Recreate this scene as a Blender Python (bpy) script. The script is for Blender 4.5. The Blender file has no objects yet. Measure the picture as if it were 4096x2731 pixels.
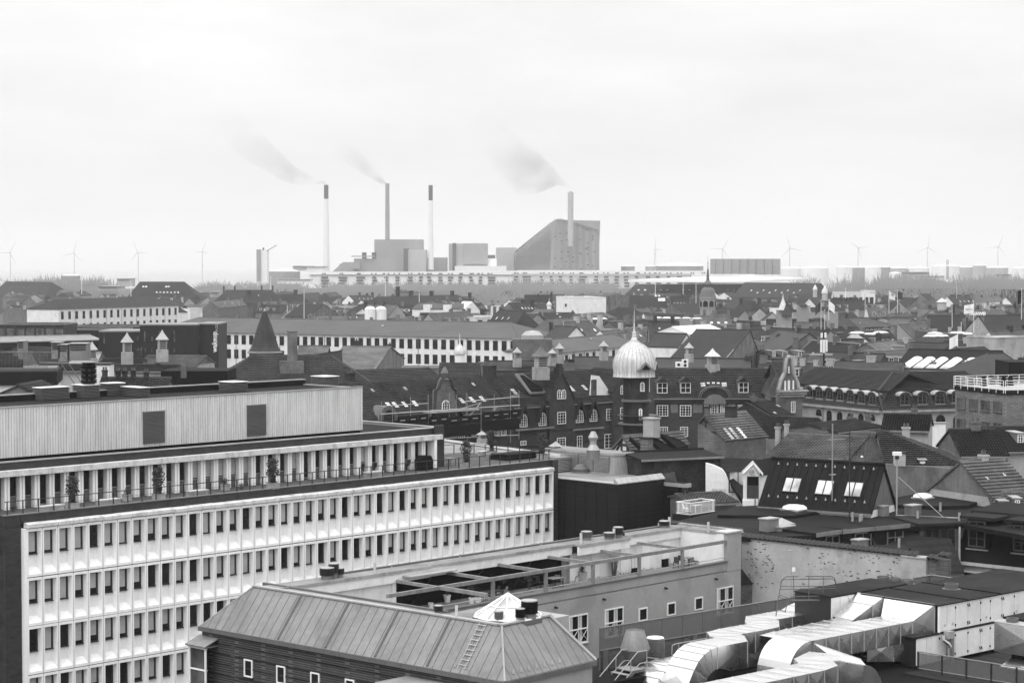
import bpy,math,random
from math import sin,cos,pi,radians as R,atan2,hypot,ceil
from mathutils import Vector as V,Matrix
sc = bpy.context.scene
COL = sc.collection
# ---------------------------------------------------------------- camera, sky, sun, exposure
H,F,HY = 36.0,7964.0,1067.0
TH = math.atan((1365.5 - HY) / F)
_cd = bpy.data.cameras.new("camera"); cam = bpy.data.objects.new("camera",_cd); COL.objects.link(cam); sc.camera = cam
_cd.lens = 70; _cd.sensor_width = 36; _cd.clip_start = 1; _cd.clip_end = 60000
cam.location = (0,0,H); cam.rotation_euler = (pi/2 - TH,0,0)
wd = bpy.data.worlds.new("World"); sc.world = wd; wd.use_nodes = True
def _world():
 nt = wd.node_tree; N = nt.nodes; L = nt.links; bg = N['Background']
 sky = N.new('ShaderNodeTexSky'); sky.sky_type = 'NISHITA'; sky.sun_disc = False
 sky.sun_elevation = R(52); sky.sun_rotation = R(215); sky.dust_density = 6
 bw = N.new('ShaderNodeRGBToBW'); L.new(sky.outputs[0],bw.inputs[0])
 tc = N.new('ShaderNodeTexCoord'); sep = N.new('ShaderNodeSeparateXYZ'); L.new(tc.outputs['Generated'],sep.inputs[0])
 mp = N.new('ShaderNodeMapping'); mp.inputs['Scale'].default_value = (1.2,1.2,5); L.new(tc.outputs['Generated'],mp.inputs[0])
 no = N.new('ShaderNodeTexNoise'); no.inputs['Scale'].default_value = 4.5; no.inputs['Detail'].default_value = 6
 no.inputs['Roughness'].default_value = .55; L.new(mp.outputs[0],no.inputs[0])
 def mr(src,a,b,c,d):
  m = N.new('ShaderNodeMapRange')
  for i,x in enumerate((a,b,c,d)): m.inputs[i+1].default_value = x
  L.new(src,m.inputs[0]); return m.outputs[0]
 cl = mr(sep.outputs[2],0,1,0,1); pw = N.new('ShaderNodeMath'); pw.operation = 'POWER'; pw.inputs[1].default_value = 1.35; L.new(cl,pw.inputs[0])
 g = mr(pw.outputs[0],0,1,7.1,21.5)            # an even overcast: pale at the horizon, brighter overhead as such skies are
 n = mr(no.outputs[0],.32,.66,.88,1.04)
 mu = N.new('ShaderNodeMath'); mu.operation = 'MULTIPLY'; L.new(g,mu.inputs[0]); L.new(n,mu.inputs[1])
 mx = N.new('ShaderNodeMix'); mx.data_type = 'RGBA'; mx.inputs[0].default_value = .92
 L.new(bw.outputs[0],mx.inputs[6]); L.new(mu.outputs[0],mx.inputs[7]); L.new(mx.outputs[2],bg.inputs[0])
 bg.inputs[1].default_value = .1
_world()
_s = bpy.data.lights.new("sun",'SUN'); _s.energy = .9; _s.angle = R(35); sun = bpy.data.objects.new("sun",_s); COL.objects.link(sun)
sun.rotation_euler = (R(38),0,R(-35))
sc.view_settings.view_transform = 'Standard'; sc.view_settings.look = 'None'; sc.view_settings.gamma = 1
sc.view_settings.use_curve_mapping = False; sc.view_settings.exposure = .4; sc.cycles.volume_step_rate = .12; sc.cycles.volume_max_steps = 512
sc.cycles.max_bounces = 6; sc.cycles.volume_bounces = 4; sc.cycles.transparent_max_bounces = 12; sc.cycles.use_denoising = True
# ---------------------------------------------------------------- measuring helpers: photograph pixel -> place
def ray(px,py):
 a = (px - 2048) / F; b = -(py - 1365.5) / F
 dy = cos(TH) + b * sin(TH)
 return a / dy,(-sin(TH) + b * cos(TH)) / dy
def P(px,py,d): a,b = ray(px,py); return V((a*d,d,H + b*d))
def onz(px,py,z):
 a,b = ray(px,py); d = (z - H) / b; return V((a*d,d,z))
def zat(py,d,px=2048): return H + ray(px,py)[1] * d
def pxw(n,d): return n * d / F                      # metres that n pixels span at distance d
class Fr:
 """a building's own frame: x along its front, y into its depth, z up"""
 def __init__(s,O,ang):
  s.O = V((O[0],O[1],O[2] if len(O) > 2 else 0)); s.a = ang
  s.u = V((cos(ang),sin(ang),0)); s.v = V((-sin(ang),cos(ang),0))
 def w(s,x,y,z): return s.O + s.u*x + s.v*y + V((0,0,z))
 def xz(s,px,py,y=0):
  a,b = ray(px,py); d = V((a,1,b)); o = s.O + s.v*y - V((0,0,H))
  t = (o.x*s.v.x + o.y*s.v.y) / (d.x*s.v.x + d.y*s.v.y)
  p = V((0,0,H)) + d*t - s.O; return p.dot(s.u),p.z
 def xy(s,px,py,z):
  p = onz(px,py,z + s.O.z) - s.O; return p.dot(s.u),p.dot(s.v)
 def sub(s,x,y,z,da=0): return Fr(s.w(x,y,z),s.a + da)
W0 = Fr((0,0,0),0)
# ---------------------------------------------------------------- materials
MATS = {}
def newmat(name):
 m = bpy.data.materials.new(name); m.use_nodes = True; MATS[name] = m
 return m,m.node_tree.nodes,m.node_tree.links,m.node_tree.nodes['Principled BSDF']
def mat(name,c,rough=.85,var=.25,scale=.7,fine=None,metal=0,spec=.3,bump=0,streak=0,rows=None,brick=None,stretch=(1,1,1),stain=None):
 """grey c with mottling var; streak = vertical rain streaks; rows=(period m, dark) tile courses; brick=(w,h,mortar grey)"""
 if name in MATS: return MATS[name]
 m,N,L,b = newmat(name)
 b.inputs['Roughness'].default_value = rough; b.inputs['Metallic'].default_value = metal
 b.inputs['Specular IOR Level'].default_value = spec
 geo = N.new('ShaderNodeNewGeometry')
 def mp(sx,sy,sz):
  k = N.new('ShaderNodeMapping'); k.inputs['Scale'].default_value = (sx,sy,sz); L.new(geo.outputs['Position'],k.inputs[0]); return k.outputs[0]
 def noise(vec,s,det=4):
  k = N.new('ShaderNodeTexNoise'); k.inputs['Scale'].default_value = s; k.inputs['Detail'].default_value = det
  k.inputs['Roughness'].default_value = .6; L.new(vec,k.inputs[0]); return k.outputs[0]
 def rng(src,a,bb,c0,d0):
  k = N.new('ShaderNodeMapRange')
  for i,x in enumerate((a,bb,c0,d0)): k.inputs[i+1].default_value = x
  L.new(src,k.inputs[0]); return k.outputs[0]
 def mul(a,bb,op='MULTIPLY'):
  k = N.new('ShaderNodeMath'); k.operation = op
  for i,x in enumerate((a,bb)):
   if isinstance(x,(int,float)): k.inputs[i].default_value = x
   else: L.new(x,k.inputs[i])
  return k.outputs[0]
 f = rng(noise(mp(*stretch),scale),.3,.7,1-var,1+var)
 f = mul(f,rng(noise(mp(1,1,1),(fine or scale*9)),.3,.7,1-var*.6,1+var*.6))
 if streak: f = mul(f,rng(noise(mp(3.5,3.5,.22),1,3),.42,.68,1,1-streak))
 if stain: f = mul(f,rng(noise(mp(1,1,.6),stain[0],5),stain[2] if len(stain) > 2 else .52,.62,1,1-stain[1]))
 if rows:
  sp = N.new('ShaderNodeSeparateXYZ'); L.new(geo.outputs['Position'],sp.inputs[0])
  w = mul(mul(sp.outputs[2],2*pi/rows[0]),0,'ADD'); s_ = mul(w,0,'SINE')
  f = mul(f,rng(s_,-.4,.9,1,1-rows[1]))
  if len(rows) > 2:
   s2 = mul(mul(mul(sp.outputs[0],sp.outputs[1],'ADD'),2*pi/rows[2]),0,'SINE')
   f = mul(f,rng(s2,-.2,1,1,1-rows[1]*.7))
 col = mul(f,c)
 if brick:
  sp = N.new('ShaderNodeSeparateXYZ'); L.new(geo.outputs['Position'],sp.inputs[0])
  cb = N.new('ShaderNodeCombineXYZ'); L.new(mul(sp.outputs[0],mul(sp.outputs[1],brick[3] if len(brick) > 3 else 1),'ADD'),cb.inputs[0]); L.new(sp.outputs[2],cb.inputs[1])
  bt = N.new('ShaderNodeTexBrick'); L.new(cb.outputs[0],bt.inputs[0]); bt.inputs['Scale'].default_value = 1
  bt.inputs['Brick Width'].default_value = brick[0]; bt.inputs['Row Height'].default_value = brick[1]
  bt.inputs['Mortar Size'].default_value = brick[1]*.13
  bt.inputs['Color1'].default_value = (.8,.8,.8,1); bt.inputs['Color2'].default_value = (1.25,1.25,1.25,1)
  q = brick[2]/c; bt.inputs['Mortar'].default_value = (q,q,q,1)
  col = mul(col,bt.outputs[0])
 cc = N.new('ShaderNodeCombineColor')
 for i in range(3): L.new(col,cc.inputs[i])
 L.new(cc.outputs[0],b.inputs['Base Color'])
 if bump:
  bp = N.new('ShaderNodeBump'); bp.inputs['Strength'].default_value = bump; bp.inputs['Distance'].default_value = .05
  L.new(f,bp.inputs['Height']); L.new(bp.outputs[0],b.inputs['Normal'])
 return m
mat('panel_white',.88,var=.04,scale=.5,streak=.07)
mat('coping_stone',.60,var=.16,scale=1.2,fine=7,stain=(1.5,.25))
mat('dark_stone',.032,rough=.5,var=.35,scale=1.5,stretch=(1,1,2.5))
mat('corrugated',.66,var=.07,scale=.4,streak=.22,rough=.5)
mat('louvre_grey',.11,rough=.5,var=.1)
mat('bitumen',.011,spec=.08,var=.3,scale=.3,fine=3,rough=.75)
mat('bitumen_grey',.022,spec=.08,var=.3,scale=.25,fine=3,stain=(.25,.3))
mat('gravel',.2,var=.3,scale=.4,fine=6)
mat('terrace_deck',.06,var=.25,scale=.8)
mat('black_tile',.01,rough=.6,var=.25,scale=.6,spec=.2)
mat('black',.006,rough=.8,var=.2,spec=.1)
mat('soot',.015,var=.4,scale=2)
mat('concrete',.32,var=.2,scale=.7,stain=(.6,.25))
mat('concrete_pale',.5,var=.12,scale=.6,stain=(.8,.18))
mat('render_grey',.33,var=.12,scale=.25,fine=8,stain=(.3,.15))
mat('plaster_grey',.16,var=.22,scale=.35,stain=(.35,.35),streak=.2)
mat('plaster_pale',.36,var=.15,scale=.4,stain=(.5,.2))
mat('plaster_rough',.42,var=.14,scale=.35,fine=5,stain=(.18,.32,.56))
mat('plaster_white',.72,var=.08,scale=.5,stain=(.8,.12))
mat('white_paint',.8,var=.04,rough=.5)
mat('zinc',.22,rough=.5,var=.14,scale=.5,metal=.25,stain=(.4,.16),streak=.12)
mat('zinc_pale',.36,rough=.45,var=.12,scale=.5,metal=.2,stain=(.5,.15))
mat('copper_pale',.6,rough=.5,var=.12,scale=.6,metal=.1,streak=.3)
mat('steel',.35,rough=.35,metal=.6,var=.08)
mat('steel_dark',.025,rough=.45,var=.1)
mat('tile_red',.036,var=.38,scale=.35,fine=3.2,rough=.8)
mat('tile_old',.028,var=.5,scale=.6,fine=3.2,stain=(.35,.35))
mat('tile_dark',.013,var=.42,scale=.4,fine=3.4,rough=.55)
mat('tile_grey',.088,var=.45,scale=.35,fine=3.2)
mat('tile_bed',.01,var=.2)
mat('far_tile',.022,var=.3,scale=.25,fine=1.5,rows=(.5,.35),rough=.9)
mat('far_tile_grey',.08,var=.3,scale=.25,fine=1.5,rows=(.6,.3),rough=.9)
mat('far_tile_dark',.012,var=.3,scale=.25,fine=1.5,rough=.9)
mat('white_wing_tile',.105,var=.12,scale=.12,fine=2,rows=(.34,.3,.6),rough=.9)
mat('brick_dark',.03,var=.25,scale=.4,brick=(.46,.14,.1))
mat('brick_red',.032,var=.3,scale=.4,brick=(.5,.16,.05))
mat('brick_sooty',.016,var=.6,scale=.5,brick=(.5,.16,.05),stain=(.4,.5))
mat('brick_mid',.1,var=.28,scale=.35,brick=(.5,.16,.14))
mat('brick_tan',.17,var=.15,scale=.4,brick=(.8,.26,.08))
mat('timber',.035,var=.2)
mat('timber_grey',.22,var=.2,scale=1.5,streak=.2)
mat('blind',.4,var=.12,scale=1)
mat('curtain',.5,var=.15,scale=2,stretch=(5,5,.3))
mat('foliage',.06,var=.5,scale=2)
mat('foliage_grey',.1,var=.4,scale=2)
mat('bark',.07,var=.3)
mat('grass_ground',.07,var=.4,scale=.02)
mat('asphalt',.05,var=.3,scale=.05)
mat('water',.10,rough=.12,var=.15,scale=.01,spec=.5)
mat('far_grey',.27,var=.1,scale=.03)
mat('far_light',.42,var=.08,scale=.03,streak=.1)
mat('far_white',.78,var=.06,scale=.03)
mat('far_dark',.05,var=.2,scale=.03)
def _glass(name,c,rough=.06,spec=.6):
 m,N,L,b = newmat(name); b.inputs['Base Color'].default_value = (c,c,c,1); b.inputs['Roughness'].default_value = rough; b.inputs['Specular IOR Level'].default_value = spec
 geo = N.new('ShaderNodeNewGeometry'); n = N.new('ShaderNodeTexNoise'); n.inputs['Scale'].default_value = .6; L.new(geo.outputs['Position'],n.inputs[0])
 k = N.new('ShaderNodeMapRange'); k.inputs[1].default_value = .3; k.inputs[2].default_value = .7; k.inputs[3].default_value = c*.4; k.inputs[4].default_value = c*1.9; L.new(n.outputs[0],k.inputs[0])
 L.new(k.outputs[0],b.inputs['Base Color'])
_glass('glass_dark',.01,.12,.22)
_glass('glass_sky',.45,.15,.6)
_glass('glass_mid',.07,.1,.6)
def _duct():
 m,N,L,b = newmat('duct_metal'); b.inputs['Metallic'].default_value = 1; b.inputs['Base Color'].default_value = (.72,.72,.72,1)
 geo = N.new('ShaderNodeNewGeometry'); n = N.new('ShaderNodeTexNoise'); n.inputs['Scale'].default_value = 1.1; n.inputs['Detail'].default_value = 3; L.new(geo.outputs['Position'],n.inputs[0])
 k = N.new('ShaderNodeMapRange'); k.inputs[3].default_value = .2; k.inputs[4].default_value = .38; L.new(n.outputs[0],k.inputs[0]); L.new(k.outputs[0],b.inputs['Roughness'])
 bp = N.new('ShaderNodeBump'); bp.inputs['Strength'].default_value = .12; bp.inputs['Distance'].default_value = .05; L.new(n.outputs[0],bp.inputs['Height']); L.new(bp.outputs[0],b.inputs['Normal'])
_duct()
# ---------------------------------------------------------------- mesh building
class MB:
 def __init__(s,fr=None): s.v = []; s.f = []; s.m = []; s.fr = fr or W0; s.k = 0; s.smooth = []
 def p(s,q): s.v.append(tuple(s.fr.w(*q))); return len(s.v) - 1
 def face(s,pts,k=None):
  s.f.append([s.p(q) for q in pts]); s.m.append(s.k if k is None else k); return s
 def box(s,x0,x1,y0,y1,z0,z1,k=None):
  if x1 < x0: x0,x1 = x1,x0
  if y1 < y0: y0,y1 = y1,y0
  i = [s.p((x,y,z)) for z in (z0,z1) for x,y in ((x0,y0),(x1,y0),(x1,y1),(x0,y1))]
  for q in ((3,2,1,0),(4,5,6,7),(0,1,5,4),(1,2,6,5),(2,3,7,6),(3,0,4,7)):
   s.f.append([i[j] for j in q]); s.m.append(s.k if k is None else k)
  return s
 def prism(s,pts,dz,k=None,d=None):
  """closed outline pts (3-D, local) swept by vector d (default up by dz)"""
  d = d or (0,0,dz); n = len(pts)
  a = [s.p(q) for q in pts]; b = [s.p((q[0]+d[0],q[1]+d[1],q[2]+d[2])) for q in pts]; kk = s.k if k is None else k
  s.f.append(a[::-1]); s.f.append(b); s.m += [kk,kk]
  for i in range(n): s.f.append([a[i],a[(i+1) % n],b[(i+1) % n],b[i]]); s.m.append(kk)
  return s
 def tube(s,a,b,r,n=6,r2=None,k=None,cap=True):
  a,b = V(a),V(b); d = (b - a)
  if d.length < 1e-6: return s
  d.normalize(); up = V((0,0,1)) if abs(d.z) < .9 else V((1,0,0)); e = d.cross(up).normalized(); g = d.cross(e); r2 = r if r2 is None else r2
  A = [s.p(a + (e*cos(2*pi*i/n) + g*sin(2*pi*i/n))*r) for i in range(n)]
  B = [s.p(b + (e*cos(2*pi*i/n) + g*sin(2*pi*i/n))*r2) for i in range(n)]; kk = s.k if k is None else k
  for i in range(n): s.f.append([A[i],A[(i+1) % n],B[(i+1) % n],B[i]]); s.m.append(kk)
  if cap: s.f.append(A[::-1]); s.f.append(B); s.m += [kk,kk]
  return s
 def lathe(s,c,prof,n=12,k=None,ph=0):
  """prof [(r,z)...] from bottom to top about vertical axis through c"""
  rings = []; kk = s.k if k is None else k
  for r,z in prof:
   rings.append([s.p((c[0],c[1],c[2]+z))] if r < 1e-4 else [s.p((c[0]+r*cos(2*pi*i/n+ph),c[1]+r*sin(2*pi*i/n+ph),c[2]+z)) for i in range(n)])
  for A,B in zip(rings,rings[1:]):
   for i in range(n):
    j = (i+1) % n
    q = [A[i % len(A)],A[j % len(A)],B[j % len(B)],B[i % len(B)]]
    q = [x for t,x in enumerate(q) if x not in q[:t]]
    if len(q) > 2: s.f.append(q); s.m.append(kk)
  for ring,rev in ((rings[0],1),(rings[-1],0)):
   if len(ring) > 2: s.f.append(ring[::-1] if rev else ring); s.m.append(kk)
  return s
 def mesh(s,name,mats,smooth=False):
  me = bpy.data.meshes.new(name); me.from_pydata(s.v,[],s.f)
  for m in (mats if isinstance(mats,(list,tuple)) else [mats]): me.materials.append(MATS[m])
  if any(s.m): me.polygons.foreach_set('material_index',s.m)
  if smooth:
   me.polygons.foreach_set('use_smooth',[True]*len(s.f))
   try: me.set_sharp_from_angle(angle=R(40))
   except Exception: pass
  me.update(); return me
 def build(s,name,mats,parent=None,smooth=False,**kw):
  return link(s.mesh(name,mats,smooth),name,parent,**kw)
def link(me,name,parent=None,loc=None,rot=None,scale=None,kind=None,label=None):
 o = bpy.data.objects.new(name,me); COL.objects.link(o)
 if loc is not None: o.location = loc
 if rot is not None: o.rotation_euler = (0,0,rot) if isinstance(rot,(int,float)) else rot
 if scale is not None: o.scale = scale
 if parent is not None:
  o.parent = parent; o.matrix_parent_inverse = PINV[parent.name]
 PINV[o.name] = PINV[parent.name] if parent is not None else None
 if parent is not None and (loc is not None or rot is not None or scale is not None): pass
 if o.type == 'MESH' or parent is not None:
  # children of this object are also given in world coordinates
  mw = Matrix.LocRotScale(o.location,o.rotation_euler,o.scale)
  PINV[o.name] = mw.inverted()
 if kind: o['kind'] = kind
 if label: o['label'] = label
 return o
PINV = {}
def thing(name,label,cat,loc=(0,0,0),group=None,rot=0):
 o = bpy.data.objects.new(name,None); COL.objects.link(o); o.location = loc; o.rotation_euler = (0,0,rot); o.empty_display_size = .5
 PINV[o.name] = Matrix.LocRotScale(o.location,o.rotation_euler,None).inverted()
 return tag(o,label,cat,group)
def tag(o,label,cat,group=None):
 o['label'] = label; o['category'] = cat
 if group: o['group'] = group
 return o
def struct(o,kind='structure'): o['kind'] = kind; return o
def clone(src,loc,rot=0,scale=1,label=None,group=None):
 """a copy of a thing with its parts and sub-parts, all mesh data shared"""
 def cp(o,par):
  c = o.copy(); COL.objects.link(c)
  if par is not None: c.parent = par
  for ch in o.children: cp(ch,c)
  return c
 r = cp(src,None); r.location = loc; r.rotation_euler = (0,0,rot); r.scale = (scale,)*3
 if label: r['label'] = label
 if group: r['group'] = group
 return r
CACHE = {}
def cached(key,fn):
 if key not in CACHE: CACHE[key] = fn()
 return CACHE[key]
# ---- windows: one part 'window' (frame and bars) with sub-part 'pane'
def win_mesh(w,h,nx,nz,t,style,fm):
 def mk():
  b = MB(); d = .06
  b.box(0,t,-d,.02,0,h); b.box(w-t,w,-d,.02,0,h); b.box(t,w-t,-d,.02,0,t); b.box(t,w-t,-d,.02,h-t,h)
  for i in range(1,nx):
   x = w*i/nx; tt = t*(.75 if (nx % 2 == 0 and i == nx//2) or nx <= 2 else .38); b.box(x-tt/2,x+tt/2,-d*.8,.01,t,h-t)
  for j in range(1,nz):
   z = h*j/nz; tt = t*(.7 if j == nz-1 and nz <= 3 else .38); b.box(t,w-t,-d*.7,.005,z-tt/2,z+tt/2)
  if style == 'sill': b.box(-.06,w+.06,-.16,-.0,-.09,0)
  if style == 'arch':
   pass
  return b.mesh('window',fm)
 return cached(('w',round(w,2),round(h,2),nx,nz,t,style,fm),mk)
def window(par,fr,x,z,w,h,nx=2,nz=3,t=.07,y=0,style='',fm='white_paint',glass='glass_dark',pane=True,name='window'):
 me = win_mesh(w,h,nx,nz,t,style,fm)
 o = link(me,name,par,loc=fr.w(x,y-.02,z),rot=fr.a)
 if pane:
  pm = cached(('p',round(w,2),round(h,2),glass),lambda: MB().box(.02,w-.02,-.012,.03,.02,h-.02).mesh('pane',glass))
  link(pm,'pane',o,loc=fr.w(x,y-.02,z),rot=fr.a)
 return o
def archwin(par,fr,x,z,w,h,nx=2,nz=4,t=.07,y=0,fm='white_paint',glass='glass_dark'):
 def mk():
  b = MB(); r = w/2; zb = h-r; n = 8; d = .07
  b.box(0,t,-d,.02,0,zb); b.box(w-t,w,-d,.02,0,zb); b.box(t,w-t,-d,.02,0,t)
  for i in range(n):
   a0,a1 = pi*i/n,pi*(i+1)/n
   q = [(r+r*cos(a0),0,zb+r*sin(a0)),(r+r*cos(a1),0,zb+r*sin(a1)),(r+(r-t)*cos(a1),0,zb+(r-t)*sin(a1)),(r+(r-t)*cos(a0),0,zb+(r-t)*sin(a0))]
   b.prism([(p_[0],-d,p_[2]) for p_ in q],0,d=(0,d+.02,0))
  for i in range(1,nx):
   X = w*i/nx; tt = t*(.8 if i*2 == nx else .4); hh = zb+math.sqrt(max(0,r*r-(X-r)**2))-t*.5; b.box(X-tt/2,X+tt/2,-d*.8,.01,t,hh)
  for j in range(1,nz):
   Z = h*j/nz; xx = 0 if Z < zb else r-math.sqrt(max(0,r*r-(Z-zb)**2)); b.box(xx+t*.5,w-xx-t*.5,-d*.7,.005,Z-.02,Z+.02)
  return b.mesh('window',fm)
 def mp():
  r = w/2-.02; pts = [(.02,-.01,.02),(w-.02,-.01,.02)]+[(w/2+r*cos(pi*i/8),-.01,h-w/2+r*sin(pi*i/8)) for i in range(9)]
  return MB().prism(pts,0,d=(0,.04,0)).mesh('pane',glass)
 o = link(cached(('aw',round(w,2),round(h,2),nx,nz,t,fm),mk),'window',par,loc=fr.w(x,y-.02,z),rot=fr.a)
 link(cached(('ap',round(w,2),round(h,2),glass),mp),'pane',o,loc=fr.w(x,y-.02,z),rot=fr.a)
 return o
# ---- clay tile roof: real courses and rolls on a planar polygon
def plane_axes(pts):
 """axes of a sloped roof plane: s level, t up the slope"""
 n = (pts[1]-pts[0]).cross(pts[2]-pts[0]).normalized()
 if n.z < 0: n = -n
 s = V((0,0,1)).cross(n)
 s = V((1,0,0)) if s.length < 1e-4 else s.normalized()
 t = n.cross(s)
 return s,t,n
def tiles(mb,pts,tw=.24,th=.36,lift=.13,roll=.09,rnd=None):
 """pts: world corners of a convex planar polygon (mb frame must be the world)"""
 pts = [V(p_) for p_ in pts]; s,t,n = plane_axes(pts); o = min(pts,key=lambda p_: p_.dot(t))
 q = [((p_-o).dot(s),(p_-o).dot(t)) for p_ in pts]; T = max(b for a,b in q)
 rows = max(1,int(round(T/th))); th = T/rows; rnd = rnd or random.Random(int(abs(o.x)*10+o.y))
 def span(tt):
  xs = []
  for (a,b),(c,d) in zip(q,q[1:]+q[:1]):
   if (b-tt)*(d-tt) <= 0 and abs(b-d) > 1e-9: xs.append(a+(c-a)*(tt-b)/(d-b))
  return (min(xs),max(xs)) if len(xs) > 1 else None
 for r in range(rows):
  t0,t1 = r*th,(r+1)*th; sp = span((t0+t1)/2)
  if not sp or sp[1]-sp[0] < tw: continue
  x0,x1 = sp; nn = max(1,int(round((x1-x0)/tw))); w = (x1-x0)/nn
  prev = None
  for i in range(nn*2+1):
   x = x0+i*w/2; h = roll if i % 2 else 0
   j = rnd.uniform(-.008,.008)
   a = o+s*x+t*(t0-.03)+n*(lift+h+j); b = o+s*x+t*t1+n*(h*.8+.008); c = o+s*x+t*(t0-.03)+n*(-.01)
   mb.v += [tuple(a),tuple(b),tuple(c)]; k = len(mb.v)-3
   if prev is not None:
    mb.f.append([prev,k,k+1,prev+1]); mb.m.append(0)
    mb.f.append([prev+2,k+2,k,prev]); mb.m.append(0)
   prev = k
 return mb
def slab(mb,pts,th=.15):
 """a solid sheet under a roof polygon"""
 pts = [V(p_) for p_ in pts]; s,t,n = plane_axes(pts)
 a = [p_-n*th for p_ in pts]
 # order counter-clockwise seen from above
 ar = sum((p_.x*r.y-r.x*p_.y) for p_,r in zip(pts,pts[1:]+pts[:1]))
 if ar < 0: pts = pts[::-1]; a = a[::-1]
 i = len(mb.v); m = len(pts); mb.v += [tuple(p_) for p_ in pts]+[tuple(p_) for p_ in a]
 mb.f.append(list(range(i,i+m))); mb.f.append(list(range(i+2*m-1,i+m-1,-1))); mb.m += [mb.k]*2
 for j in range(m): mb.f.append([i+j,i+m+j,i+m+(j+1) % m,i+(j+1) % m]); mb.m.append(mb.k)
 return mb
def ridge(par,a,b,r=.16,m='tile_old',name='ridge'):
 return MB().tube(a,b,r,6).build(name,m,par)
rnd = random.Random(7)
# ================================================================ small things used in several places
def leafmesh(name,shape,n,size,seed,m='foliage',h=1.0,r=.4):
 """many small leaf faces through a volume"""
 def mk():
  q = random.Random(seed); b = MB()
  for i in range(n):
   if shape == 'ball':
    a = q.uniform(0,2*pi); z = q.uniform(-1,1); k = (1-z*z)**.5; rr = r*(q.random()**.4)*(1+.12*sin(3*a+seed))
    c = V((rr*k*cos(a),rr*k*sin(a),rr*z+r))
   elif shape == 'cone':
    t = q.random()**1.3; a = q.uniform(0,2*pi); rr = r*(1-t)**.6*(q.random()**.5)*(.35+.65*min(1,t*4)); c = V((rr*cos(a),rr*sin(a),t*h))
   else:
    t = q.random(); a = q.uniform(0,2*pi); rr = r*(.45+.55*abs(sin(t*7+seed*1.7+a)))*(q.random()**.5)*(1.15 if t > .3 else .5)*(1-.5*max(0,t-.8)*4); c = V((rr*cos(a),rr*sin(a),t*h))
   d1 = V((q.uniform(-1,1),q.uniform(-1,1),q.uniform(-.6,1))).normalized()*size*q.uniform(.6,1.3); d2 = d1.cross(V((q.uniform(-1,1),q.uniform(-1,1),q.uniform(-1,1)))).normalized()*size*.35
   k = len(b.v); b.v += [tuple(c-d1),tuple(c+d2),tuple(c+d1),tuple(c-d2)]; b.f.append([k,k+1,k+2,k+3]); b.m.append(0)
  return b.mesh(name,m)
 return cached(('leaf',name,shape,n,size,seed,m,h,r),mk)
def stems(q,h,r,n=5,t=.015):
 b = MB()
 for i in range(n):
  a = q.uniform(0,2*pi); p0 = (0,0,0); p1 = (r*.4*cos(a),r*.4*sin(a),h*.5); p2 = (r*.8*cos(a+.4),r*.8*sin(a+.4),h*.9)
  b.tube(p0,p1,t,4,t*.7).tube(p1,p2,t*.7,4,t*.3)
 return b
def shrub(loc,h=1.3,r=.42,shape='tall',pot='planter',seed=1,label='',group=None,pw=.6,ph=.4,n=420,size=.07):
 """shrub in a container: container and plant are two things"""
 x,y,z = loc
 if pot:
  T = thing({'planter': 'planter','pot': 'flower_pot'}[pot],label.split('|')[0],'planter',loc,group and group[0])
  if pot == 'planter': MB(Fr(loc,OFF.a)).box(-pw/2,pw/2,-pw/2,pw/2,0,ph).box(-pw/2-.03,pw/2+.03,-pw/2-.03,pw/2+.03,ph-.08,ph).build('box','concrete',T)
  else: MB().lathe(loc,[(pw*.32,0),(pw*.5,ph),(pw*.46,ph),(pw*.44,ph-.05)],14).build('body','white_paint' if 'white' in label.split('|')[0] else 'concrete',T)
  MB(Fr(loc,OFF.a)).box(-pw*.3,pw*.3,-pw*.3,pw*.3,ph-.06,ph-.03).build('soil','soot',T)
  z += ph-.04
 if not h: return
 T = thing('shrub',label.split('|')[1 if pot else 0],'shrub',(x,y,z),group and group[-1])
 q = random.Random(seed)
 link(leafmesh('foliage',shape,n,size,seed,'foliage',h,r),'foliage',T,loc=(x,y,z+(.05 if shape != 'ball' else 0)))
 link(stems(q,h,r*.6).mesh('stem','bark'),'stem',T,loc=(x,y,z))
def chair(loc,rot,label,m='steel_dark',group=None,style='slat'):
 f = Fr(loc,rot); T = thing('chair',label,'chair',loc,group)
 MB(f).box(-.21,.21,-.2,.2,.43,.46).build('seat',m,T)
 b = MB(f).prism([(-.2,.2,.46),(.2,.2,.46),(.2,.3,.85),(-.2,.3,.85)],0,d=(0,.025,0)); b.build('backrest',m,T)
 for sx in (-.18,.18):
  for sy in (-.17,.18): MB(f).tube((sx,sy,.43),(sx*1.15,sy*1.2,0),.014,5).build('leg',m,T)
 return T
def table(loc,rot,label,w=1.6,d=.8,h=.73,m='timber_grey',leg='steel_dark',group=None):
 f = Fr(loc,rot); T = thing('table',label,'table',loc,group)
 MB(f).box(-w/2,w/2,-d/2,d/2,h-.04,h).build('tabletop',m,T)
 for sx in (-1,1):
  for sy in (-1,1): MB(f).box(sx*(w/2-.08)-.02,sx*(w/2-.08)+.02,sy*(d/2-.08)-.02,sy*(d/2-.08)+.02,0,h-.04).build('leg',leg,T)
 return T
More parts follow.
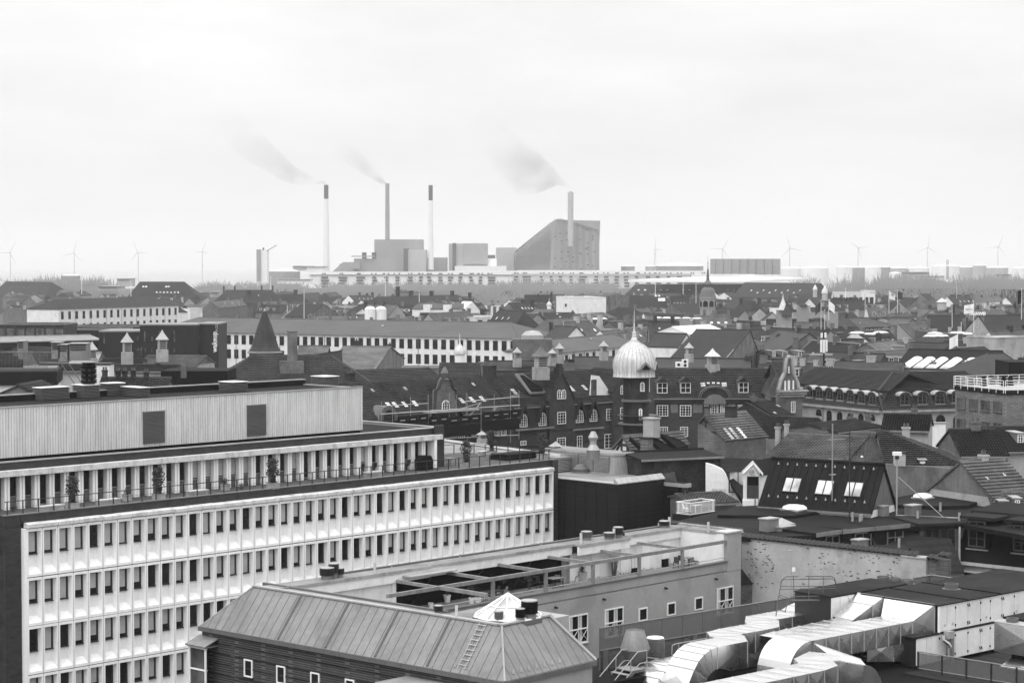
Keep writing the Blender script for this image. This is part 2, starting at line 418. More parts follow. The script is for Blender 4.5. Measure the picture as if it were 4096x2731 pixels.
def vent_cap(loc,r,h,label,m='steel_dark',ribbed=True,group='round roof vents',name='roof_vent',base='zinc'):
 T = thing(name,label,'roof vent',loc,group)
 MB().lathe(loc,[(r*.8,-.02),(r*.8,h*.35)],14).build('collar',base,T)
 n = 6 if ribbed else 1; prof = []
 if ribbed:
  for k in range(n):
   z = h*.35+h*.6*k/n; prof += [(r,z),(r*1.03,z+h*.05),(r*.93,z+h*.06),(r*.93,z+h*.098)]
 else: prof = [(r,h*.35),(r,h*.95)]
 MB().lathe(loc,prof,16).build('body',m,T)
 MB().lathe(loc,[(r*1.0,h*.95),(r*.98,h),(r*.2,h*1.04),(0,h*1.04)],16).build('lid','zinc_pale',T)
def pipe(loc,h,r=.05,m='plaster_pale',label='',group='thin roof vent pipes'):
 T = MB().lathe((0,0,0),[(r,-.02),(r,h),(r*.7,h),(r*.7,h-.05)],8).mesh('vent_pipe',m)
 o = link(T,'vent_pipe',None,loc=loc); tag(o,label,'vent pipe',group)
def antenna(loc,h,label,arms=((.9,.9,.5),(.75,.7,1.2)),m='steel',dish=None,group=None,r=.03):
 T = thing('antenna',label,'antenna',loc,group)
 x,y,z = loc; MB().tube(loc,(x,y,z+h),r,6).build('mast',m,T)
 for k,(t,ln,a) in enumerate(arms):
  zz = z+h*t; dx,dy = cos(a),sin(a)
  b = MB().tube((x-dx*ln*.3,y-dy*ln*.3,zz),(x+dx*ln,y+dy*ln,zz),.015,4)
  for i in range(7):
   q = -.3+i*.2; l2 = .28-.02*i; cx,cy = x+dx*ln*q,y+dy*ln*q; b.tube((cx-dy*l2,cy+dx*l2,zz+.01),(cx+dy*l2,cy-dx*l2,zz+.01),.009,4)
  b.build('aerial',m,T)
 if dish:
  MB().lathe((0,0,0),[(0,0),(.2,.04),(.35,.12)],14).build('dish','zinc_pale',None) if False else None
 return T
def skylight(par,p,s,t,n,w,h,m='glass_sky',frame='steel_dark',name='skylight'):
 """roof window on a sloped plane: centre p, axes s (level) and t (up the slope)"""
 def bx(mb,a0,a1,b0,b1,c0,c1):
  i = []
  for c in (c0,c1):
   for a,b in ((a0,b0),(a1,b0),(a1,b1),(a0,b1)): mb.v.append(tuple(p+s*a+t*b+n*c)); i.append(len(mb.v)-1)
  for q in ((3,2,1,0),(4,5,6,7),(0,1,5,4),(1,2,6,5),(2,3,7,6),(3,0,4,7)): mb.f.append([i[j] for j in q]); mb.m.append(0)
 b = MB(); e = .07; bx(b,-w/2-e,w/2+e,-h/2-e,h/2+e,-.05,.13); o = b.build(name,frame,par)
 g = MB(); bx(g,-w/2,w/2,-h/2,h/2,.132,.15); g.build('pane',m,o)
 return o
def skydome(loc,r,label,group='white dome rooflights',sq=False,h=.35,name='rooflight'):
 T = thing(name,label,'rooflight',loc,group)
 f = Fr(loc,OFF.a)
 MB(f).box(-r,r,-r,r,-.1,.14).build('kerb','concrete',T)
 if sq == 'pyr': MB(f).lathe((0,0,.14),[(r*1.3,0),(0,h*1.3)],4,ph=pi/4).build('dome','zinc_pale',T)
 else: MB(f).lathe((0,0,.14),[(r*1.18,0),(r*1.1,h*.45),(r*.75,h*.85),(0,h)],12).build('dome','white_paint',T,smooth=True)
 return T
# ================================================================ white panel office block (left)
OFF = Fr(P(115,2128,141.8).xy.to_3d(),R(46.15))
def office():
 f = OFF; T = thing('office_building','long pale office block with deep panelled facade and planted roof terrace','building',f.w(0,0,0))
 p = 1.292; x0 = -.15; n = 43; ZJ = [17.3,13.77,10.27,6.75,3.25]
 # body behind the panels
 MB(f).box(-1.73,56.05,.62,20,0,17.9).build('wall','dark_stone',T)
 def panel():
  b = MB(); w = p-.03; h = 3.47; a,c = .12,w-.1; bx0,bx1 = .24,w-.2; D = .46; zt,zb = h-.2,.2; bz = .66; bt = h-.28
  O = [(0,0,0),(w,0,0),(w,0,h),(0,0,h)]; I = [(a,0,zb),(c,0,zb),(c,0,zt),(a,0,zt)]; Bk = [(bx0,D,bz),(bx1,D,bz),(bx1,D,bt),(bx0,D,bt)]
  for i in range(4):
   j = (i+1) % 4; b.face([O[i],O[j],I[j],I[i]]); b.face([I[i],I[j],Bk[j],Bk[i]])
   e = [(q[0],D+.1,q[2]) for q in O]; b.face([O[j],O[i],e[i],e[j]])
  b.face(Bk); return b.mesh('facade_panel','panel_white')
 pm = panel(); ww,wh = .8,1.62
 fm = MB().box(0,ww,-.07,.03,0,.05).box(0,ww,-.05,.03,wh-.05,wh).box(0,.05,-.05,.03,.05,wh-.05).box(ww-.12,ww,-.05,.03,.05,wh-.05).box(-.02,ww+.02,-.12,.0,-.05,0).mesh('window','steel_dark')
 gm = MB().box(.05,ww-.12,-.01,.02,.05,wh-.05).mesh('pane','glass_dark')
 bl = {k: MB().box(.06,ww-.16,-.026,-.014,.05+(wh-.1)*(1-k),wh-.05).mesh('blind','blind') for k in (1,.86,.72,.93)}
 r = random.Random(3)
 for j in range(5):
  for i in range(n):
   x = x0+p*i; z = ZJ[j]-3.49
   c0 = f.w(x,0,z)
   if j > 1 and i > 28 or j > 3 and i > 12: continue
   o = link(pm,'facade_panel',T,loc=c0,rot=f.a)
   wn = link(fm,'window',o,loc=f.w(x+.25,.42,z+1.6),rot=f.a)
   link(gm,'pane',o,loc=f.w(x+.25,.42,z+1.6),rot=f.a)
   q = r.random(); bias = .72 if j < 2 else .6
   if i > 22 and j == 0: bias = .5
   if q < bias:
    k = r.choice((1,.86,.86,.72,.93,1,.72)); link(bl[k],'blind',o,loc=f.w(x+.25,.42,z+1.6),rot=f.a)
 b = MB(f)
 for i in range(1,n): b.box(x0+p*i-.035,x0+p*i+.008,.012,.05,0,17.3)
 for j in range(1,5): b.box(x0,x0+p*n,.012,.05,ZJ[j]-.035,ZJ[j]+.02)
 b.build('joint_seal','black',T)['kind'] = 'stuff'
 MB(f).box(x0-.22,x0-.005,-.0,.5,0,17.3).build('corner_strip','panel_white',T)
 # coping stones over the panels
 def cop(w,seed):
  b = MB(); b.prism([(0,-.12,.02),(0,-.12,.27),(0,.0,.34),(0,.42,.38),(0,.42,.02)],0,d=(w-.025,0,0)); return b.mesh('coping_stone','coping_stone')
 cm = cop(p,0)
 for i in range(n): link(cm,'coping_stone',T,loc=f.w(x0+p*i-(.0),0,17.32+r.uniform(-.012,.012)),rot=f.a)
 # dark stone slabs: parapet band, end pier
 def slabm(w,h,d=.2): return cached(('slab',w,h,d),lambda: MB().box(.006,w-.006,0,d,.006,h-.006).mesh('stone_slab','dark_stone'))
 for i in range(29):
  link(slabm(1.95,.62),'stone_slab',T,loc=f.w(-.37+1.95*i,.38,17.68),rot=f.a)
 for k in range(20):
  z = 18.3-.88*(k+1)
  link(slabm(1.32,.88),'stone_slab',T,loc=f.w(-1.73,.38,z),rot=f.a)
  for q in range(2): link(slabm(1.9,.88),'stone_slab',T,loc=f.w(-1.73,.4+1.9*(q+1),z),rot=f.a-pi/2)
  if k < 14: link(slabm(.7,.88),'stone_slab',T,loc=f.w(55.42,.1,z),rot=f.a)
 MB(f).box(-1.78,56.15,.33,.72,18.3,18.36).build('metal_trim','zinc',T)
 # terrace deck
 MB(f).box(-1.7,56,.7,12,17.9,18.25).build('terrace_floor','terrace_deck',T)
 MB(f).box(-1.72,-1.5,.75,12,18.25,18.3).build('parapet','dark_stone',T)
 # railing
 rl = thing('terrace_railing','dark slim railing along the long planted terrace of the office block','railing',f.w(0,.55,18.3))
 post = MB().box(-.035,.035,-.03,.03,0,.93).mesh('post','steel_dark')
 for i in range(45): link(post,'post',rl,loc=f.w(-1.4+1.29*i,.55,18.36),rot=f.a)
 b = MB(f).box(-1.6,55.7,.5,.6,19.27,19.32); b.build('top_rail','steel_dark',rl)
 MB(f).box(-1.6,55.7,.54,.56,18.85,18.865).build('wire','steel_dark',rl)
 for i in range(44): link(cached('railpane',lambda: MB().box(.04,1.25,-.008,.008,.05,.86).mesh('railing_mesh','steel_dark')),'wire',rl,loc=f.w(-1.4+1.29*i,.55,18.36),rot=f.a,scale=(1,1,.001)) if False else None
 r2 = thing('terrace_railing','dark railing round the far open end of the office terrace','railing',f.w(56,5,18))
 for y in [1.6+1.5*k for k in range(7)]: link(post,'post',r2,loc=f.w(55.7,y,18.2),rot=f.a+pi/2)
 for x in [46+1.6*k for k in range(6)]: link(post,'post',r2,loc=f.w(x,11.6,18.2),rot=f.a)
 MB(f).box(55.66,55.74,.6,11.6,19.11,19.16).build('top_rail','steel_dark',r2)
 MB(f).box(45,55.7,11.57,11.64,19.11,19.16).build('top_rail','steel_dark',r2)
 # upper storey set back
 MB(f).box(-6,43.9,4.4,17,18.25,21.2).build('upper_wall','plaster_grey',T)
 pil = MB().box(0,.19,0,.5,0,2.45).box(.25,.44,0,.5,0,2.45).box(.19,.25,.1,.4,0,2.45,1).mesh('pilaster',['panel_white','steel_dark'])
 for i in range(-2,34):
  x = .45+1.272*i;
  link(pil,'pilaster',T,loc=f.w(x,3.85,18.25),rot=f.a)
  w = .83
  g = 'glass_dark'; h0 = .85 if i not in (2,22) else .1
  wm = cached(('tw',h0),lambda: MB().box(0,w,-.04,.04,h0,h0+.07).box(0,.05,-.04,.04,h0,2.43).box(w-.05,w,-.04,.04,h0,2.43).box(.05,w-.05,-.04,.03,2.36,2.43).mesh('window','steel'))
  o = link(wm,'window',T,loc=f.w(x+.44,4.32,18.25),rot=f.a)
  link(cached(('twp',h0),lambda: MB().box(.05,w-.05,-.01,.02,h0+.07,2.36).mesh('pane','glass_dark')),'pane',o,loc=f.w(x+.44,4.32,18.25),rot=f.a)
  if i in (13,14,15,16,17,21,27): link(cached('twb',lambda: MB().box(.06,w-.06,-.03,-.015,1.0,2.3).mesh('blind','blind')),'blind',o,loc=f.w(x+.44,4.32,18.25),rot=f.a)
 MB(f).box(-6,44,3.5,4.4,20.68,20.72).build('soffit','plaster_grey',T)
 cm2 = MB().box(0,1.255,0,1.15,0,.42).mesh('coping_stone','coping_stone')
 for i in range(-4,35): link(cm2,'coping_stone',T,loc=f.w(.1+1.272*i-.05,3.35,20.72+r.uniform(-.01,.01)),rot=f.a)
 MB(f).box(43.55,43.85,3.4,4.4,18.25,20.72).build('end_pier','panel_white',T)
 MB(f).box(43.85,44.9,3.95,17,17.9,21.2).build('end_wall','black',T)
 for k in range(4):
  link(slabm(1.1,.93),'stone_slab',T,loc=f.w(43.86,3.62,18.25+.93*k),rot=f.a)
 for i in range(27): link(slabm(1.9,.55),'stone_slab',T,loc=f.w(-6.2+1.9*i if i < 26 else 43.0,4.0,21.15),rot=f.a)
 MB(f).box(-6.2,44.98,3.92,4.35,21.7,21.78).box(44.55,44.98,4.35,17.1,21.7,21.78).box(44.6,44.95,4.2,17,21.15,21.7).build('metal_trim','zinc_pale',T)
 MB(f).box(-6,44.6,4.25,17,21.3,21.5).build('roof','bitumen',T)
 # penthouse of corrugated sheets
 x1 = 37.75; zb,zt = 21.78,25.5
 MB(f).box(-8,x1-.1,6.6,14.4,21.4,25.32).build('penthouse_wall','black',T)
 sh = MB()
 for k in range(5):
  a = k*.24
  sh.prism([(a+.004,0,0),(a+.025,-.05,0),(a+.185,-.05,0),(a+.205,0,0),(a+.238,.0,0),(a+.238,.03,0),(a+.004,.03,0)],zt-zb)
 sm = sh.mesh('corrugated_sheet','corrugated')
 i = 0
 while x1-1.2*(i+1) > -8.5:
  link(sm,'corrugated_sheet',T,loc=f.w(x1-1.2*(i+1),6.5,zb),rot=f.a); i += 1
 MB(f).box(x1-.02,x1+.04,6.46,14.4,zb,zt).build('corrugated_end','corrugated',T)
 MB(f).box(-8.5,x1+.05,6.4,6.58,zt,zt+.1).build('metal_trim','zinc_pale',T)
 MB(f).box(-8,x1,6.58,14.2,25.32,25.38).build('penthouse_roof','bitumen',T)
 MB(f).box(-8,x1,14.1,14.5,25.3,25.85).build('rear_parapet','bitumen',T)
 MB(f).box(-8,x1,14.06,14.52,25.85,25.93).box(x1-.3,x1+.02,6.7,14.06,25.4,25.5).build('rear_trim','zinc_pale',T)
 for (xa,xb,za,zb2) in ((14.55,16.65,22.05,24.55),(24.95,26.95,22.0,24.55)):
  L = MB(f).box(xa,xb,6.38,6.46,za,zb2).build('louvre','louvre_grey',T)
  for k in range(24):
   link(cached('slat21',lambda: MB().prism([(.05,0,0),(.05,-.07,-.04),(.05,-.07,-.02),(.05,0,.03)],0,d=(1.95,0,0)).mesh('slat','louvre_grey')),'slat',L,loc=f.w(xa,6.38,za+.08+.102*k),rot=f.a)
  MB(f).box(xa-.04,xb+.04,6.3,6.45,zb2,zb2+.06).build('louvre_hood','zinc_pale',L)
 return T
OFFICE = office()
# ---- things on the roof
def louvre_box(px0,pxc,px1,ytop,ybot,label,z=25.4):
 """boxy vent: left corner px0, near corner pxc, right corner px1"""
 f = OFF; xa,ya = f.xy(pxc,ybot,z); h = zat(ytop,f.w(xa,ya,0).y,pxc)-z
 k0 = f.xz(px1,ybot,ya)[0]; wx = k0-xa
 lo,hi = 0.3,8
 for _ in range(30):
  m = (lo+hi)/2; q = f.w(xa,ya+m,z); sx = 2048+F*q.x/q.y
  if sx > px0: lo = m
  else: hi = m
 wy = lo
 T = thing('roof_vent',label,'roof vent',f.w(xa+wx/2,ya+wy/2,z),'louvred vent boxes on the office roof')
 MB(f).box(xa+.06,xa+wx-.06,ya+.06,ya+wy-.06,z,z+h-.05).build('body','black',T)
 n = max(4,int(h/.105))
 for k in range(n):
  zz = z+h*(k+.2)/n
  b = MB(f); b.prism([(xa,ya,zz),(xa+wx,ya,zz),(xa+wx,ya+wy,zz),(xa,ya+wy,zz)],h/n*.55); b.build('slat','louvre_grey',T)
 MB(f).box(xa-.04,xa+wx+.04,ya-.04,ya+wy+.04,z+h-.02,z+h+.03).build('lid','white_paint',T)
louvre_box(128,165,279,1552,1601,'wide louvred vent box nearest the left end of the office roof')
louvre_box(286,335,400,1541,1592,'louvred vent box standing behind the black siren drum')
louvre_box(394,430,500,1534,1583,'louvred vent box set furthest back right of the siren')
louvre_box(480,560,600,1551,1586,'low louvred vent box right of the siren group',)
louvre_box(873,930,992,1529,1566,'solitary louvred vent box halfway along the office roof')
louvre_box(1243,1300,1356,1507,1541,'louvred vent box near the right end of the corrugated penthouse')
def siren():
 f = OFF; x,y = f.xy(356,1588,25.4); T = thing('siren','black drum shaped warning siren on a pale post on the office roof','siren',f.w(x,y,25.4),)
 o = f.w(x,y,0); S = W0
 MB().lathe((o.x,o.y,25.4),[(.14,0),(.14,.9)],8).build('post','zinc_pale',T)
 MB().lathe((o.x,o.y,0),[(.12,26.05),(.5,26.4),(.52,26.55)],12).build('bracket','steel_dark',T)
 for k in range(4):
  z = 26.55+.42*k
  MB().lathe((o.x,o.y,z),[(.62,0),(.66,.03),(.66,.09),(.56,.12),(.5,.34),(.6,.4),(.6,.42)],14).build('horn_ring','black',T)
  for q in range(8):
   a = q*pi/4+.3; MB().lathe((o.x+.53*cos(a),o.y+.53*sin(a),z+.14),[(.1,0),(.12,.1),(.1,.18)],6).build('horn','steel_dark',T) if k < 3 else None
 MB().lathe((o.x,o.y,28.2),[(.6,0),(.64,.05),(.2,.14),(0,.15)],14).build('cap','zinc',T)
siren()
# ================================================================ black tiled tower beside the office
K3 = lambda x,y: (2200+x/3.36,1750+y/3.36)
def tower():
 f = OFF; T = thing('black_tiled_building','black tiled plant tower with zinc roof hood beside the white panelled office','building',f.w(59,-4,0))
 X0,X1,Y0,Y1,zt = 56.3,62.75,-7.0,3.5,16.55
 MB(f).box(X0+.08,X1-.08,Y0+.08,Y1,0,zt).build('wall','black',T)
 th,nw = .485,5; w = (X1-X0)/nw; r = random.Random(5)
 mats = ['black_tile','black']
 for k in range(20):
  z = zt-th*(k+1)
  for i in range(nw):
   me = cached(('bt',w),lambda: MB().box(.02,w-.02,0,.08,.018,th-.018).mesh('tile','black_tile'))
   link(me,'tile',T,loc=f.w(X0+w*i,Y0+r.uniform(-.006,.006),z),rot=f.a)
  for i in range(6):
   link(cached(('bt',w),None),'tile',T,loc=f.w(X0+r.uniform(-.006,.006),Y0+w*(i+1),z),rot=f.a-pi/2)
 # zinc rim in folded pieces
 for i in range(9):
  a = X0-.1+(X1-X0+.2)*i/9; b = (X1-X0+.2)/9-.03
  MB(f).prism([(a,Y0-.1,zt),(a,Y0-.1,zt+.08),(a,Y0+.35,zt+.5),(a,Y0+.42,zt+.5),(a,Y0+.42,zt)],0,d=(b,0,0)).build('rim_sheet','zinc_pale',T)
 for i in range(14):
  a = Y0+.42+(Y1-Y0-.4)*i/14; b = (Y1-Y0-.4)/14-.03
  MB(f).prism([(X0-.1,a,zt),(X0-.1,a,zt+.08),(X0+.35,a,zt+.16),(X0+.35,a,zt)],0,d=(0,b,0)).build('rim_sheet','zinc_pale',T)
 MB(f).box(X0+.3,X1-.1,Y0+.4,Y1,zt,zt+.13).build('roof','gravel',T)
 zb = zt+.13
 # plant hood with raking seamed sides
 bx,by = f.xy(*K3(875,505),zb); rx = f.xy(*K3(1245,478),zb)[0]
 h = 1.75; o_ = .35
 ly = 9
 A = [(bx,by),(rx,by),(rx,by+ly),(bx,by+ly)]; B = [(bx+.2,by+o_),(rx-.28,by+o_),(rx-.28,by+ly),(bx+.2,by+ly)]
 b = MB(f); b.face([(x,y,zb) for x,y in A][::-1])
 for i in range(4):
  j = (i+1) % 4; b.face([(*A[i],zb),(*A[j],zb),(*B[j],zb+h),(*B[i],zb+h)])
 b.face([(x,y,zb+h) for x,y in B]); hood = b.build('plant_hood','zinc_pale',T)
 for i in range(1,6):
  t = i/5.5; x0 = bx+(rx-bx)*t; x1 = bx+.2+(rx-.28-bx-.2)*t
  MB(f).tube((x0,by,zb),(x1,by+o_,zb+h),.035,4).build('seam','zinc',hood)
 MB(f).box(bx+.1,rx-.2,by+.2,by+ly,zb+h,zb+h+.22).build('hood_rim','zinc_pale',hood)
 MB(f).box(bx+.25,rx-.35,by+.35,by+ly-.1,zb+h+.2,zb+h+.24).build('hood_roof','gravel',hood)
 for k in range(3):
  L = MB(f).box(bx-.02,bx+.12,by+.75+k*1.9,by+2.55+k*1.9,zb+.25,zb+h-.1).build('louvre','zinc',T)
  for q in range(12): MB(f).box(bx-.12,bx-.02,by+.78+k*1.9,by+2.52+k*1.9,zb+.3+q*.115,zb+.35+q*.115).build('slat','zinc_pale',L)
 # lower louvred box at the left and the round cowl
 MB(f).box(bx-2.2,bx-.2,by+5.5,by+8.6,zb,zb+1.25).build('plant_box','black',T)
 for q in range(9): MB(f).box(bx-2.2,bx-.2,by+5.38,by+5.48,zb+.1+q*.13,zb+.17+q*.13).build('slat','zinc_pale',T)
 MB(f).box(bx-2.3,bx-.1,by+5.3,by+8.7,zb+1.25,zb+1.42).build('plant_box_lid','gravel',T)
 cx,cy = f.xy(*K3(412,470),zb); c = f.w(cx,cy,0)
 V_ = thing('roof_cowl','squat round metal cowl on the black tower roof','roof vent',(c.x,c.y,zb))
 MB().lathe((c.x,c.y,zb),[(.72,0),(.72,.22)],16).build('base','zinc',V_)
 MB().lathe((c.x,c.y,zb),[(.68,.22),(.8,.26),(.8,.4),(.6,.5),(.5,.68),(.2,.8),(0,.82)],16).build('hood','louvre_grey',V_,smooth=True)
 # chimney cowl of three stacked funnels behind the hood
 c = P(*K3(580,240),182); z0 = zat(1750+245/3.36,182)
 V_ = thing('funnel_vent','tall metal vent with stacked funnels behind the black tower hood','roof vent',(c.x,c.y,z0))
 MB().lathe((c.x,c.y,z0),[(.62,-.3),(.62,.55)],6).build('base','zinc',V_)
 MB().lathe((c.x,c.y,z0),[(.62,.55),(.3,1.05),(.3,1.35),(.45,1.65)],8).build('funnel','zinc_pale',V_)
 MB().lathe((c.x,c.y,z0),[(.48,1.7),(.22,2.2),(.2,2.25),(0,2.26)],8).build('cone','zinc_pale',V_)
 # lower glazed link with flat zinc roof and the white balcony
 lx0 = X1; z1 = zat(1750+612/3.36,181)
 L = thing('glazed_annex','glazed flat roofed annex between the black tower and the white balcony','building',f.w(lx0+3,-5,0))
 c1 = f.xy(*K3(1900,612),z1);
 xr = c1[0]; yf = c1[1]
 MB(f).box(lx0,xr,yf,yf+4,z1-.35,z1).build('roof','zinc_pale',L)
 MB(f).box(lx0,xr-.15,yf+.15,yf+4,z1,z1+.03).build('roof_felt','bitumen_grey',L)
 MB(f).box(lx0,xr-.3,yf+.9,yf+3.9,0,z1-.36).build('core','black',L)
 for x in (lx0+.05,lx0+(xr-lx0)*.42,xr-.3): MB(f).box(x-.07,x+.07,yf+.2,yf+.4,z1-3.4,z1-.35).build('post','steel_dark',L)
 MB(f).box(lx0+.15,lx0+(xr-lx0)*.4,yf+.28,yf+.33,z1-2.3,z1-.5).build('pane','curtain',L)
 MB(f).box(lx0+(xr-lx0)*.46,xr-.4,yf+.28,yf+.33,z1-2.9,z1-.5).build('pane','glass_mid',L)
 MB(f).box(lx0+.1,xr-.3,yf+.2,yf+.36,z1-2.55,z1-2.4).build('rail','steel_dark',L)
 MB(f).box(lx0+.15,lx0+(xr-lx0)*.4,yf+.26,yf+.31,z1-3.1,z1-2.6).build('pane','blind',L)
 # balcony
 zf = zat(1750+1030/3.36,176); c0 = f.xy(*K3(1885,1045),zf); ce = f.xy(*K3(2235,1000),zf); cb = f.xy(*K3(1725,1020),zf)
 bw,bd = ce[0]-c0[0],min(2.6,max(1.2,cb[1]-c0[1]))
 bf = f.sub(c0[0],c0[1],zf); Bk = thing('balcony','white barred roof balcony standing on a black tiled base','balcony',bf.w(bw/2,bd/2,0))
 MB(bf).box(-.05,bw+.25,-.02,bd+.4,-2.4,-.0).build('base','black_tile',Bk)
 bar = MB().box(-.013,.013,-.013,.013,.06,1.05).mesh('bar','white_paint')
 def rail(x0,y0,x1,y1):
  L_ = hypot(x1-x0,y1-y0); n = int(L_/.125)
  for i in range(n+1): t = i/n; link(bar,'bar',Bk,loc=bf.w(x0+(x1-x0)*t,y0+(y1-y0)*t,0),rot=bf.a)
  MB(bf).tube((x0,y0,1.08),(x1,y1,1.08),.035,4).tube((x0,y0,.08),(x1,y1,.08),.025,4).build('rail','white_paint',Bk)
 rail(0,0,bw,0); rail(bw,0,bw,bd); rail(0,bd,bw,bd); rail(0,0,0,bd)
 chair(bf.w(.9,1.2,0),bf.a+.4,'white chair behind the bars of the white balcony','white_paint')
 table(bf.w(2.2,1.1,0),bf.a,'white table behind the bars of the white balcony',1.0,.7,.7,'white_paint','white_paint')
tower()
# ================================================================ grey rendered block with roof terrace, and its metal-roofed wing
CB = Fr(P(2698,2098,154).xy.to_3d(),R(46.15))
K7 = lambda x,y: (1800+x/1.8816,1731+y/1.8816)
Y2 = lambda x,y: (2250+x/2.94,2060+y/2.94)
Y1 = lambda x,y: (1550+x/2.94,2080+y/2.94)
Z4 = lambda x,y: (1850+x/3.92,2370+y/3.92)
Z6 = lambda x,y: (750+x/1.8816,2131+y/1.8816)
def court():
 f = CB; T = thing('terrace_building','grey rendered block with a walled roof terrace under pale pergola beams','building',f.w(-15,-3,0))
 zT,zL,zF = 16.0,13.8,13.15
 MB(f).box(-36,.85,-5.8,-.05,0,zF-.12).build('front_wall','render_grey',T)
 MB(f).box(-40.6,-.5,-5.75,-.1,zF-.12,zF).box(-40.6,-36.2,-15,-5.75,zF-.12,zF).build('terrace_floor','gravel',T)
 MB(f).box(-36,-.9,-5.8,-5.55,zF,zL).build('low_wall','render_grey',T)
 MB(f).box(-36,-.85,-5.92,-5.45,zL,zL+.08).build('coping','louvre_grey',T)
 MB(f).box(-.88,.87,-5.82,-4.9,zF-.1,zT-.05).build('end_pier','render_grey',T)
 MB(f).box(-1.0,.95,-5.92,-4.8,zT-.05,zT+.06).build('pier_coping','concrete_pale',T)
 MB(f).box(-.95,.85,-5.55,-.05,zF,zT-.12).build('end_wall','plaster_white',T)
 # rear wall, fascia and rear roof strip
 MB(f).box(-41,.85,-.25,0,9,zT-.04).build('rear_wall','plaster_white',T)
 def strip(x0,x1,y):
  MB(f).box(x0,x1,y,.02,zT-.14,zT-.02).build('roof','gravel',T)
  MB(f).box(x0,x1,y-.06,y+.02,zT-.16,zT+.05).build('roof_edge','concrete',T)
  MB(f).box(x0,x1,y+.02,y+.22,zT-.75,zT-.14).build('fascia','plaster_white',T)
 strip(-3.6,.85,-1.45); strip(-8.0,-3.6,-1.5); strip(-13.6,-8.0,-2.3); strip(-28,-13.6,-1.6); strip(-40.9,-28,-1.8)
 MB(f).box(-.95,.85,-4.85,-1.45,zT-.14,zT-.02).build('roof','gravel',T)
 MB(f).box(-1.02,-.94,-4.85,-1.45,zT-.16,zT+.05).build('roof_edge','concrete',T)
 MB(f).box(-13.5,-.95,-1.25,-.95,zF,zT-.75).build('inner_wall','plaster_white',T)
 MB(f).box(-13.5,-13.2,-1.3,-.3,zF,zT-.75).build('inner_wall','plaster_white',T)
 for (xa,xb) in ((-7.9,-6.9),(-5.5,-4.5),(-11.2,-10.3),(-3.0,-2.2)):
  MB(f).box(xa,xb,-1.31,-1.25,zF+.02,zT-.95).build('door','white_paint',T)
 for x in (-27.6,-22.7,-17.8): MB(f).tube((x,-1.5,zT-.8),(x-1.2,-.5,zF),.06,4).build('brace','steel_dark',T)
 MB(f).box(-31,-13.5,-.45,-.25,zF,zT-.75).build('recess_shade','black',T)  # black sheet standing in for the shade inside the covered recess
 MB(f).box(-30.5,-26.2,-2.6,-1.62,zT-.42,zT-.34).build('awning','zinc_pale',T)
 # small parapet coping pieces at the rear
 for (xa,xb) in ((-35.8,-30),(-29.8,-23.6),(-23.4,-15.4),(-15.2,-8.6),(-8.4,-1.2)): MB(f).box(xa,xb,-.12,.15,zT+.0,zT+.09).build('rear_coping','louvre_grey',T)
 MB(f).box(.6,.9,-5.6,.1,zT,zT+.08).build('rear_coping','concrete',T)
 # pergola
 MB(f).box(-31.3,-31,-1.7,-.3,zF,zT-.75).box(-40.9,-31.2,-1.5,-1.3,zF,zT-.75).build('inner_wall','plaster_white',T)
 Pg = thing('pergola','pale concrete beam pergola over the walled roof terrace','pergola',f.w(-15,-5,zL))
 zb = 15.22; by = -5.72
 MB(f).box(-35.5,-.95,by-.1,by+.1,zb,zb+.24).build('beam','timber_grey',Pg)
 for x in (-6.1,-11.0,-16.0,-20.85,-26.0):
  MB(f).box(x-.12,x+.12,by-.08,by+.08,zL+.06,zb).build('post','timber_grey',Pg)
 for x in (-6.2,-11.2,-16.1,-21.2,-26.2,-31): MB(f).box(x-.1,x+.1,by+.1,-1.55,zb+.02,zb+.22).build('beam','timber_grey',Pg)
 MB(f).box(-31.0,-30.8,-10,by-.1,zb,zb+.24).build('beam','timber_grey',Pg)
 Rl = thing('terrace_rail','thin pale rail along the low wall of the roof terrace','railing',f.w(-15,-5.7,zL))
 MB(f).tube((-34,-5.66,zL+.32),(-1,-5.66,zL+.32),.03,6).build('rail','zinc_pale',Rl)
 # windows of the front wall
 wp = f.sub(0,-5.8,0)
 def cross(x,z,w,h):
  o = window(T,wp,x,z,w,h,2,1,.08,glass='glass_dark')
  b = MB(wp); q = h*.5; b.box(x+.05,x+w-.05,-.12,-.06,z+q-.04,z+q+.04)
  for a in (0,w/2): b.tube((x+a+.06,-.1,z+.08),(x+a+w/2-.06,-.1,z+q),.022,4).tube((x+a+.06,-.1,z+q),(x+a+w/2-.06,-.1,z+.08),.022,4)
  b.build('brace_rail','white_paint',o)
  for a in (.12,w*.55): MB(wp).box(x+a,x+a+w*.14,-.045,-.035,z+.1,z+h-.1).build('curtain','curtain',o)
  MB(wp).box(x-.05,x+w+.05,-.14,0,z-.07,z-.005).build('sill','concrete_pale',o)
 for x in (-2.1,-14.86,-18.65): cross(x,9.92,1.98,2.0)
 for x in (-4.78,-7.98,-11.18): window(T,wp,x,10.6,.96,.94,1,1,.09)
 for x in (-14.86,-18.65,-2.1,-23): cross(x,6.4,1.98,2.0)
 for px,py in ((1795,745),(1205,852),(478,982)):
  x,z = f.xz(*Y2(px,py),-5.8); MB(f).tube((x,-5.8,z),(x,-6.05,z-.03),.09,8,.07).build('spout','steel_dark',T)
 for px,py in ((790-0,1309),):
  x,z = f.xz(*K7(px,py),-5.8); MB(f).tube((x,-5.8,z),(x,-6.05,z-.03),.09,8,.07).build('spout','steel_dark',T)
 MB(f).box(-24.32,-24.28,-5.83,-5.79,4,zL).build('joint','soot',T)
 # vents and pipes on the rear strip
 vl = ['left','second','third','fourth']
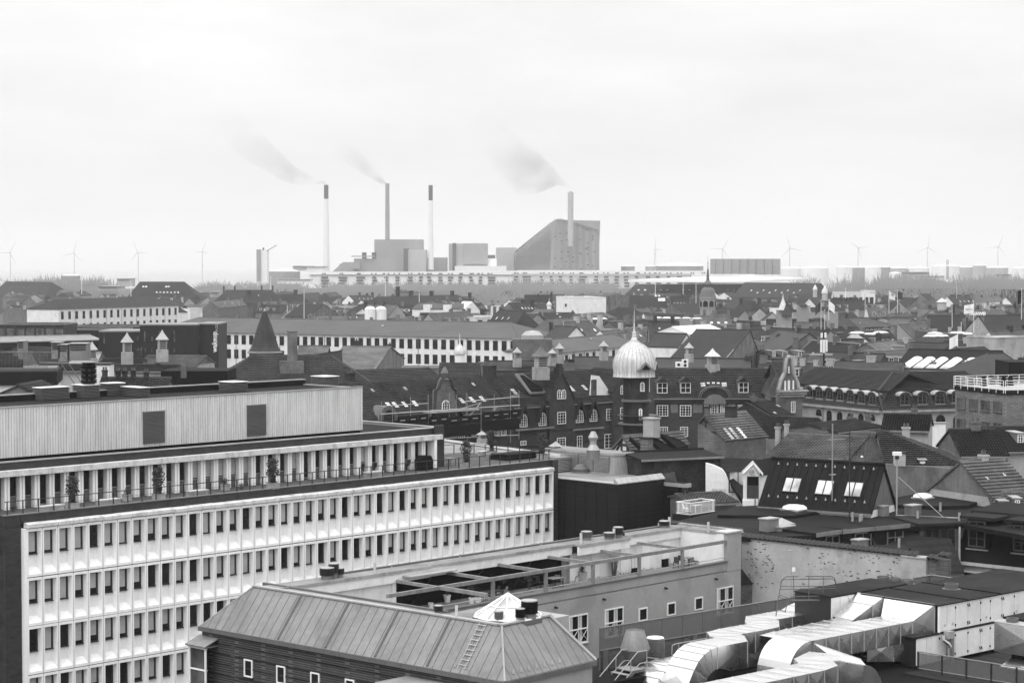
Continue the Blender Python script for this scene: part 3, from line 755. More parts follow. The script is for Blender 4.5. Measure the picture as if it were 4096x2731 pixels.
 for i,(px,py,r_,h_) in enumerate(((282,285,.42,.62),(550,280,.42,.5),(655,262,.38,.8),(1195,140,.4,.5))):
  x,y = f.xy(*Y2(px,py),zT); vent_cap(f.w(x,y,zT),r_,h_,['squat round roof vent left of the pigeon on the terrace block','grey round roof vent beside a thin pipe on the terrace block','tall dark cowl between the thin pipe and the pigeon','dark round roof vent at the back corner of the terrace block'][i],['louvre_grey','louvre_grey','steel_dark','steel_dark'][i])
 for i,(px,py) in enumerate(((218,330),(605,275),(1257,135),(1715,195))):
  x,y = f.xy(*Y2(px,py),zT); pipe(f.w(x,y,zT),.75,.1,'concrete_pale',['thin pale vent pipe left of the squat round vent','thin pale vent pipe beside the tall dark cowl','thin pale vent pipe at the back corner of the terrace block','thin pale vent pipe above the white end wall of the terrace'][i])
 x,y = f.xy(*Y1(1500,285),zT)
 c = f.w(*f.xy(*Y2(718,245),zT),zT)
 Pn = MB().lathe((c.x,c.y,zT+.0),[(.02,0),(.09,.06),(.1,.16),(.05,.25),(.05,.3),(0,.34)],8).build('pigeon','black',None,smooth=True); tag(Pn,'dark pigeon perched on the roof edge beside the round vents','pigeon')
 # group of black vents at the left end of the strip
 for i,(px,py,r_,h_) in enumerate(((1050,345,.48,.75),(1100,335,.35,.95),(1140,330,.35,.6))):
  x,y = f.xy(*Z6(px,py),zT); vent_cap(f.w(x,y,zT),r_,h_,['largest black box vent at the left of the terrace block roof','tallest black vent of the cluster below the white panels','smallest black vent of the cluster below the white panels'][i])
 x,y = f.xy(*Z6(1410,300),zT); pipe(f.w(x,y,zT),.7,.09,'concrete_pale','lone thin pale pipe on the left part of the terrace roof')
 # terrace contents
 g = lambda px,py,K=Y2,z=zF: f.w(*f.xy(*K(px,py),z),z)
 shrub(g(140,770),1.5,.62,'cone',None,3,'dense dark conical conifer bush on the terrace gravel',n=900,size=.08)
 shrub(g(232,775),.55,.26,'ball','planter',4,'square pale planter holding the ball shaped bush|small clipped ball bush in a square pale planter',pw=.5,ph=.7,n=260,size=.05)
 Gs = thing('ornamental_grass','tall clump of upright dry ornamental grass by the white terrace wall','grass clump',g(605,720))
 b = MB(); q = random.Random(2)
 for i in range(90):
  a = q.uniform(0,2*pi); r0 = q.uniform(0,.15); r1 = r0+q.uniform(.05,.35); c = g(605,720); b.tube((c.x+r0*cos(a),c.y+r0*sin(a),zF),(c.x+r1*cos(a),c.y+r1*sin(a),zF+q.uniform(1.2,1.75)),.012,3,.004)
 b.build('blades','foliage_grey',Gs)['kind'] = 'stuff'
 b = MB();
 for i in range(1500):
  x = q.uniform(-14,-1); y = q.choice((q.uniform(-5.5,-4.6),q.uniform(-1.9,-1.35),q.uniform(-5.4,-3))) ; s = q.uniform(.03,.1)*(1.5 if sin(x*2.1) > .2 else .7)
  c = V(f.w(x,y,zF+q.uniform(0,s*2))); d = V((q.uniform(-1,1),q.uniform(-1,1),q.uniform(0,1)))*s; e = V((q.uniform(-1,1),q.uniform(-1,1),0))*s*.5
  k = len(b.v); b.v += [tuple(c-d),tuple(c+e),tuple(c+d)]; b.f.append([k,k+1,k+2]); b.m.append(0)
 o = b.build('ground_cover','foliage',None); o['kind'] = 'stuff'; o['label'] = 'low dark plants spread over the gravel of the roof terrace'
 # white shell chair, dark chairs and tables
 c = g(1110,605); cf = Fr(c,f.a+2.2); Wc = thing('shell_chair','bright white shell chair with rounded back on the roof terrace','chair',c)
 bk = MB(cf)
 prof = [(.24,.42),(-.02,.4),(-.2,.44),(-.27,.6),(-.33,.78),(-.38,.9)]; wd_ = [.2,.25,.22,.17,.27,.18]
 for (a0,b0),w0,(a1,b1),w1 in zip(prof,wd_,prof[1:],wd_[1:]): bk.prism([(-w0,a0,b0),(w0,a0,b0),(w1,a1,b1),(-w1,a1,b1)],.03)
 bk.build('shell','white_paint',Wc)
 for sx in (-1,1):
  for sy in (-1,1): MB(cf).tube((sx*.08,sy*.06,.4),(sx*.2,sy*.2,0),.012,5).build('leg','steel',Wc)
 c = g(1185,600); Bx = thing('covered_box','low box under a black cover beside the white shell chair','garden box',c); MB(Fr(c,f.a+.3)).prism([(-.5,-.35,0),(.5,-.35,0),(.5,.35,0),(-.5,.35,0)],.62).build('cover','black',Bx)
 chair(g(1335,625),f.a-1,'dark wicker armchair with rounded arms beside the small slatted table')
 table(g(1485,600),f.a+.2,'small folding slatted table at the white end of the terrace',.8,.6,.7)
 chair(g(1410,595),f.a+1.6,'slim folding chair left of the small folding table')
 chair(g(1560,605),f.a-1.6,'slim folding chair right of the small folding table')
 cr = g(845,680); Cr = thing('hand_cart','small hand cart leaning by the white wall of the terrace','hand cart',cr); cf = Fr(cr,f.a)
 MB(cf).tube((-.3,0,.1),(-.1,.2,1.1),.02,5).tube((.1,0,.1),(.25,.2,1.1),.02,5).tube((-.1,.2,1.1),(.25,.2,1.1),.02,5).build('handle','steel',Cr); MB(cf).box(-.35,.2,-.25,.0,.05,.4).build('load','black',Cr)
 for x in (-.3,.15): MB(cf).tube((x-.03,-.1,.15),(x+.03,-.1,.15),.15,10).build('wheel','soot',Cr)
 G1 = lambda px,py: g(px,py,Y1)
 pots = [((600,950),.5,.75,'tall white pot behind the first pergola post','bare twiggy bush in the pot by the first pergola post'),((700,960),.55,.5,'low round white bowl of plants beside the post','low leafy plant in the round white bowl'),
   ((1080,860),.4,1.05,'tallest slim white vase pot in the shade','tall thin plant in the slim white vase'),((1170,850),.4,1.0,'slim white vase pot right of the tallest one','feathery plant in the right slim vase'),
   ((1130,860),.35,.4,'small grey pot in front of the white vases','small dark shrub in the grey pot'),((990,985),.45,.45,'white tub at the rail, left of a pair','dry twigs in the left white tub'),((1065,985),.45,.42,'white tub at the rail, right of a pair',''),
   ((1000,855),.38,.5,'pale bell shaped pot in deep shade',''),((510,1030),.4,.35,'low white pot at the corner of the pergola',''),((1300,860),.35,.3,'small white pot beside the square planter',''),((20,975),.5,.5,'white tub at the far left of the terrace','straggly shrub in the left tub')]
 for i,((px,py),w,h,la,lb) in enumerate(pots): shrub(G1(px,py),.6+.12*(i % 3) if lb else 0,.38,'tall','pot',20+i,la+('|'+lb if lb else ''),pw=w,ph=h,n=150 if lb else 0,size=.06)
 shrub(G1(1365,850),.9,.3,'tall','planter',41,'square grey planter on the shaded gravel|upright bare shrub in the square grey planter',pw=.55,ph=.45,n=120)
 shrub(G1(1670,840),1.3,.5,'tall','pot',42,'wide grey bowl by the second pergola post|sprawling dark tree shrub in the wide grey bowl',pw=.6,ph=.2,n=260)
 table(G1(1000,985) + V((1.2,1.0,0)),f.a,'dark garden table with black chairs near the first post',1.8,.9,.72,'soot')
 table(G1(1960,790),f.a,'round edged pale table near the third pergola post',1.2,.9,.72,'timber_grey')
 for i,(px,py) in enumerate(((1130,960),(1270,890),(1345,880),(1190,965),(1440,890))): chair(G1(px,py),f.a+i*1.3,['black chair at the left end of the dark garden table','black chair pushed up behind the dark garden table','black chair behind the table next to the small white pot','black chair in front of the dark garden table by the post','black chair set apart right of the dark garden table'][i],'black')
 for i,(px,py) in enumerate(((1800,800),(2015,770),(2170,790))): chair(G1(px,py),f.a+i*2,['dark chair left of the pale table by the third post','pale slatted chair behind the pale table','pale slatted chair right of the pale table'][i],'soot' if i == 0 else 'timber_grey')
court()
DW = Fr(CB.w(-41.45,.13,0),R(46.15-90+2.65))
def wing():
 f = DW; T = thing('metal_roofed_building','brick block with a grey standing seam metal hipped roof','building',f.w(10,3,0))
 zT,zE = 16.0,13.45; L_ = 20.75; e = 2.05; W = 4.1
 # raking front slope as separate seamed sheets
 p0 = V(f.w(0,0,zT));
 def pt(x,t,side=0):   # t 0 at the eave, 1 at the top on the front slope
  return (x,-e*(1-t),zE+(zT-zE)*t)
 n = 39; x0,x1 = -2.75,L_+2.0
 tw = (L_)/30
 def topx(x): return min(max(x,0),L_)
 k = 0; x = x0
 while x < x1-.02:
  xa,xb = x+.012,min(x+tw,x1)-.012
  # clip against hips: at the eave the span is x0..x1, at the top 0..L_
  def tmax(xx):
   if xx < 0: return 1+xx/2.75 if xx < 0 else 1
   if xx > L_: return 1-(xx-L_)/2.0
   return 1
  ta,tb = max(0,tmax(xa)),max(0,tmax(xb))
  pts = [pt(xa,0),pt(xb,0)]
  if tb > 0: pts.append(pt(xb,tb))
  if xa < L_ < xb: pts.append(pt(L_,1))
  if xa < 0 < xb: pts.append(pt(0,1))
  if ta > 0: pts.append(pt(xa,ta))
  if len(pts) > 2:
   b = MB(f); b.prism(pts,0,d=(0,.06,-.06)); b.build('roof_sheet','zinc',T)
   if ta > .05: MB(f).tube(pt(xa,0),pt(xa,ta-.01),.028,4).build('seam','louvre_grey',T)
  x += tw
 for i in range(1,5):
  xx = 4.15*i+.3; b = MB(f).tube(pt(xx,.02),pt(xx,1),.1,5,.1); b.build('rib','louvre_grey',T)
 # right end slope (faces along +x)
 def pe(y,t): return (L_+2.0*(1-t),y,zE+(zT-zE)*t)
 y = -e; i = 0
 yE,yT = W+1.8,W
 while y < yE-.05:
  ya,yb = y+.012,min(y+.66,yE)-.012
  def tm(yy):
   if yy < 0: return 1+yy/e
   if yy > yT: return 1-(yy-yT)/(yE-yT)*1.0
   return 1
  ta,tb = max(0,tm(ya)),max(0,tm(yb))
  pts = [pe(ya,0),pe(yb,0)]
  if tb > 0: pts.append(pe(yb,tb))
  if ya < yT < yb: pts.append(pe(yT,1))
  if ya < 0 < yb: pts.append(pe(0,1))
  if ta > 0: pts.append(pe(ya,ta))
  if len(pts) > 2:
   MB(f).prism(pts,0,d=(-.06,0,-.06)).build('roof_sheet','zinc',T)
   if tb > .05: MB(f).tube(pe(yb,0),pe(yb,tb-.01),.028,4).build('seam','louvre_grey',T)
  if 1 <= i <= 7:
   q = V(pe(ya+.3,.1)); MB(f).lathe((q.x,q.y,q.z),[(.09,0),(.07,.1),(0,.3)],5).build('snow_guard','zinc_pale',T)
  y += .66; i += 1
 for a_,b_,r_ in (((L_+.05,-.05,zT+.02),(L_+2.05,-e-.02,zE+.02),.06),((0,-.02,zT),(-2.75,-e,zE),.05),((L_,yT,zT+.05),(L_+2,yE,zE),.12)): MB(f).tube(a_,b_,r_,5).build('hip','zinc_pale',T)
 for i,(xa) in enumerate((17.5,18.3)):
  q = V(pt(xa+1.4,.1)); MB(f).lathe((q.x,q.y,q.z),[(.09,0),(.07,.1),(0,.3)],5).build('snow_guard','zinc_pale',T)
 # top edge trim, flat top
 for i in range(9): MB(f).box(-.05+i*2.3,-.08+(i+1)*2.3,-.1,.28,zT-.02,zT+.07).build('edge_trim','zinc_pale',T)
 MB(f).box(L_-.25,L_+.12,-.1,W+.1,zT+.0,zT+.09).build('edge_trim','zinc_pale',T)
 MB(f).box(0,15.6,.2,1.25,zT-.2,zT-.06).build('flat_roof','gravel',T); MB(f).box(15.6,L_-.1,.2,W+.5,zT-.2,zT-.06).build('flat_roof','gravel',T); MB(f).box(-.5,15.5,1.15,1.35,zT-.3,zT+.05).build('edge_trim','louvre_grey',T)
 for i in range(20): MB(f).box(x0-.1+i*1.275,x0-.12+(i+1)*1.275,-e-.12,-e+.1,zE-.28,zE).build('gutter','louvre_grey',T)
 for i in range(7): MB(f).box(x1-.1,x1+.12,-e-.1+i*1.15,-e-.12+(i+1)*1.15,zE-.3,zE-.02).build('gutter','louvre_grey',T)
 # banded brick wall under the eave
 wf = f.sub(0,-e+.12,0)
 MB(wf).box(x0+.05,x1-.3,0,4,0,zE-.28).build('wall','brick_dark',T)
 MB(f).box(x1-.4,x1-.1,-e+.15,yE-.2,0,zE-.3).build('end_wall','render_grey',T)
 MB(f).box(1,L_,.5,1.2,5,zT-.2).build('core','plaster_white',T); MB(f).box(15.6,L_,1.2,yE,5,zT-.2).build('core','render_grey',T)
 for k in range(14):
  z = zE-.95-.62*k; MB(wf).box(x0+.05,x1-.3,-.045,.02,z,z+.09).build('brick_course','brick_sooty',T)
 for (px,py) in ((430,942),(674,990),(930,1040),(1190,1090)):
  x,z = wf.xz(*Z6(px,py),0); window(T,wf,x,z-1.1,.78,1.1,1,1,.09); MB(wf).box(x-.06,x+.84,-.12,0,z-1.2,z-1.11).build('sill','soot',T)
  window(T,wf,x,z-4.4,.78,1.1,1,1,.09)
 # oriel at the left corner
 xa,za = wf.xz(*Z6(75,850),-.9)
 Or = MB(wf).box(x0-.15,x0+1.45,-.95,.3,za-4.6,za-4.4).build('oriel','white_paint',T)
 for x in (x0-.15,x0+1.38): MB(wf).box(x,x+.1,-.95,-.85,za-4.4,za+.02).build('frame','white_paint',Or)
 for z in (za-.05,za-1.4,za-2.8,za-4.2): MB(wf).box(x0-.15,x0+1.48,-.93,-.8,z-.09,z).build('frame','white_paint',Or)
 MB(wf).box(x0-.1,x0+1.42,-.86,-.84,za-2.7,za-.1).build('pane','glass_mid',Or)
 MB(wf).box(x0-.05,x0+1.42,-.8,.1,za-2.95,za-2.9).build('shelf','plaster_pale',Or); MB(wf).box(x0-.1,x0-.08,-.8,0,za-4.4,za).build('pane','glass_dark',Or)
 MB(wf).prism([(x0-.3,-1.1,za+.02),(x0+1.6,-1.1,za+.02),(x0+1.6,.1,za+.45),(x0-.3,.1,za+.45)],.06).box(x0-.3,x0+1.6,-1.1,.1,za-.02,za+.04).build('oriel_roof','zinc',Or)
 # ladder lying on the roof
 Ld = thing('roof_ladder','metal ladder laid up the slope of the seamed grey roof','ladder',f.w(15.6,-1,14.7))
 lx = f.xz(*Z4(290,520),-.1)[0]
 for s in (0,.52): MB(f).tube((lx+s-.1,-.12,zT-.02),(lx+s-.1,-e+.2-.1,zE+.25),.025,4).build('rail','zinc_pale',Ld)
 for k in range(9): t = (k+.5)/9; MB(f).tube((lx-.15,-.12-(e-.3)*t,zT-.02-(zT-zE-.27)*t+.04),(lx+.47,-.12-(e-.3)*t,zT-.02-(zT-zE-.27)*t+.04),.035,4).build('rung','zinc_pale',Ld)
 # glass pyramid
 cx,cy = f.xy(2031.6,2462,zT); c = f.w(cx,cy,zT); Py = thing('glass_pyramid','low white ribbed glass pyramid on the metal roofed block','rooflight',c)
 R_ = 1.98; hh = 1.28; A = [(R_*cos(2*pi*i/10+.25),R_*sin(2*pi*i/10+.25)) for i in range(10)]
 for i in range(10):
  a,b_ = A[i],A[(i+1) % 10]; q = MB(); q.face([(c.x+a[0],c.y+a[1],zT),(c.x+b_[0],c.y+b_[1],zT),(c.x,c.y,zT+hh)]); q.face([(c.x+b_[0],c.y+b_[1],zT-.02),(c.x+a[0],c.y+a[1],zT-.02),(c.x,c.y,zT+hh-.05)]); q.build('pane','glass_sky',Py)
  MB().tube((c.x+a[0]*1.01,c.y+a[1]*1.01,zT+.03),(c.x,c.y,zT+hh+.03),.055,4).build('rib','white_paint',Py)
  m0 = [(c.x+p_[0]*.52,c.y+p_[1]*.52,zT+hh*.48+.03) for p_ in (a,b_)]; MB().tube(m0[0],m0[1],.035,4).build('rib','white_paint',Py)
  MB().tube((c.x+a[0],c.y+a[1],zT+.04),(c.x+b_[0],c.y+b_[1],zT+.04),.06,4).build('rib','white_paint',Py)
 MB().lathe((c.x,c.y,zT+hh-.08),[(.22,0),(.1,.12),(0,.16)],8).build('cap','white_paint',Py)
 MB().lathe((c.x,c.y,zT-.1),[(R_*1.06,-.1),(R_*1.06,.1)],10,ph=.25).build('kerb','louvre_grey',Py)
 for (px,py,r_,h_,la) in ((570,440,.26,.62,'small pale ribbed vent below the glass pyramid'),(905,440,.28,.78,'middle black ribbed vent beside the glass pyramid'),(1050,410,.48,1.15,'largest black drum vent beside the glass pyramid')):
  x,y = f.xy(*Z4(px,py),zT); vent_cap(f.w(x,y,zT-.05),r_,h_,la,'louvre_grey' if 'pale' in la else 'black',group='ribbed vents by the glass pyramid')
 x,y = f.xy(*Z6(1888,600),zT); vent_cap(f.w(x,y,zT-.05),.27,.5,'small ribbed vent on the ridge strip left of the glass pyramid','steel_dark',group='ribbed vents by the glass pyramid')
 x,y = f.xy(*Z6(2025,632),zT); pipe(f.w(x,y,zT),.68,.09,'concrete_pale','thin pale pipe on the metal roof strip near the glass pyramid')
 # lower roof corner at the very bottom
 q = [V(onz(px,py,12.6)) for px,py in ((1500,2735),(1720,2690),(1985,2727),(2150,2800),(1500,2900))]
 Lr = thing('low_roof','low pale roof corner below the brick wall of the metal roofed block','roof',tuple(q[1]))
 b = MB(); b.prism([tuple(p_) for p_ in q],.12); b.build('roof','gravel',Lr)
wing()
# ================================================================ plant deck with air handling units and metal ducts
KL = lambda x,y: (2300+x/2.352,2280+y/2.352)
KR = lambda x,y: (3200+x/2.625,2250+y/2.625)
EF = Fr((26.3,122.0,0),R(41.6))
def screenmat():
 m,N,L,b = newmat('mesh_screen'); b.inputs['Base Color'].default_value = (.13,.13,.13,1); b.inputs['Alpha'].default_value = .62; b.inputs['Roughness'].default_value = .8
screenmat()
def ductsec(T,A,B,name='duct_section',pop=.045,flange=True):
 """section between two rectangular rings A and B (4 local corners each), faces cross-broken to a raised centre"""
 A = [V(a) for a in A]; B = [V(a) for a in B]; cen = sum(A+B,V((0,0,0)))/8
 b = MB(EF)
 for i in range(4):
  j = (i+1) % 4; q = [A[i],A[j],B[j],B[i]]; c = sum(q,V((0,0,0)))/4; n = (c-cen)
  n = (q[2]-q[0]).cross(q[3]-q[1]); n.normalize()
  if n.dot(c-cen) < 0: n = -n
  L_ = (B[i]-A[i]).length
  c2 = c+n*(pop if L_ > .5 else 0)
  for k in range(4): b.face([q[k],q[(k+1) % 4],c2])
 o = b.build(name,'duct_metal',T)
 if flange:
  f = MB(EF)
  for i in range(4): f.tube(B[i],B[(i+1) % 4],.035,4)
  f.build('flange','zinc_pale',o)
 return o
def duct(T,path,w,h,caps=True):
 """path: (x,y,z) centre points; the section keeps width w level across the run"""
 P_ = [V(p) for p in path]; rings = []
 for i,p in enumerate(P_):
  d = (P_[min(i+1,len(P_)-1)]-P_[max(i-1,0)]).normalized()
  s = V((d.y,-d.x,0)); s = V((0,1,0)) if s.length < .3 else s.normalized()
  if i and rings and s.dot(rings[-1][4]) < 0: s = -s
  if abs(d.z) > .9: s = rings[-1][4] if rings else s
  q = d.cross(s).normalized()
  rings.append([p+s*w/2+q*h/2,p-s*w/2+q*h/2,p-s*w/2-q*h/2,p+s*w/2-q*h/2,s])
 for a,b in zip(rings,rings[1:]): ductsec(T,a[:4],b[:4])
 if caps: MB(EF).face(rings[-1][:4]).build('end_cap','duct_metal',T)
def bend(p,d0,d1,r,n=5):
 """points of an elbow that starts at p heading d0 and ends heading d1"""
 p = V(p); d0 = V(d0).normalized(); d1 = V(d1).normalized(); c = p+d1*r; out = []
 for i in range(n+1):
  a = (pi/2)*i/n if abs(d0.dot(d1)) < .01 else math.acos(max(-1,min(1,d0.dot(d1))))*i/n
  if abs(d0.dot(d1)) < .01: out.append(tuple(c-d1*r*cos(a)+d0*r*sin(a)))
 return out
def plant():
 f = EF; zt,zm,zf = 15.2,13.43,11.6
 dk = MB(f).box(-22,30,-30,15.5,zf-.35,zf-.1).build('plant_deck','bitumen',None)
 tag(dk,'dark flat plant roof carrying the metal ducts','roof')
 MB(f).box(-21.5,29.5,-29.5,15,0,zf-.36).build('supporting_wall','brick_dark',dk)
 # air handling unit, two storeys
 T = thing('air_handling_unit','long two storey white door panelled ventilation unit with dark roof','ventilation unit',f.w(6,3,zf))
 X = f.xy(*KR(2245,300),zt)[0]
 xs = [f.xz(*KR(px,420),0)[0] for px in (1465,1545,1632,1765,1896,1998,2122,2248)]
 step = 1.22; xs += [xs[-1]+step*(i+1) for i in range(6)]
 xe = xs[-1]
 MB(f).box(.05,xe,.06,5.9,zf,zt-.06).build('body','black',T)
 MB(f).box(-.1,xe+.1,-.08,6.0,zt-.06,zt).build('roof','bitumen_grey',T)
 for x in (2.85,6.35): MB(f).box(x-.04,x+.04,-.1,6.02,zt,zt+.06).build('roof_joint','bitumen',T)
 for lv,(z0,z1) in enumerate(((zm+.08,zt-.1),(zf+.12,zm-.06))):
  x0 = 0 if lv == 0 else -2.2
  xx = xs if lv == 0 else [-2.2,-1.2]+xs
  for a,b in zip(xx,xx[1:]):
   o = MB(f).box(a+.02,b-.02,0,.06,z0,z1).build('door_panel','plaster_white',T)
  for i,x in enumerate(xx[2:-1]):
   if i % 3 == 1:
    for s in (-.09,.09):
     for z in ((z0+z1)/2-.55,(z0+z1)/2+.55): MB(f).tube((x+s,-.03,z+.1),(x+s+.05,-.05,z-.08),.03,5).build('handle','black',T)
   else:
    for z in (z0+.25,z1-.25): MB(f).box(x-.05,x+.05,-.03,.0,z-.06,z+.06).build('hinge','black',T)
 MB(f).box(-2.3,xe,-.03,.05,zm-.06,zm+.06).build('mid_rail','soot',T)
 MB(f).box(-2.2,.05,.06,5.9,zf,zm-.06).box(-2.3,.05,-.05,6,zm-.06,zm).build('lower_body','bitumen_grey',T)
 MB(f).box(-.02,.12,-.04,.06,zm+.05,zt-.12).build('corner_post','white_paint',T)
 for i,x in enumerate((.55,1.35,4.9,8.2)): MB(f).box(x,x+.18,-.006,0,zm+.35,zm+.5).build('label_plate','blind',T)
 # funnels on its left end
 def ring(x,y0,y1,z0,z1): return [(x,y1,z1),(x,y0,z1),(x,y0,z0),(x,y1,z0)]
 D = thing('metal_duct','main shiny square duct running from the big funnel to the front elbow','duct',f.w(-6,2.2,13))
 big = ring(.0,.3,4.15,zm-.0,zt-.02)
 ductsec(D,ring(-1.3,1.0,3.4,12.95,14.2),big,'funnel',.03)
 xs2 = [-1.3-1.18*i for i in range(9)]
 for a,b in zip(xs2[1:],xs2): ductsec(D,ring(a,1.0,3.4,12.95,14.2),ring(b,1.0,3.4,12.95,14.2))
 xa = xs2[-1]; n = 7; r = 1.35; prev = ring(xa,1.0,3.4,12.95,14.2); cx,cz = xa-.3,12.9
 for i in range(n+1):
  a = (pi/2)*i/n; ro,ri = 1.3+.6,.05+.6
  cz0 = 12.95-.6
  cur = [(cx-ro*sin(a),3.4,cz0+ro*cos(a)-.05),(cx-ro*sin(a),1.0,cz0+ro*cos(a)-.05),(cx-ri*sin(a),1.0,cz0+ri*cos(a)-.05),(cx-ri*sin(a),3.4,cz0+ri*cos(a)-.05)]
  ductsec(D,prev,cur,'elbow',0,i == n); prev = cur
 dn = [(p[0],p[1],zf) for p in prev]; ductsec(D,prev,dn,'drop',.04)
 # second funnel and duct behind the main one
 D2 = thing('metal_duct','shiny duct sloping down behind the big funnel and merging left','duct',f.w(-4,5,13))
 ductsec(D2,ring(-1.0,4.3,6.0,13.3,14.75),ring(.0,4.2,7.2,zm,zt-.02),'funnel',.03)
 ductsec(D2,ring(-3.2,4.1,5.7,12.9,14.1),ring(-1.0,4.3,6.0,13.3,14.75),'duct_section',.03)
 for i in range(6): ductsec(D2,ring(-4.5-1.3*i,3.6,5.4-.1*i,12.9,14.0),ring(-3.2-1.3*i,3.6+(.5 if i == 0 else 0),5.5-.1*i,12.9,14.05))
 # upper rear unit with round fans
 U = thing('air_handling_unit','dark roofed white panelled ventilation unit at the back with three round fans','ventilation unit',f.w(2,8,zf))
 u0 = f.xy(*KR(330,355),zt); u1 = f.xy(*KR(1165,225),zt)
 MB(f).box(u0[0],u1[0],u0[1]+.05,u0[1]+3,zf,zt-.05).build('body','steel_dark',U)
 MB(f).box(u0[0]-.1,u1[0]+.05,u0[1]-.04,u0[1]+3.05,zt-.05,zt+.02).build('roof','bitumen_grey',U)
 nx = 9; w = (u1[0]-u0[0])/nx
 for i in range(nx):
  MB(f).box(u0[0]+w*i+.02,u0[0]+w*(i+1)-.02,u0[1],u0[1]+.06,zf+.2,zt-.1).build('door_panel','plaster_white',U)
  if i in (4,6): MB(f).tube((u0[0]+w*(i+1)-.1,u0[1]-.03,zt-.4),(u0[0]+w*(i+1)-.05,u0[1]-.05,zt-.62),.03,5).build('handle','black',U)
  if i in (3,6): MB(f).box(u0[0]+w*(i+1)+.02,u0[0]+w*(i+1)+.12,u0[1]-.03,u0[1],zt-.55,zt-.42).build('hinge','black',U)
 MB(f).box(u1[0]+.05,u1[0]+1.2,u0[1],u0[1]+3,zf,zt-.15).build('fan_box','zinc_pale',U)
 for k in range(3):
  c = f.w(u1[0]+.6,u0[1]+.45+.98*k,zt-.15); MB().lathe(tuple(c),[(.42,0),(.42,.3),(.38,.3),(.38,.22)],16).build('fan','louvre_grey',U)
 F3 = thing('roof_fan','round fan ring standing alone behind the dark unit roof','fan',f.w(*f.xy(*KR(1590,270),zt),zt)); c = f.w(*f.xy(*KR(1590,270),zt),zt)
 MB().lathe(tuple(c),[(.6,-.2),(.6,0),(.45,.03),(.45,.33),(.4,.33),(.4,.1)],16).build('ring','louvre_grey',F3)
 # stepped duct B
 B = thing('metal_duct','shiny duct stepping left in two jogs and sloping down at the far left','duct',f.w(-7,8,13))
 zc = 13.15; h = 1.3; w = 2.1
 o = lambda px,py,dz=0: f.xy(*KL(px,py),zc+h/2)
 a = V((*f.xy(*KL(2190,410),zc+h/2),0)); y1 = a.y+w/2
 b = V((*f.xy(*KL(1875,465),zc+h/2),0)); y1 = (a.y+b.y)/2+w/2; s1 = b.x
 c = V((*f.xy(*KL(1510,605),zc+h/2),0)); c2 = V((*f.xy(*KL(1880,545),zc+h/2),0)); y2 = (c.y+c2.y)/2+w/2
 e = V((*f.xy(*KL(1340,720),zc+h/2),0)); y3 = e.y+w/2
 pts = [(3.2,y1+1.2,zc+.5),(a.x+1.4,y1+.5,zc+.1),(a.x,y1,zc),(a.x-1.5,y1,zc),(s1-.1,y1,zc),(s1-.7,(y1*2+y2)/3,zc),(s1-1.4,(y1+y2*2)/3,zc),(s1-2.0,y2,zc)]
 x = s1-2.0;
 while x > c.x+.9: x -= .95; pts.append((x,y2,zc))
 pts += [(c.x-.1,y2-.1,zc),(c.x-.7,(y2+y3)/2,zc),(c.x-1.3,y3,zc),(e.x,y3,zc)]
 r = 1.7;
 for i in range(1,5):
  an = R(58)*i/4; pts.append((e.x-r*sin(an),y3,zc-r*(1-cos(an))))
 q = V(pts[-1]); d = V((-cos(R(58)),0,-sin(R(58)))); pts += [tuple(q+d*1.1),tuple(q+d*2.3),tuple(q+d*3.4)]
 duct(B,pts,w,h)
 lowB = thing('metal_duct','dull lower duct in the shade below the stepped duct','duct',f.w(-8,7,12))
 duct(lowB,[(-1,y2+.1,12.05)]+[(-2-1.3*i,y2+.1,12.0) for i in range(8)],1.7,.85)
 # far left curved duct D
 D4 = thing('metal_duct','small curved duct bending down at the lower left of the deck','duct',f.w(-15,7,12))
 e4 = f.xy(*KL(960,885),12.6); pts = [(e4[0]+1.5,e4[1]+.9,12.1),(e4[0],e4[1]+.9,12.1)]
 for i in range(1,6): an = R(75)*i/5; pts.append((e4[0]-1.7*sin(an),e4[1]+.9,12.1-1.7*(1-cos(an))))
 duct(D4,pts,1.9,1.05)
 # duct C with its corner and the big round elbow
 C1 = thing('metal_duct','shiny duct in front turning a corner and running off the bottom edge','duct',f.w(-5,0,12))
 z2 = 13.85; c0 = f.xy(*KR(525,1080),z2+.0); c1 = f.xy(*KR(460,935),z2)
 yy = c0[1]+1.25
 pts = [(c1[0]-1.0,c1[1]+.4,z2-.6),(c0[0]-.2,yy+1.2,z2-.6),(c0[0]-1.0,yy+.2,z2-.6)]+[(c0[0]-2.1-1.25*i,yy,z2-.6-.0*i) for i in range(8)]
 duct(C1,pts,2.2,1.2)
 C2 = thing('metal_duct','bulging round elbow of sheet metal bending down beside the corner duct','duct',f.w(-2,0,12))
 g0 = f.xy(*KR(640,1065),13.7); gx,gy = g0[0],g0[1]
 R0,Ri = 1.75,.45; prev = None; x_c = gx-.15; z_c = 13.7-R0
 for i in range(9):
  an = (pi/2)*i/8
  cur = [(x_c+R0*sin(an),gy+1.9,z_c+R0*cos(an)),(x_c+R0*sin(an),gy-.3,z_c+R0*cos(an)),(x_c+Ri*sin(an),gy-.3,z_c+Ri*cos(an)),(x_c+Ri*sin(an),gy+1.9,z_c+Ri*cos(an))]
  if prev: ductsec(C2,prev,cur,'elbow',0,i == 8)
  else: first = cur
  prev = cur
 MB(f).face(first).build('end_plate','duct_metal',C2)
 C3 = thing('metal_duct','creased flared duct hood under the main duct','duct',f.w(-3,3,12))
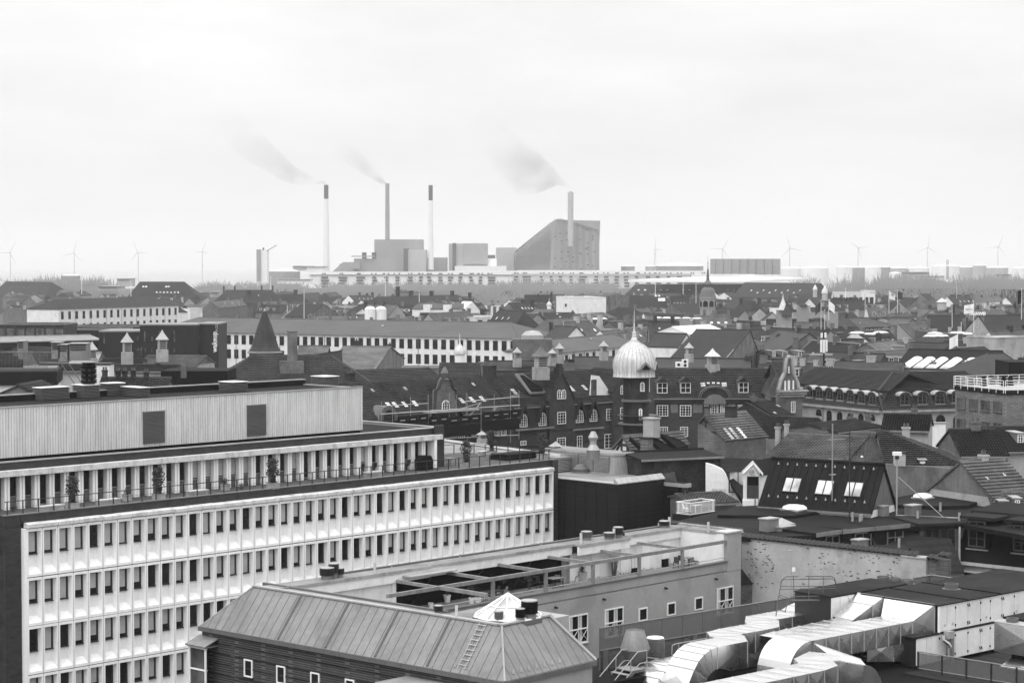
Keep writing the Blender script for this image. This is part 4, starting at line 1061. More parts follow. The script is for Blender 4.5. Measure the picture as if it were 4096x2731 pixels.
 ductsec(C3,[(x_c+.2,gy+1.9,z_c+R0),(x_c+.2,gy-.3,z_c+R0),(x_c+.2,gy-.3,z_c),(x_c+.2,gy+1.9,z_c)][:4],[(x_c+1.6,gy+4.6,z_c+R0+.35),(x_c+.9,gy+.6,z_c+R0+.1),(x_c+.9,gy+.6,z_c),(x_c+1.6,gy+4.6,z_c)],'hood',.06)
 C5 = thing('metal_duct','faceted duct box under the dark ledge of the lower unit','duct',f.w(-2,1,12))
 ductsec(C5,ring(-4.2,2.2,3.6,zf+.3,zm-.35),ring(-2.9,1.2,3.6,zf+.3,zm-.3),pop=.05); ductsec(C5,ring(-2.9,1.2,3.6,zf+.3,zm-.3),ring(-1.6,.9,3.9,zf+.2,zm-.1),pop=.1)
 # pipes with lagging on the front of the unit
 Pp = thing('lagged_pipe','shiny lagged pipes and valve box on the front of the lower unit','pipe',f.w(1.6,-.5,zf))
 xp = f.xz(*KR(1575,900),-.5)[0]
 MB(f).tube((xp,-.5,zf),(xp,-.5,zf+1.0),.12,10).tube((xp,-.5,zf+1.0),(xp-.1,-.45,zf+1.2),.13,10).build('pipe','duct_metal',Pp)
 MB(f).tube((xp-.1,-.45,zf+1.2),(xp-.4,-.3,zf+1.45),.12,10).tube((xp-.4,-.3,zf+1.45),(xp-.4,-.25,zf+1.75),.12,10).build('pipe','duct_metal',Pp)
 MB(f).box(xp-.1,xp+.45,-.5,-.1,zf+1.5,zf+1.95).build('valve_box','zinc_pale',Pp); MB(f).box(xp+.2,xp+.5,-.45,-.15,zf,zf+1.5).build('pipe_case','zinc',Pp)
 # cut-off funnel unit at the right edge
 G = thing('duct_hood','large dull metal duct hood cut by the right edge of the deck','duct',f.w(-2,-5.5,zf))
 gz = 15.2; a = f.xy(*KR(2040,615),gz); hh = 1.75
 def rr(x0,x1,y0,y1,z): return [(x0,y1,z),(x0,y0,z),(x1,y0,z),(x1,y1,z)]
 ax,ay = a
 ductsec(G,rr(ax,ax+3.2,ay-4.5,ay,gz-hh),rr(ax,ax+3.2,ay-4.5,ay,gz),'box',.08)
 MB(f).box(ax+.0,ax+3.3,ay-4.6,ay+.05,gz,gz+.05).build('lid','zinc_pale',G); MB(f).box(ax+1.0,ax+3.4,ay-4.6,ay+.1,gz+.05,gz+.16).build('roof','bitumen',G)
 c = f.w(ax+.5,ay-.9,gz+.05); MB().lathe(tuple(c),[(.36,0),(.36,.22),(.3,.22),(.3,.1)],14).build('fan','louvre_grey',G)
 MB(f).box(ax+.6,ax+3,ay-4.2,ay-.8,gz-hh-.35,gz-hh).build('neck','black',G)
 ductsec(G,rr(ax+.9,ax+2.2,ay-3.2,ay-1.6,zf-.2),rr(ax+.1,ax+3.0,ay-4.6,ay-.3,gz-hh-.9),'hopper',.05); ductsec(G,rr(ax+.1,ax+3.0,ay-4.6,ay-.3,gz-hh-.9),rr(ax+.7,ax+3.0,ay-4.2,ay-.8,gz-hh-.3),'hopper',.03)
 MB(f).box(ax+1.05,ax+1.3,ay-3.25,ay-3.2,zf+.3,zf+.6).build('grille','zinc_pale',G)
 # open grating walkway at the right, with mesh railing
 Fn = thing('mesh_railing','dark mesh railing on the grating walkway at the lower right','railing',f.w(-3,-4,12.5))
 p0 = V(onz(*KR(1240,930),12.75)); p1 = V(onz(*KR(2352,1105),12.75)); dd = (p1-p0); n = 4; p1 = p0+dd*1.4; dd = p1-p0; n = 6
 for i in range(n+1):
  c = p0+dd*i/n; MB().box(c.x-.05,c.x+.05,c.y-.05,c.y+.05,11.5,12.75).build('post','steel_dark',Fn)
 for i in range(n):
  a_,b_ = p0+dd*i/n,p0+dd*(i+1)/n
  MB().prism([(a_.x,a_.y,11.75),(b_.x,b_.y,11.75),(b_.x,b_.y,12.68),(a_.x,a_.y,12.68)],0,d=(.01,.01,0)).build('mesh_panel','mesh_screen',Fn)
 MB().tube(tuple(p0),tuple(p1),.04,6).build('top_rail','zinc',Fn)
 for z in (11.75,): MB().tube((p0.x,p0.y,z),(p1.x,p1.y,z),.03,4).build('low_rail','zinc',Fn)
 Gr = thing('walkway','dark open grating walkway in front of the ventilation unit','walkway',f.w(2,-4,11.6))
 for i in range(12): MB(f).box(-4+1.2*i,-2.85+1.2*i,-9,-.4,zf-.09,zf-.02).build('grating_panel','soot',Gr)
 # hooped access frame over the duct
 Cg = thing('access_frame','grey tubular cage frame standing over the rear ducts','access frame',f.w(-1,8.5,13.5))
 def tb(pts,K,z_or_y,r=.035,y=7.3):
  q = [f.xz(*K(*p),y) for p in pts]; b = MB(f)
  for a,c in zip(q,q[1:]): b.tube((a[0],y,a[1]),(c[0],y,c[1]),r,5)
  return b.build('tube','louvre_grey',Cg)
 for y,dx in ((7.3,0),):
  tb([(1890,430),(1905,300),(1945,90),(1985,58),(2100,56)],KL,0);
  tb([(300-240,141),(180,141),(330,141),(360,160),(440,450),(440,560)],KR,0)
  tb([(1930,115),(1960,85),(2352,80)],KL,0,.025); tb([(1940,150),(2352,147)],KL,0,.025); tb([(1935,178),(2352,176)],KL,0,.025)
  tb([(1925,232),(2010,262)],KL,0,.025); tb([(1910,250),(2000,275)],KL,0,.025)
  tb([(0,168),(335,165),(365,190)],KR,0,.025); tb([(0,243),(385,243)],KR,0,.025); tb([(0,270),(390,268)],KR,0,.025)
  tb([(2055,60),(2062,270)],KL,0,.025); tb([(2200,60),(2200,270)],KL,0,.025); tb([(92,145),(96,380)],KR,0,.025); tb([(243,145),(252,380)],KR,0,.025)
  tb([(310,375),(420,330)],KR,0,.025); tb([(330,510),(440,485)],KR,0,.025); tb([(330,535),(440,510)],KR,0,.025)
  tb([(1975,390),(2010,270),(2040,245),(2352,240)],KL,0,.03); tb([(290,365),(350,600)],KR,0,.05)
  tb([(1905,365),(1985,392)],KL,0,.025); tb([(2030,282),(2352,282)],KL,0,.07)
 # perforated screen fence along the deck edge
 S = thing('screen_fence','long grey perforated screen fence in front of the rendered wall','fence',f.w(-8,12,13))
 zs = 14.1; p0 = V(onz(*KL(232,543),zs)); p1 = V(onz(*KL(1890,278),zs)); d = (p1-p0); seg = [0,.105,.22,.335,.45,.565,.675,.78,.89,1.0,1.11,1.22,1.33]
 for a,b_ in zip(seg,seg[1:]):
  a_,c_ = p0+d*a,p0+d*b_
  MB().prism([(a_.x,a_.y,zf-.1),(c_.x,c_.y,zf-.1),(c_.x,c_.y,zs-.04),(a_.x,a_.y,zs-.04)],0,d=(.01,.012,0)).build('mesh_panel','mesh_screen',S)
 for a in seg: c = p0+d*a; MB().box(c.x-.04,c.x+.04,c.y-.04,c.y+.04,zf-.2,zs).build('post','louvre_grey',S)
 q = p0+d*seg[-1]; MB().tube(tuple(p0),tuple(q),.045,5).build('top_rail','zinc',S); MB().tube((p0.x,p0.y-.15,zs-1.35),(q.x,q.y-.15,zs-1.35),.07,5).build('mid_rail','louvre_grey',S)
 for a in (.03,.32,.52,.74): c = p0+d*a; MB().box(c.x-.14,c.x+.14,c.y-.35,c.y-.1,zf-.2,zs-1.3).build('column','louvre_grey',S)
 S2 = thing('screen_fence','grey mesh screen fence at the back right corner of the plant deck','fence',f.w(11,5,13))
 zs = 15.0; c0 = V(onz(*KR(1380,127),zs)); c1 = V(onz(*KR(2350,262),zs)); cL = V(onz(*KR(1190,160),zs)); c1 = c0+(c1-c0)*1.3
 for (a,b_,n) in ((cL,c0,1),(c0,c1,6)):
  for i in range(n):
   a_,c_ = a+(b_-a)*i/n,a+(b_-a)*(i+1)/n
   MB().prism([(a_.x,a_.y,zf),(c_.x,c_.y,zf),(c_.x,c_.y,zs-.04),(a_.x,a_.y,zs-.04)],0,d=(.01,.012,0)).build('mesh_panel','mesh_screen',S2)
   MB().box(a_.x-.04,a_.x+.04,a_.y-.04,a_.y+.04,zf,zs).build('post','zinc',S2)
  MB().tube(tuple(a),tuple(b_),.05,5).build('top_rail','zinc',S2)
 # cone shaped exhaust and ribbed drum
 c = f.w(*f.xy(*KL(565,925),12.0),12.0); Cn = thing('cone_exhaust','large grey double cone exhaust vent above the metal stairs','exhaust vent',tuple(c))
 s = c.y/F; rb = 140/2.352*s;
 MB().lathe(tuple(c),[(rb*.62,-.5),(rb*.66,.15),(rb*.7,.18),(rb*.6,.25),(rb,190/2.352*s),],22).build('lower_cone','louvre_grey',Cn,smooth=True)
 MB().lathe(tuple(c),[(rb*1.02,190/2.352*s),(rb*1.0,205/2.352*s),(rb*.62,365/2.352*s),(rb*.58,370/2.352*s),(rb*.55,350/2.352*s)],22).build('upper_cone','zinc',Cn,smooth=True)
 c = f.w(*f.xy(*KL(755,880),12.0),12.0); Dr = thing('ribbed_exhaust','pale ribbed drum exhaust between the cone and the ducts','exhaust vent',tuple(c)); s = c.y/F
 pr = [(.6,-.2),(.72,.05),(.55,.12),(.5,.25)]
 for k in range(13): z = .28+k*.1; pr += [(.55,z),(.57,z+.05),(.5,z+.06)]
 MB().lathe(tuple(c),[(a*1.0,b) for a,b in pr],20).build('drum','zinc',Dr); MB().lathe(tuple(c),[(.54,1.6),(.5,1.64),(0,1.66)],20).build('lid','white_paint',Dr)
 # metal stairs
 St = thing('metal_stairs','short metal stair with pipe handrails at the lower left of the deck','stairs',f.w(-17,7,11))
 def wy(px,py,y): a,z = f.xz(*KL(px,py),y); return (a,y,z)
 ya,yb = 9.6,8.3
 for (y,pts) in ((ya,[(180,1061),(440,745),(540,732)]),(yb,[(350,1061),(590,765),(675,752),(678,960)]),(ya,[(210,1120),(460,850),(530,842)]),(yb,[(380,1120),(610,875),(670,860)])):
  q = [wy(*p,y) for p in pts]; b = MB(f)
  for a,c in zip(q,q[1:]): b.tube(a,c,.03,5)
  b.build('handrail','zinc_pale',St)
 for (y,x,z0,z1) in ((ya,540,732,960),(ya,385,815,1061),(yb,525,850,1061)): MB(f).tube(wy(x,z0,y),wy(x,z1,y),.03,5).build('post','zinc_pale',St)
 t0 = wy(540,945,yb)
 for k in range(7): MB(f).box(t0[0]-.1-.3*(k+1),t0[0]+.2-.3*(k+1),yb,ya+.1,t0[2]-.2*(k+1)-.05,t0[2]-.2*(k+1)).build('tread','zinc_pale',St)
 MB(f).box(t0[0],t0[0]+1.0,yb,ya+.1,t0[2]-.06,t0[2]).build('landing','zinc_pale',St)
 MB(f).prism([(t0[0]-2.3,yb-.03,t0[2]-1.7),(t0[0]-2.1,yb-.03,t0[2]-1.7),(t0[0]+.2,yb-.03,t0[2]-.15),(t0[0]+1.0,yb-.03,t0[2]-.15),(t0[0]+1.0,yb-.03,t0[2]),(t0[0],yb-.03,t0[2])],0,d=(0,.03,0)).build('stringer','louvre_grey',St)
 R3 = thing('pipe_railing','bent pipe railing between the ribbed drum and the ducts','railing',f.w(-13,9,12)); y = 9.0
 for pts in (((1275,632),(950,690),(915,705),(910,790),(940,797),(1100,765)),((975,690),(978,850)),((680,818),(980,855),(1000,880)),((680,920),(860,950))):
  q = [wy(*p,y) for p in pts]; b = MB(f)
  for a,c in zip(q,q[1:]): b.tube(a,c,.03,5)
  b.build('tube','zinc_pale',R3)
 Bk_ = MB(f).box(-24,-14.2,7.9,10.5,8,12.0).build('plinth','black',None); tag(Bk_,'black plinth box under the cone exhaust and stairs','plinth')
 Dg = thing('street_pole','thin pale pole with small lamp arm in front of the rough wall','pole',P(3163,2330,138));
 q0,q1 = P(3163,2420,138),P(3168,2201,138); MB().tube(tuple(q0),tuple(q1),.035,5).build('pole','zinc_pale',Dg); MB().tube(tuple(q1),tuple(P(3150,2200,138)),.04,5).build('arm','zinc_pale',Dg); a = P(3175,2276,137.9); MB().box(a.x-.12,a.x+.1,a.y,a.y+.1,a.z-.15,a.z+.12).build('box','white_paint',Dg)
plant()
# ================================================================ building kit for the roofscape
def KF(x0,y0,s): return lambda x,y: (x0+x/s,y0+y/s)
A1,A2,A3,A4 = KF(0,950,2.297),KF(1024,700,2.297),KF(2048,700,2.297),KF(3072,900,2.297)
A5,A6,A7,A8 = KF(0,1300,2.138),KF(850,1100,2.138),KF(1900,1100,2.138),KF(2996,1100,2.138)
B1,B2,B3,B4 = KF(1350,1400,2.138),KF(2400,1400,2.138),KF(3196,1400,2.613),KF(2596,1800,1.568)
def planehit(px,py,p0,n):
 a,b = ray(px,py); d = V((a,1,b)); o = V((0,0,H)); t = (V(p0)-o).dot(n)/d.dot(n); return o+d*t
def chimney(par,f,px,py,wpx,y,zlow,m='brick_sooty',dpt=None,pots=0,cap=True,name='chimney',K=None):
 if K: px,py = K(px,py)
 x,zt = f.xz(px,py,y); d = f.w(x,y,0).y; w = max(.35,pxw(wpx,d)*.9); dp = dpt or min(w,1.1)
 b = MB(f).box(x-w/2,x+w/2,y-dp/2,y+dp/2,min(zlow,zt-.6),zt-.16)
 if cap: b.box(x-w/2-.07,x+w/2+.07,y-dp/2-.07,y+dp/2+.07,zt-.16,zt)
 o = b.build(name,m,par)
 for i in range(pots):
  xx = x-w/2+w*(i+.5)/pots; c = f.w(xx,y,zt); MB().lathe(tuple(c),[(.13,0),(.1,.35),(.12,.38),(.08,.38)],8).build('pot','tile_grey',o)
 return o
TONE = {'far_tile': 'dark','far_tile_grey': 'grey'}
def house(label,L,Rt,z,D=9,rise=3,rp=None,kind='gable',hl=0,hr=0,wall='plaster_grey',roof='tile_old',cat='house',name='house',group=None,
  o=.35,base=0,win=(),chim=(),sky=(),dorm=(),real=None,K=None,fm='white_paint',tw=.26,th=.36,gw='plaster_grey',trim=None,cm='brick_sooty',back=True,gut='zinc',rm=None):
 """L, Rt: photograph pixels of the two ends of the front eave, which lies level at height z"""
 k = K or (lambda x,y: (x,y)); L,Rt = k(*L),k(*Rt)
 A,B = V(onz(*L,z)),V(onz(*Rt,z)); ang = atan2(B.y-A.y,B.x-A.x); f = Fr((A.x,A.y,0),ang); W = (B-A).length; dist = A.y
 T = thing(name,label,cat,f.w(W/2,D/2,base),group)
 if real is None: real = dist < 330
 zr = z+rise
 if rp: zr = f.xz(*k(*rp),D/2 if kind in ('gable','hip') else 0)[1]
 zr = max(zr,z+.3)
 MB(f).box(0,W,0,D,base,z-(.12 if kind != 'flat' else 0)).build('wall',wall,T)
 def surf(pts,nm='roof',tl=True):
  P3 = [V(f.w(*q)) for q in pts]; b = MB(); slab(b,P3,.18); r = b.build(nm,roof,T)
  if real and tl and roof.startswith('tile'):
   q = MB(); tiles(q,P3,tw,th); t_ = q.build('roof_tiles',roof,r); t_['kind'] = 'stuff'
  return r
 if kind in ('gable','hip'):
  hl_,hr_ = (hl,hr) if kind == 'hip' else (0,0); s = (zr-z)/(D/2); oz = -o*s
  e0,e1 = (-o if hl_ else 0),(W+o if hr_ else W)
  if not hl_: e0 = -.15
  if not hr_: e1 = W+.15
  surf([(e0,-o,z+oz),(e1,-o,z+oz),(W-hr_ if hr_ else e1,D/2,zr),(hl_ if hl_ else e0,D/2,zr)])
  if back: surf([(e1,D+o,z+oz),(e0,D+o,z+oz),(hl_ if hl_ else e0,D/2,zr),(W-hr_ if hr_ else e1,D/2,zr)],tl=False)
  if hl_: surf([(e0,D+o,z+oz),(e0,-o,z+oz),(hl_,D/2,zr)])
  else: MB(f).prism([(0,0,z-.12),(0,D,z-.12),(0,D/2,zr-.15)],0,d=(.3,0,0)).build('gable',gw if gw else wall,T)
  if hr_: surf([(e1,-o,z+oz),(e1,D+o,z+oz),(W-hr_,D/2,zr)])
  else: MB(f).prism([(W-.3,0,z-.12),(W-.3,D,z-.12),(W-.3,D/2,zr-.15)],0,d=(.3,0,0)).build('gable',gw if gw else wall,T)
  if dist < 700:
   MB(f).tube((hl_ or e0,D/2,zr+.03),(W-hr_ if hr_ else e1,D/2,zr+.03),.14,6).build('ridge',rm or roof,T)
   if hl_: MB(f).tube((e0,-o,z+oz),(hl_,D/2,zr),.12,5).build('hip',rm or roof,T)
   if hr_: MB(f).tube((e1,-o,z+oz),(W-hr_,D/2,zr),.12,5).build('hip',rm or roof,T)
   MB(f).box(e0,e1,-o-.14,-o,z+oz-.2,z+oz-.02).build('gutter',gut,T)
  n = V(f.u).cross(V(f.v)*1+V((0,0,s))).normalized(); p0 = f.w(0,0,z)
  sl_t = (V(f.v)+V((0,0,s))).normalized()
 elif kind == 'front':       # gable towards the viewer, ridge running back; rp = apex pixel
  ax,zr = f.xz(*k(*rp),0) if rp else (W/2,zr)
  MB(f).prism([(0,0,z-.1),(W,0,z-.1),(ax,0,zr-.12)],0,d=(0,.3,0)).build('gable',gw or wall,T)
  surf([(-o*.6,-.15,z-.2),(-o*.6,D,z-.2),(ax,D,zr),(ax,-.15,zr)]); surf([(W+o*.6,D,z-.2),(W+o*.6,-.15,z-.2),(ax,-.15,zr),(ax,D,zr)])
  for x in (0,W):
   if trim: MB(f).tube((x,-.2,z-.05),(ax,-.2,zr+.05),.12,4).build('verge',trim,T)
  if dist < 700: MB(f).tube((ax,-.15,zr+.03),(ax,D,zr+.03),.14,6).build('ridge',rm or roof,T)
  n = V((0,0,1)); p0 = f.w(0,0,z); sl_t = V(f.v)
 else:
  MB(f).box(.25,W-.25,.25,D-.25,z-.1,z+.02).build('roof',roof,T)
  for bx in ((-.1,W+.1,-.1,.22),(-.1,W+.1,D-.22,D+.1),(-.1,.22,.22,D-.22),(W-.22,W+.1,.22,D-.22)): MB(f).box(*bx,z-.05,z+.22).build('parapet',trim or wall,T)
  n = V((0,0,1)); p0 = f.w(0,0,z); sl_t = V(f.v)
 # windows: (drop of the window top below the eave, height, width, [px ...] or count, nx, nz)
 for wd in win:
  dz,h,w,pos,nx,nz = wd[:6]; yw = 0
  xs = [W*(i+.5)/pos for i in range(pos)] if isinstance(pos,int) else [f.xz(*k(px,0),0)[0] for px in pos]
  for x in xs:
   if len(wd) > 6 and wd[6] == 'arch': archwin(T,f,x-w/2,z-dz-h,w,h,nx,nz,.07,-.02,fm)
   else: window(T,f,x-w/2,z-dz-h,w,h,nx,nz,.08 if dist < 400 else .1,-.02,'sill' if dist < 400 else '',fm,glass=wd[6] if len(wd) > 6 else 'glass_dark',pane=True)
 for c in chim:
  px,py,wp = k(c[0],c[1])+(c[2],); yy = (c[3] if len(c) > 3 else .5)*D; sc_ = 1
  wpx = wp/( (k(1,0)[0]-k(0,0)[0])**-1 )
  chimney(T,f,px,py,wpx,yy,z,cm,pots=(2 if dist < 420 and wpx > 14 else 0))
 for s_ in sky:
  px,py = k(s_[0],s_[1]); q = planehit(px,py,p0,n); d = q.y
  kk = (k(1,0)[0]-k(0,0)[0]); w = pxw(s_[2]*kk,d); h = pxw(s_[3]*kk,d)*1.25
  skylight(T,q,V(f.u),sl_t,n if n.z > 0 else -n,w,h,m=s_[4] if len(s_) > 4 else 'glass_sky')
 for dm in dorm:              # (px centre, py of the sill, width px, height px)
  px,py = k(dm[0],dm[1]); q = planehit(px,py,p0,n); kk = (k(1,0)[0]-k(0,0)[0]); d = q.y
  w = pxw(dm[2]*kk,d); h = pxw(dm[3]*kk,d); l = (q-V(f.O)); x = l.dot(f.u); y = l.dot(f.v); zz = q.z
  dormer(T,f,x,y,zz,w,h,style=dm[4] if len(dm) > 4 else 'flat',roof=roof,fm=fm,s=(zr-z)/(D/2) if kind in ('gable','hip') else 1)
 T_ = T; return T_,f,W,z,zr
def dormer(T,f,x,y,z,w,h,style='flat',roof='tile_old',fm='white_paint',s=1,cheek='zinc',wm=None):
 dp = h/max(.35,s)+.2
 b = MB(f).box(x-w/2,x+w/2,y-.05,y+dp,z,z+h); dd = b.build('dormer',wm or cheek,T)
 g = link(win_mesh(w-.16,h-.16,2,3 if w < 1.4 else 2,.09,'',fm),'window',dd,loc=f.w(x-w/2+.08,y-.1,z+.08),rot=f.a)
 pm = cached(('dp',round(w-.2,2),round(h-.2,2)),lambda: MB().box(0,w-.2,-.02,.02,0,h-.2).mesh('pane','glass_dark')); link(pm,'pane',dd,loc=f.w(x-w/2+.1,y-.08,z+.1),rot=f.a)
 if style == 'gable': MB(f).prism([(x-w/2-.15,y-.3,z+h-.05),(x+w/2+.15,y-.3,z+h-.05),(x,y-.3,z+h+w*.45)],0,d=(0,dp+1,0)).build('dormer_roof',roof,dd)
 elif style == 'round':
  pts = [(x+(w/2+.15)*cos(pi*i/8),y-.25,z+h-.05+(w*.3)*sin(pi*i/8)) for i in range(9)]; MB(f).prism(pts,0,d=(0,dp+.5,0)).build('dormer_roof','zinc_pale',dd)
 else: MB(f).box(x-w/2-.12,x+w/2+.12,y-.25,y+dp+.2,z+h,z+h+.1).build('dormer_roof','zinc_pale',dd)
 return dd
def vent_turret(loc,w,h,label,m='zinc_pale',group='square roof turrets with pyramid caps'):
 """square wooden louvred turret with a pyramid cap"""
 T = thing('vent_turret',label,'roof turret',loc,group); x,y,z = loc; f = Fr(loc,.4)
 MB(f).box(-w*.6,w*.6,-w*.6,w*.6,-.8,h*.25).build('base','concrete',T)
 MB(f).box(-w*.45,w*.45,-w*.45,w*.45,h*.25,h*.62).build('body','concrete',T)
 for k in range(4): MB(f).box(-w*.36,w*.36,-w*.48,-w*.45,h*(.29+.08*k),h*(.33+.08*k)).build('louvre','soot',T)
 MB(f).lathe((0,0,0),[(w*.95,h*.62),(w*.3,h*.85),(0,h)],4,ph=pi/4).build('cap',m,T)
 return T
def flagpole(px,py0,py1,d,label,flag=None,group='white flagpoles over the roofs',fw=1.6,mark=None,curl=0,fm='white_paint',r=.07):
 a,b = P(px,py0,d),P(px,py1,d); T = thing('flagpole',label,'flagpole',tuple(a),group)
 MB().tube(tuple(a),tuple(b),r,5,r*.7).build('pole','white_paint',T); MB().lathe(tuple(b),[(r*1.4,0),(r*1.8,r),(0,r*2.4)],6).build('finial','white_paint',T)
 if flag:
  W_,H_,droop,sgn = flag; m = MB(); n = 8; top = b.z-.25
  rows = [[(b.x+sgn*W_*i/n*(1-.25*droop),b.y+.25*sin(i*.9),top-H_*j-droop*W_*(i/n)**1.2*.8) for i in range(n+1)] for j in (0,1)]
  for i in range(n):
   q = [rows[0][i],rows[0][i+1],rows[1][i+1],rows[1][i]]; m.face(q); m.face([(p_[0],p_[1]+.02,p_[2]) for p_ in q][::-1])
  fl = m.build('flag',fm,T,smooth=True)
  if mark: mark(b.x,b.y,top,W_,H_,sgn,fl,droop)
 return T
def text(s,loc,size,m,parent,name='lettering',rot=(pi/2,0,0),align='CENTER',ext=.03,bold=0,shear=0):
 c = bpy.data.curves.new(name,'FONT'); c.body = s; c.size = size; c.align_x = align; c.align_y = 'CENTER'; c.extrude = ext; c.offset = bold; c.shear = shear; c.resolution_u = 2
 t = bpy.data.objects.new(name,c); COL.objects.link(t); dg = bpy.context.evaluated_depsgraph_get(); me = bpy.data.meshes.new_from_object(t.evaluated_get(dg)); bpy.data.objects.remove(t)
 me.materials.clear(); me.materials.append(MATS[m]); return link(me,name,parent,loc=loc,rot=rot)
def terrace():
 f = OFF; z = 18.25; KA = lambda x,y: (1400+x/2.613,1680+y/2.613); Z5 = lambda x,y: (x/1.78,1850+y/1.78)
 g = lambda K,px,py: f.w(*f.xy(*K(px,py),z),z)
 for i,(K,px,py,h,lab) in enumerate(((Z5,515,330,1.9,'tall leafy shrub nearest the left end of the office terrace'),(Z5,1130,265,2.0,'tall leafy shrub before the ninth terrace window'),(Z5,1945,185,1.9,'tall leafy shrub beside the long terrace tables'),(KA,1215,495,1.9,'tall leafy shrub right of the dark end wall'),(KA,1480,375,1.9,'tall leafy shrub at the back of the open terrace'),(KA,2010,405,1.9,'tall leafy shrub in the far right terrace corner'))):
  shrub(g(K,px,py),h,.5,'tall','planter',60+i,'square concrete planter of the '+lab.replace('tall leafy ','')+'|'+lab,('square planters on the office terrace','tall shrubs on the office terrace'),pw=.75,ph=.5,n=700,size=.13)
 for i,(px,py,h) in enumerate(((95,350,0),(905,270,.2),(1605,195,.25),(1720,190,0))): shrub(g(Z5,px,py),.5,.27,'ball','planter' if h else None,70+i,(['','low planter with the second ball bush|second clipped ball bush from the left','taller planter with the third ball bush|third clipped ball bush from the left',''][i] if h else ['clipped ball bush at the left end of the terrace','','','clipped ball bush right of the tall planter one'][i]),('planters of the ball bushes','clipped ball bushes on the terrace'),pw=.55,ph=.5,n=300,size=.05)
 for i,(K,px,py,w) in enumerate(((Z5,360,345,1.9),(Z5,770,300,1.8),(Z5,1405,235,1.7),(KA,245,590,1.7),(KA,1630,400,1.8),(KA,1395,370,.9),(KA,350,500,1.0))):
  c = g(K,px,py); T = thing('bench_box',['long concrete bench box near the left end of the terrace','long concrete bench box right of the first shrub','long concrete bench box right of the second shrub','long concrete bench box in front of the terrace tables','pale bench box in the middle of the open terrace','small pale box by the back railing','grey cabinet beside the patio tables'][i],'bench',tuple(c)); h = .45 if i < 6 else 1.1; e = Fr(c,f.a); MB(e).box(-w/2,w/2,-.3,.3,.0,h-.08).build('base','concrete',T); MB(e).box(-w/2-.04,w/2+.04,-.34,.34,h-.08,h).build('seat','concrete_pale',T)
 for i,(px,py) in enumerate(((120,545),(600,500),(1040,480))):
  c = g(KA,px,py); table(c,f.a,['long dark table at the left of the terrace tables','long dark table before the grill','small dark table right of the end wall'][i],2.4 if i < 2 else 1.0,.85,.74,'timber_grey')
  for k in range(6 if i < 2 else 2): chair(c+V(f.u)*((k % 3)*.75-.75)+V(f.v)*(.75 if k < 3 else -.75),f.a+(0 if k < 3 else pi),'dark slim chair '+['front left','front middle','front right','rear left','rear middle','rear right'][k]+' of the '+['left','middle','far right'][i]+' table on the office terrace','steel_dark','dark chairs round the terrace tables')
 c = g(KA,775,520); T = thing('grill','large barbecue grill under a black cover at the terrace end','grill',tuple(c)); e = Fr(c,f.a); MB(e).prism([(-.75,-.35,0),(.75,-.35,0),(.78,-.35,.85),(.5,-.35,1.25),(-.4,-.35,1.3),(-.8,-.35,.9)],0,d=(0,.75,0)).build('cover','black',T)
 c = g(KA,430,530); T = thing('patio_heater','black rectangular lantern stand between the terrace tables','lantern stand',tuple(c)); e = Fr(c,f.a); MB(e).box(-.4,.4,-.3,.3,1.45,1.55).build('top','black',T); [MB(e).box(x-.03,x+.03,-.28,.28,0,1.45).build('leg','black',T) for x in (-.35,.35)]
 c = g(KA,1850,400); T = thing('counter_bench','long low black counter bench on the open terrace','counter',tuple(c)); MB(Fr(c,f.a)).box(-3,1.6,-.3,1.8,0,.55).build('body','black',T)
 c = f.w(58.5,8,18.0); T = thing('flat_roof','grey flat roof wing behind the open office terrace','roof',tuple(c)); q = [f.w(45,12,17.7),f.w(56.1,12,17.7),f.w(56.1,3.6,17.7),f.w(60.5,3.6,17.7),f.w(64.5,24,17.7),f.w(64.5,40,17.7),f.w(45,40,17.7)]; MB().prism([tuple(p_) for p_ in q],.3).build('roof','gravel',T); MB().tube(tuple(f.w(60.4,3.6,18.1)),tuple(f.w(64.5,24,18.1)),.2,4).build('parapet','zinc_pale',T); MB(f).box(45,60,4,30,0,17.6).build('wall','plaster_grey',T)
 c = f.w(*f.xy(*KA(2150,360),18.0),18.0); vent_turret(tuple(c),.8,1.3,'small white capped vent at the right end of the terrace railing','plaster_pale',None); c = f.w(*f.xy(*KA(1380,220),18.0),18.0); vent_turret(tuple(c),.7,1.1,'small white capped vent on the grey flat roof wing','plaster_pale',None)
terrace()
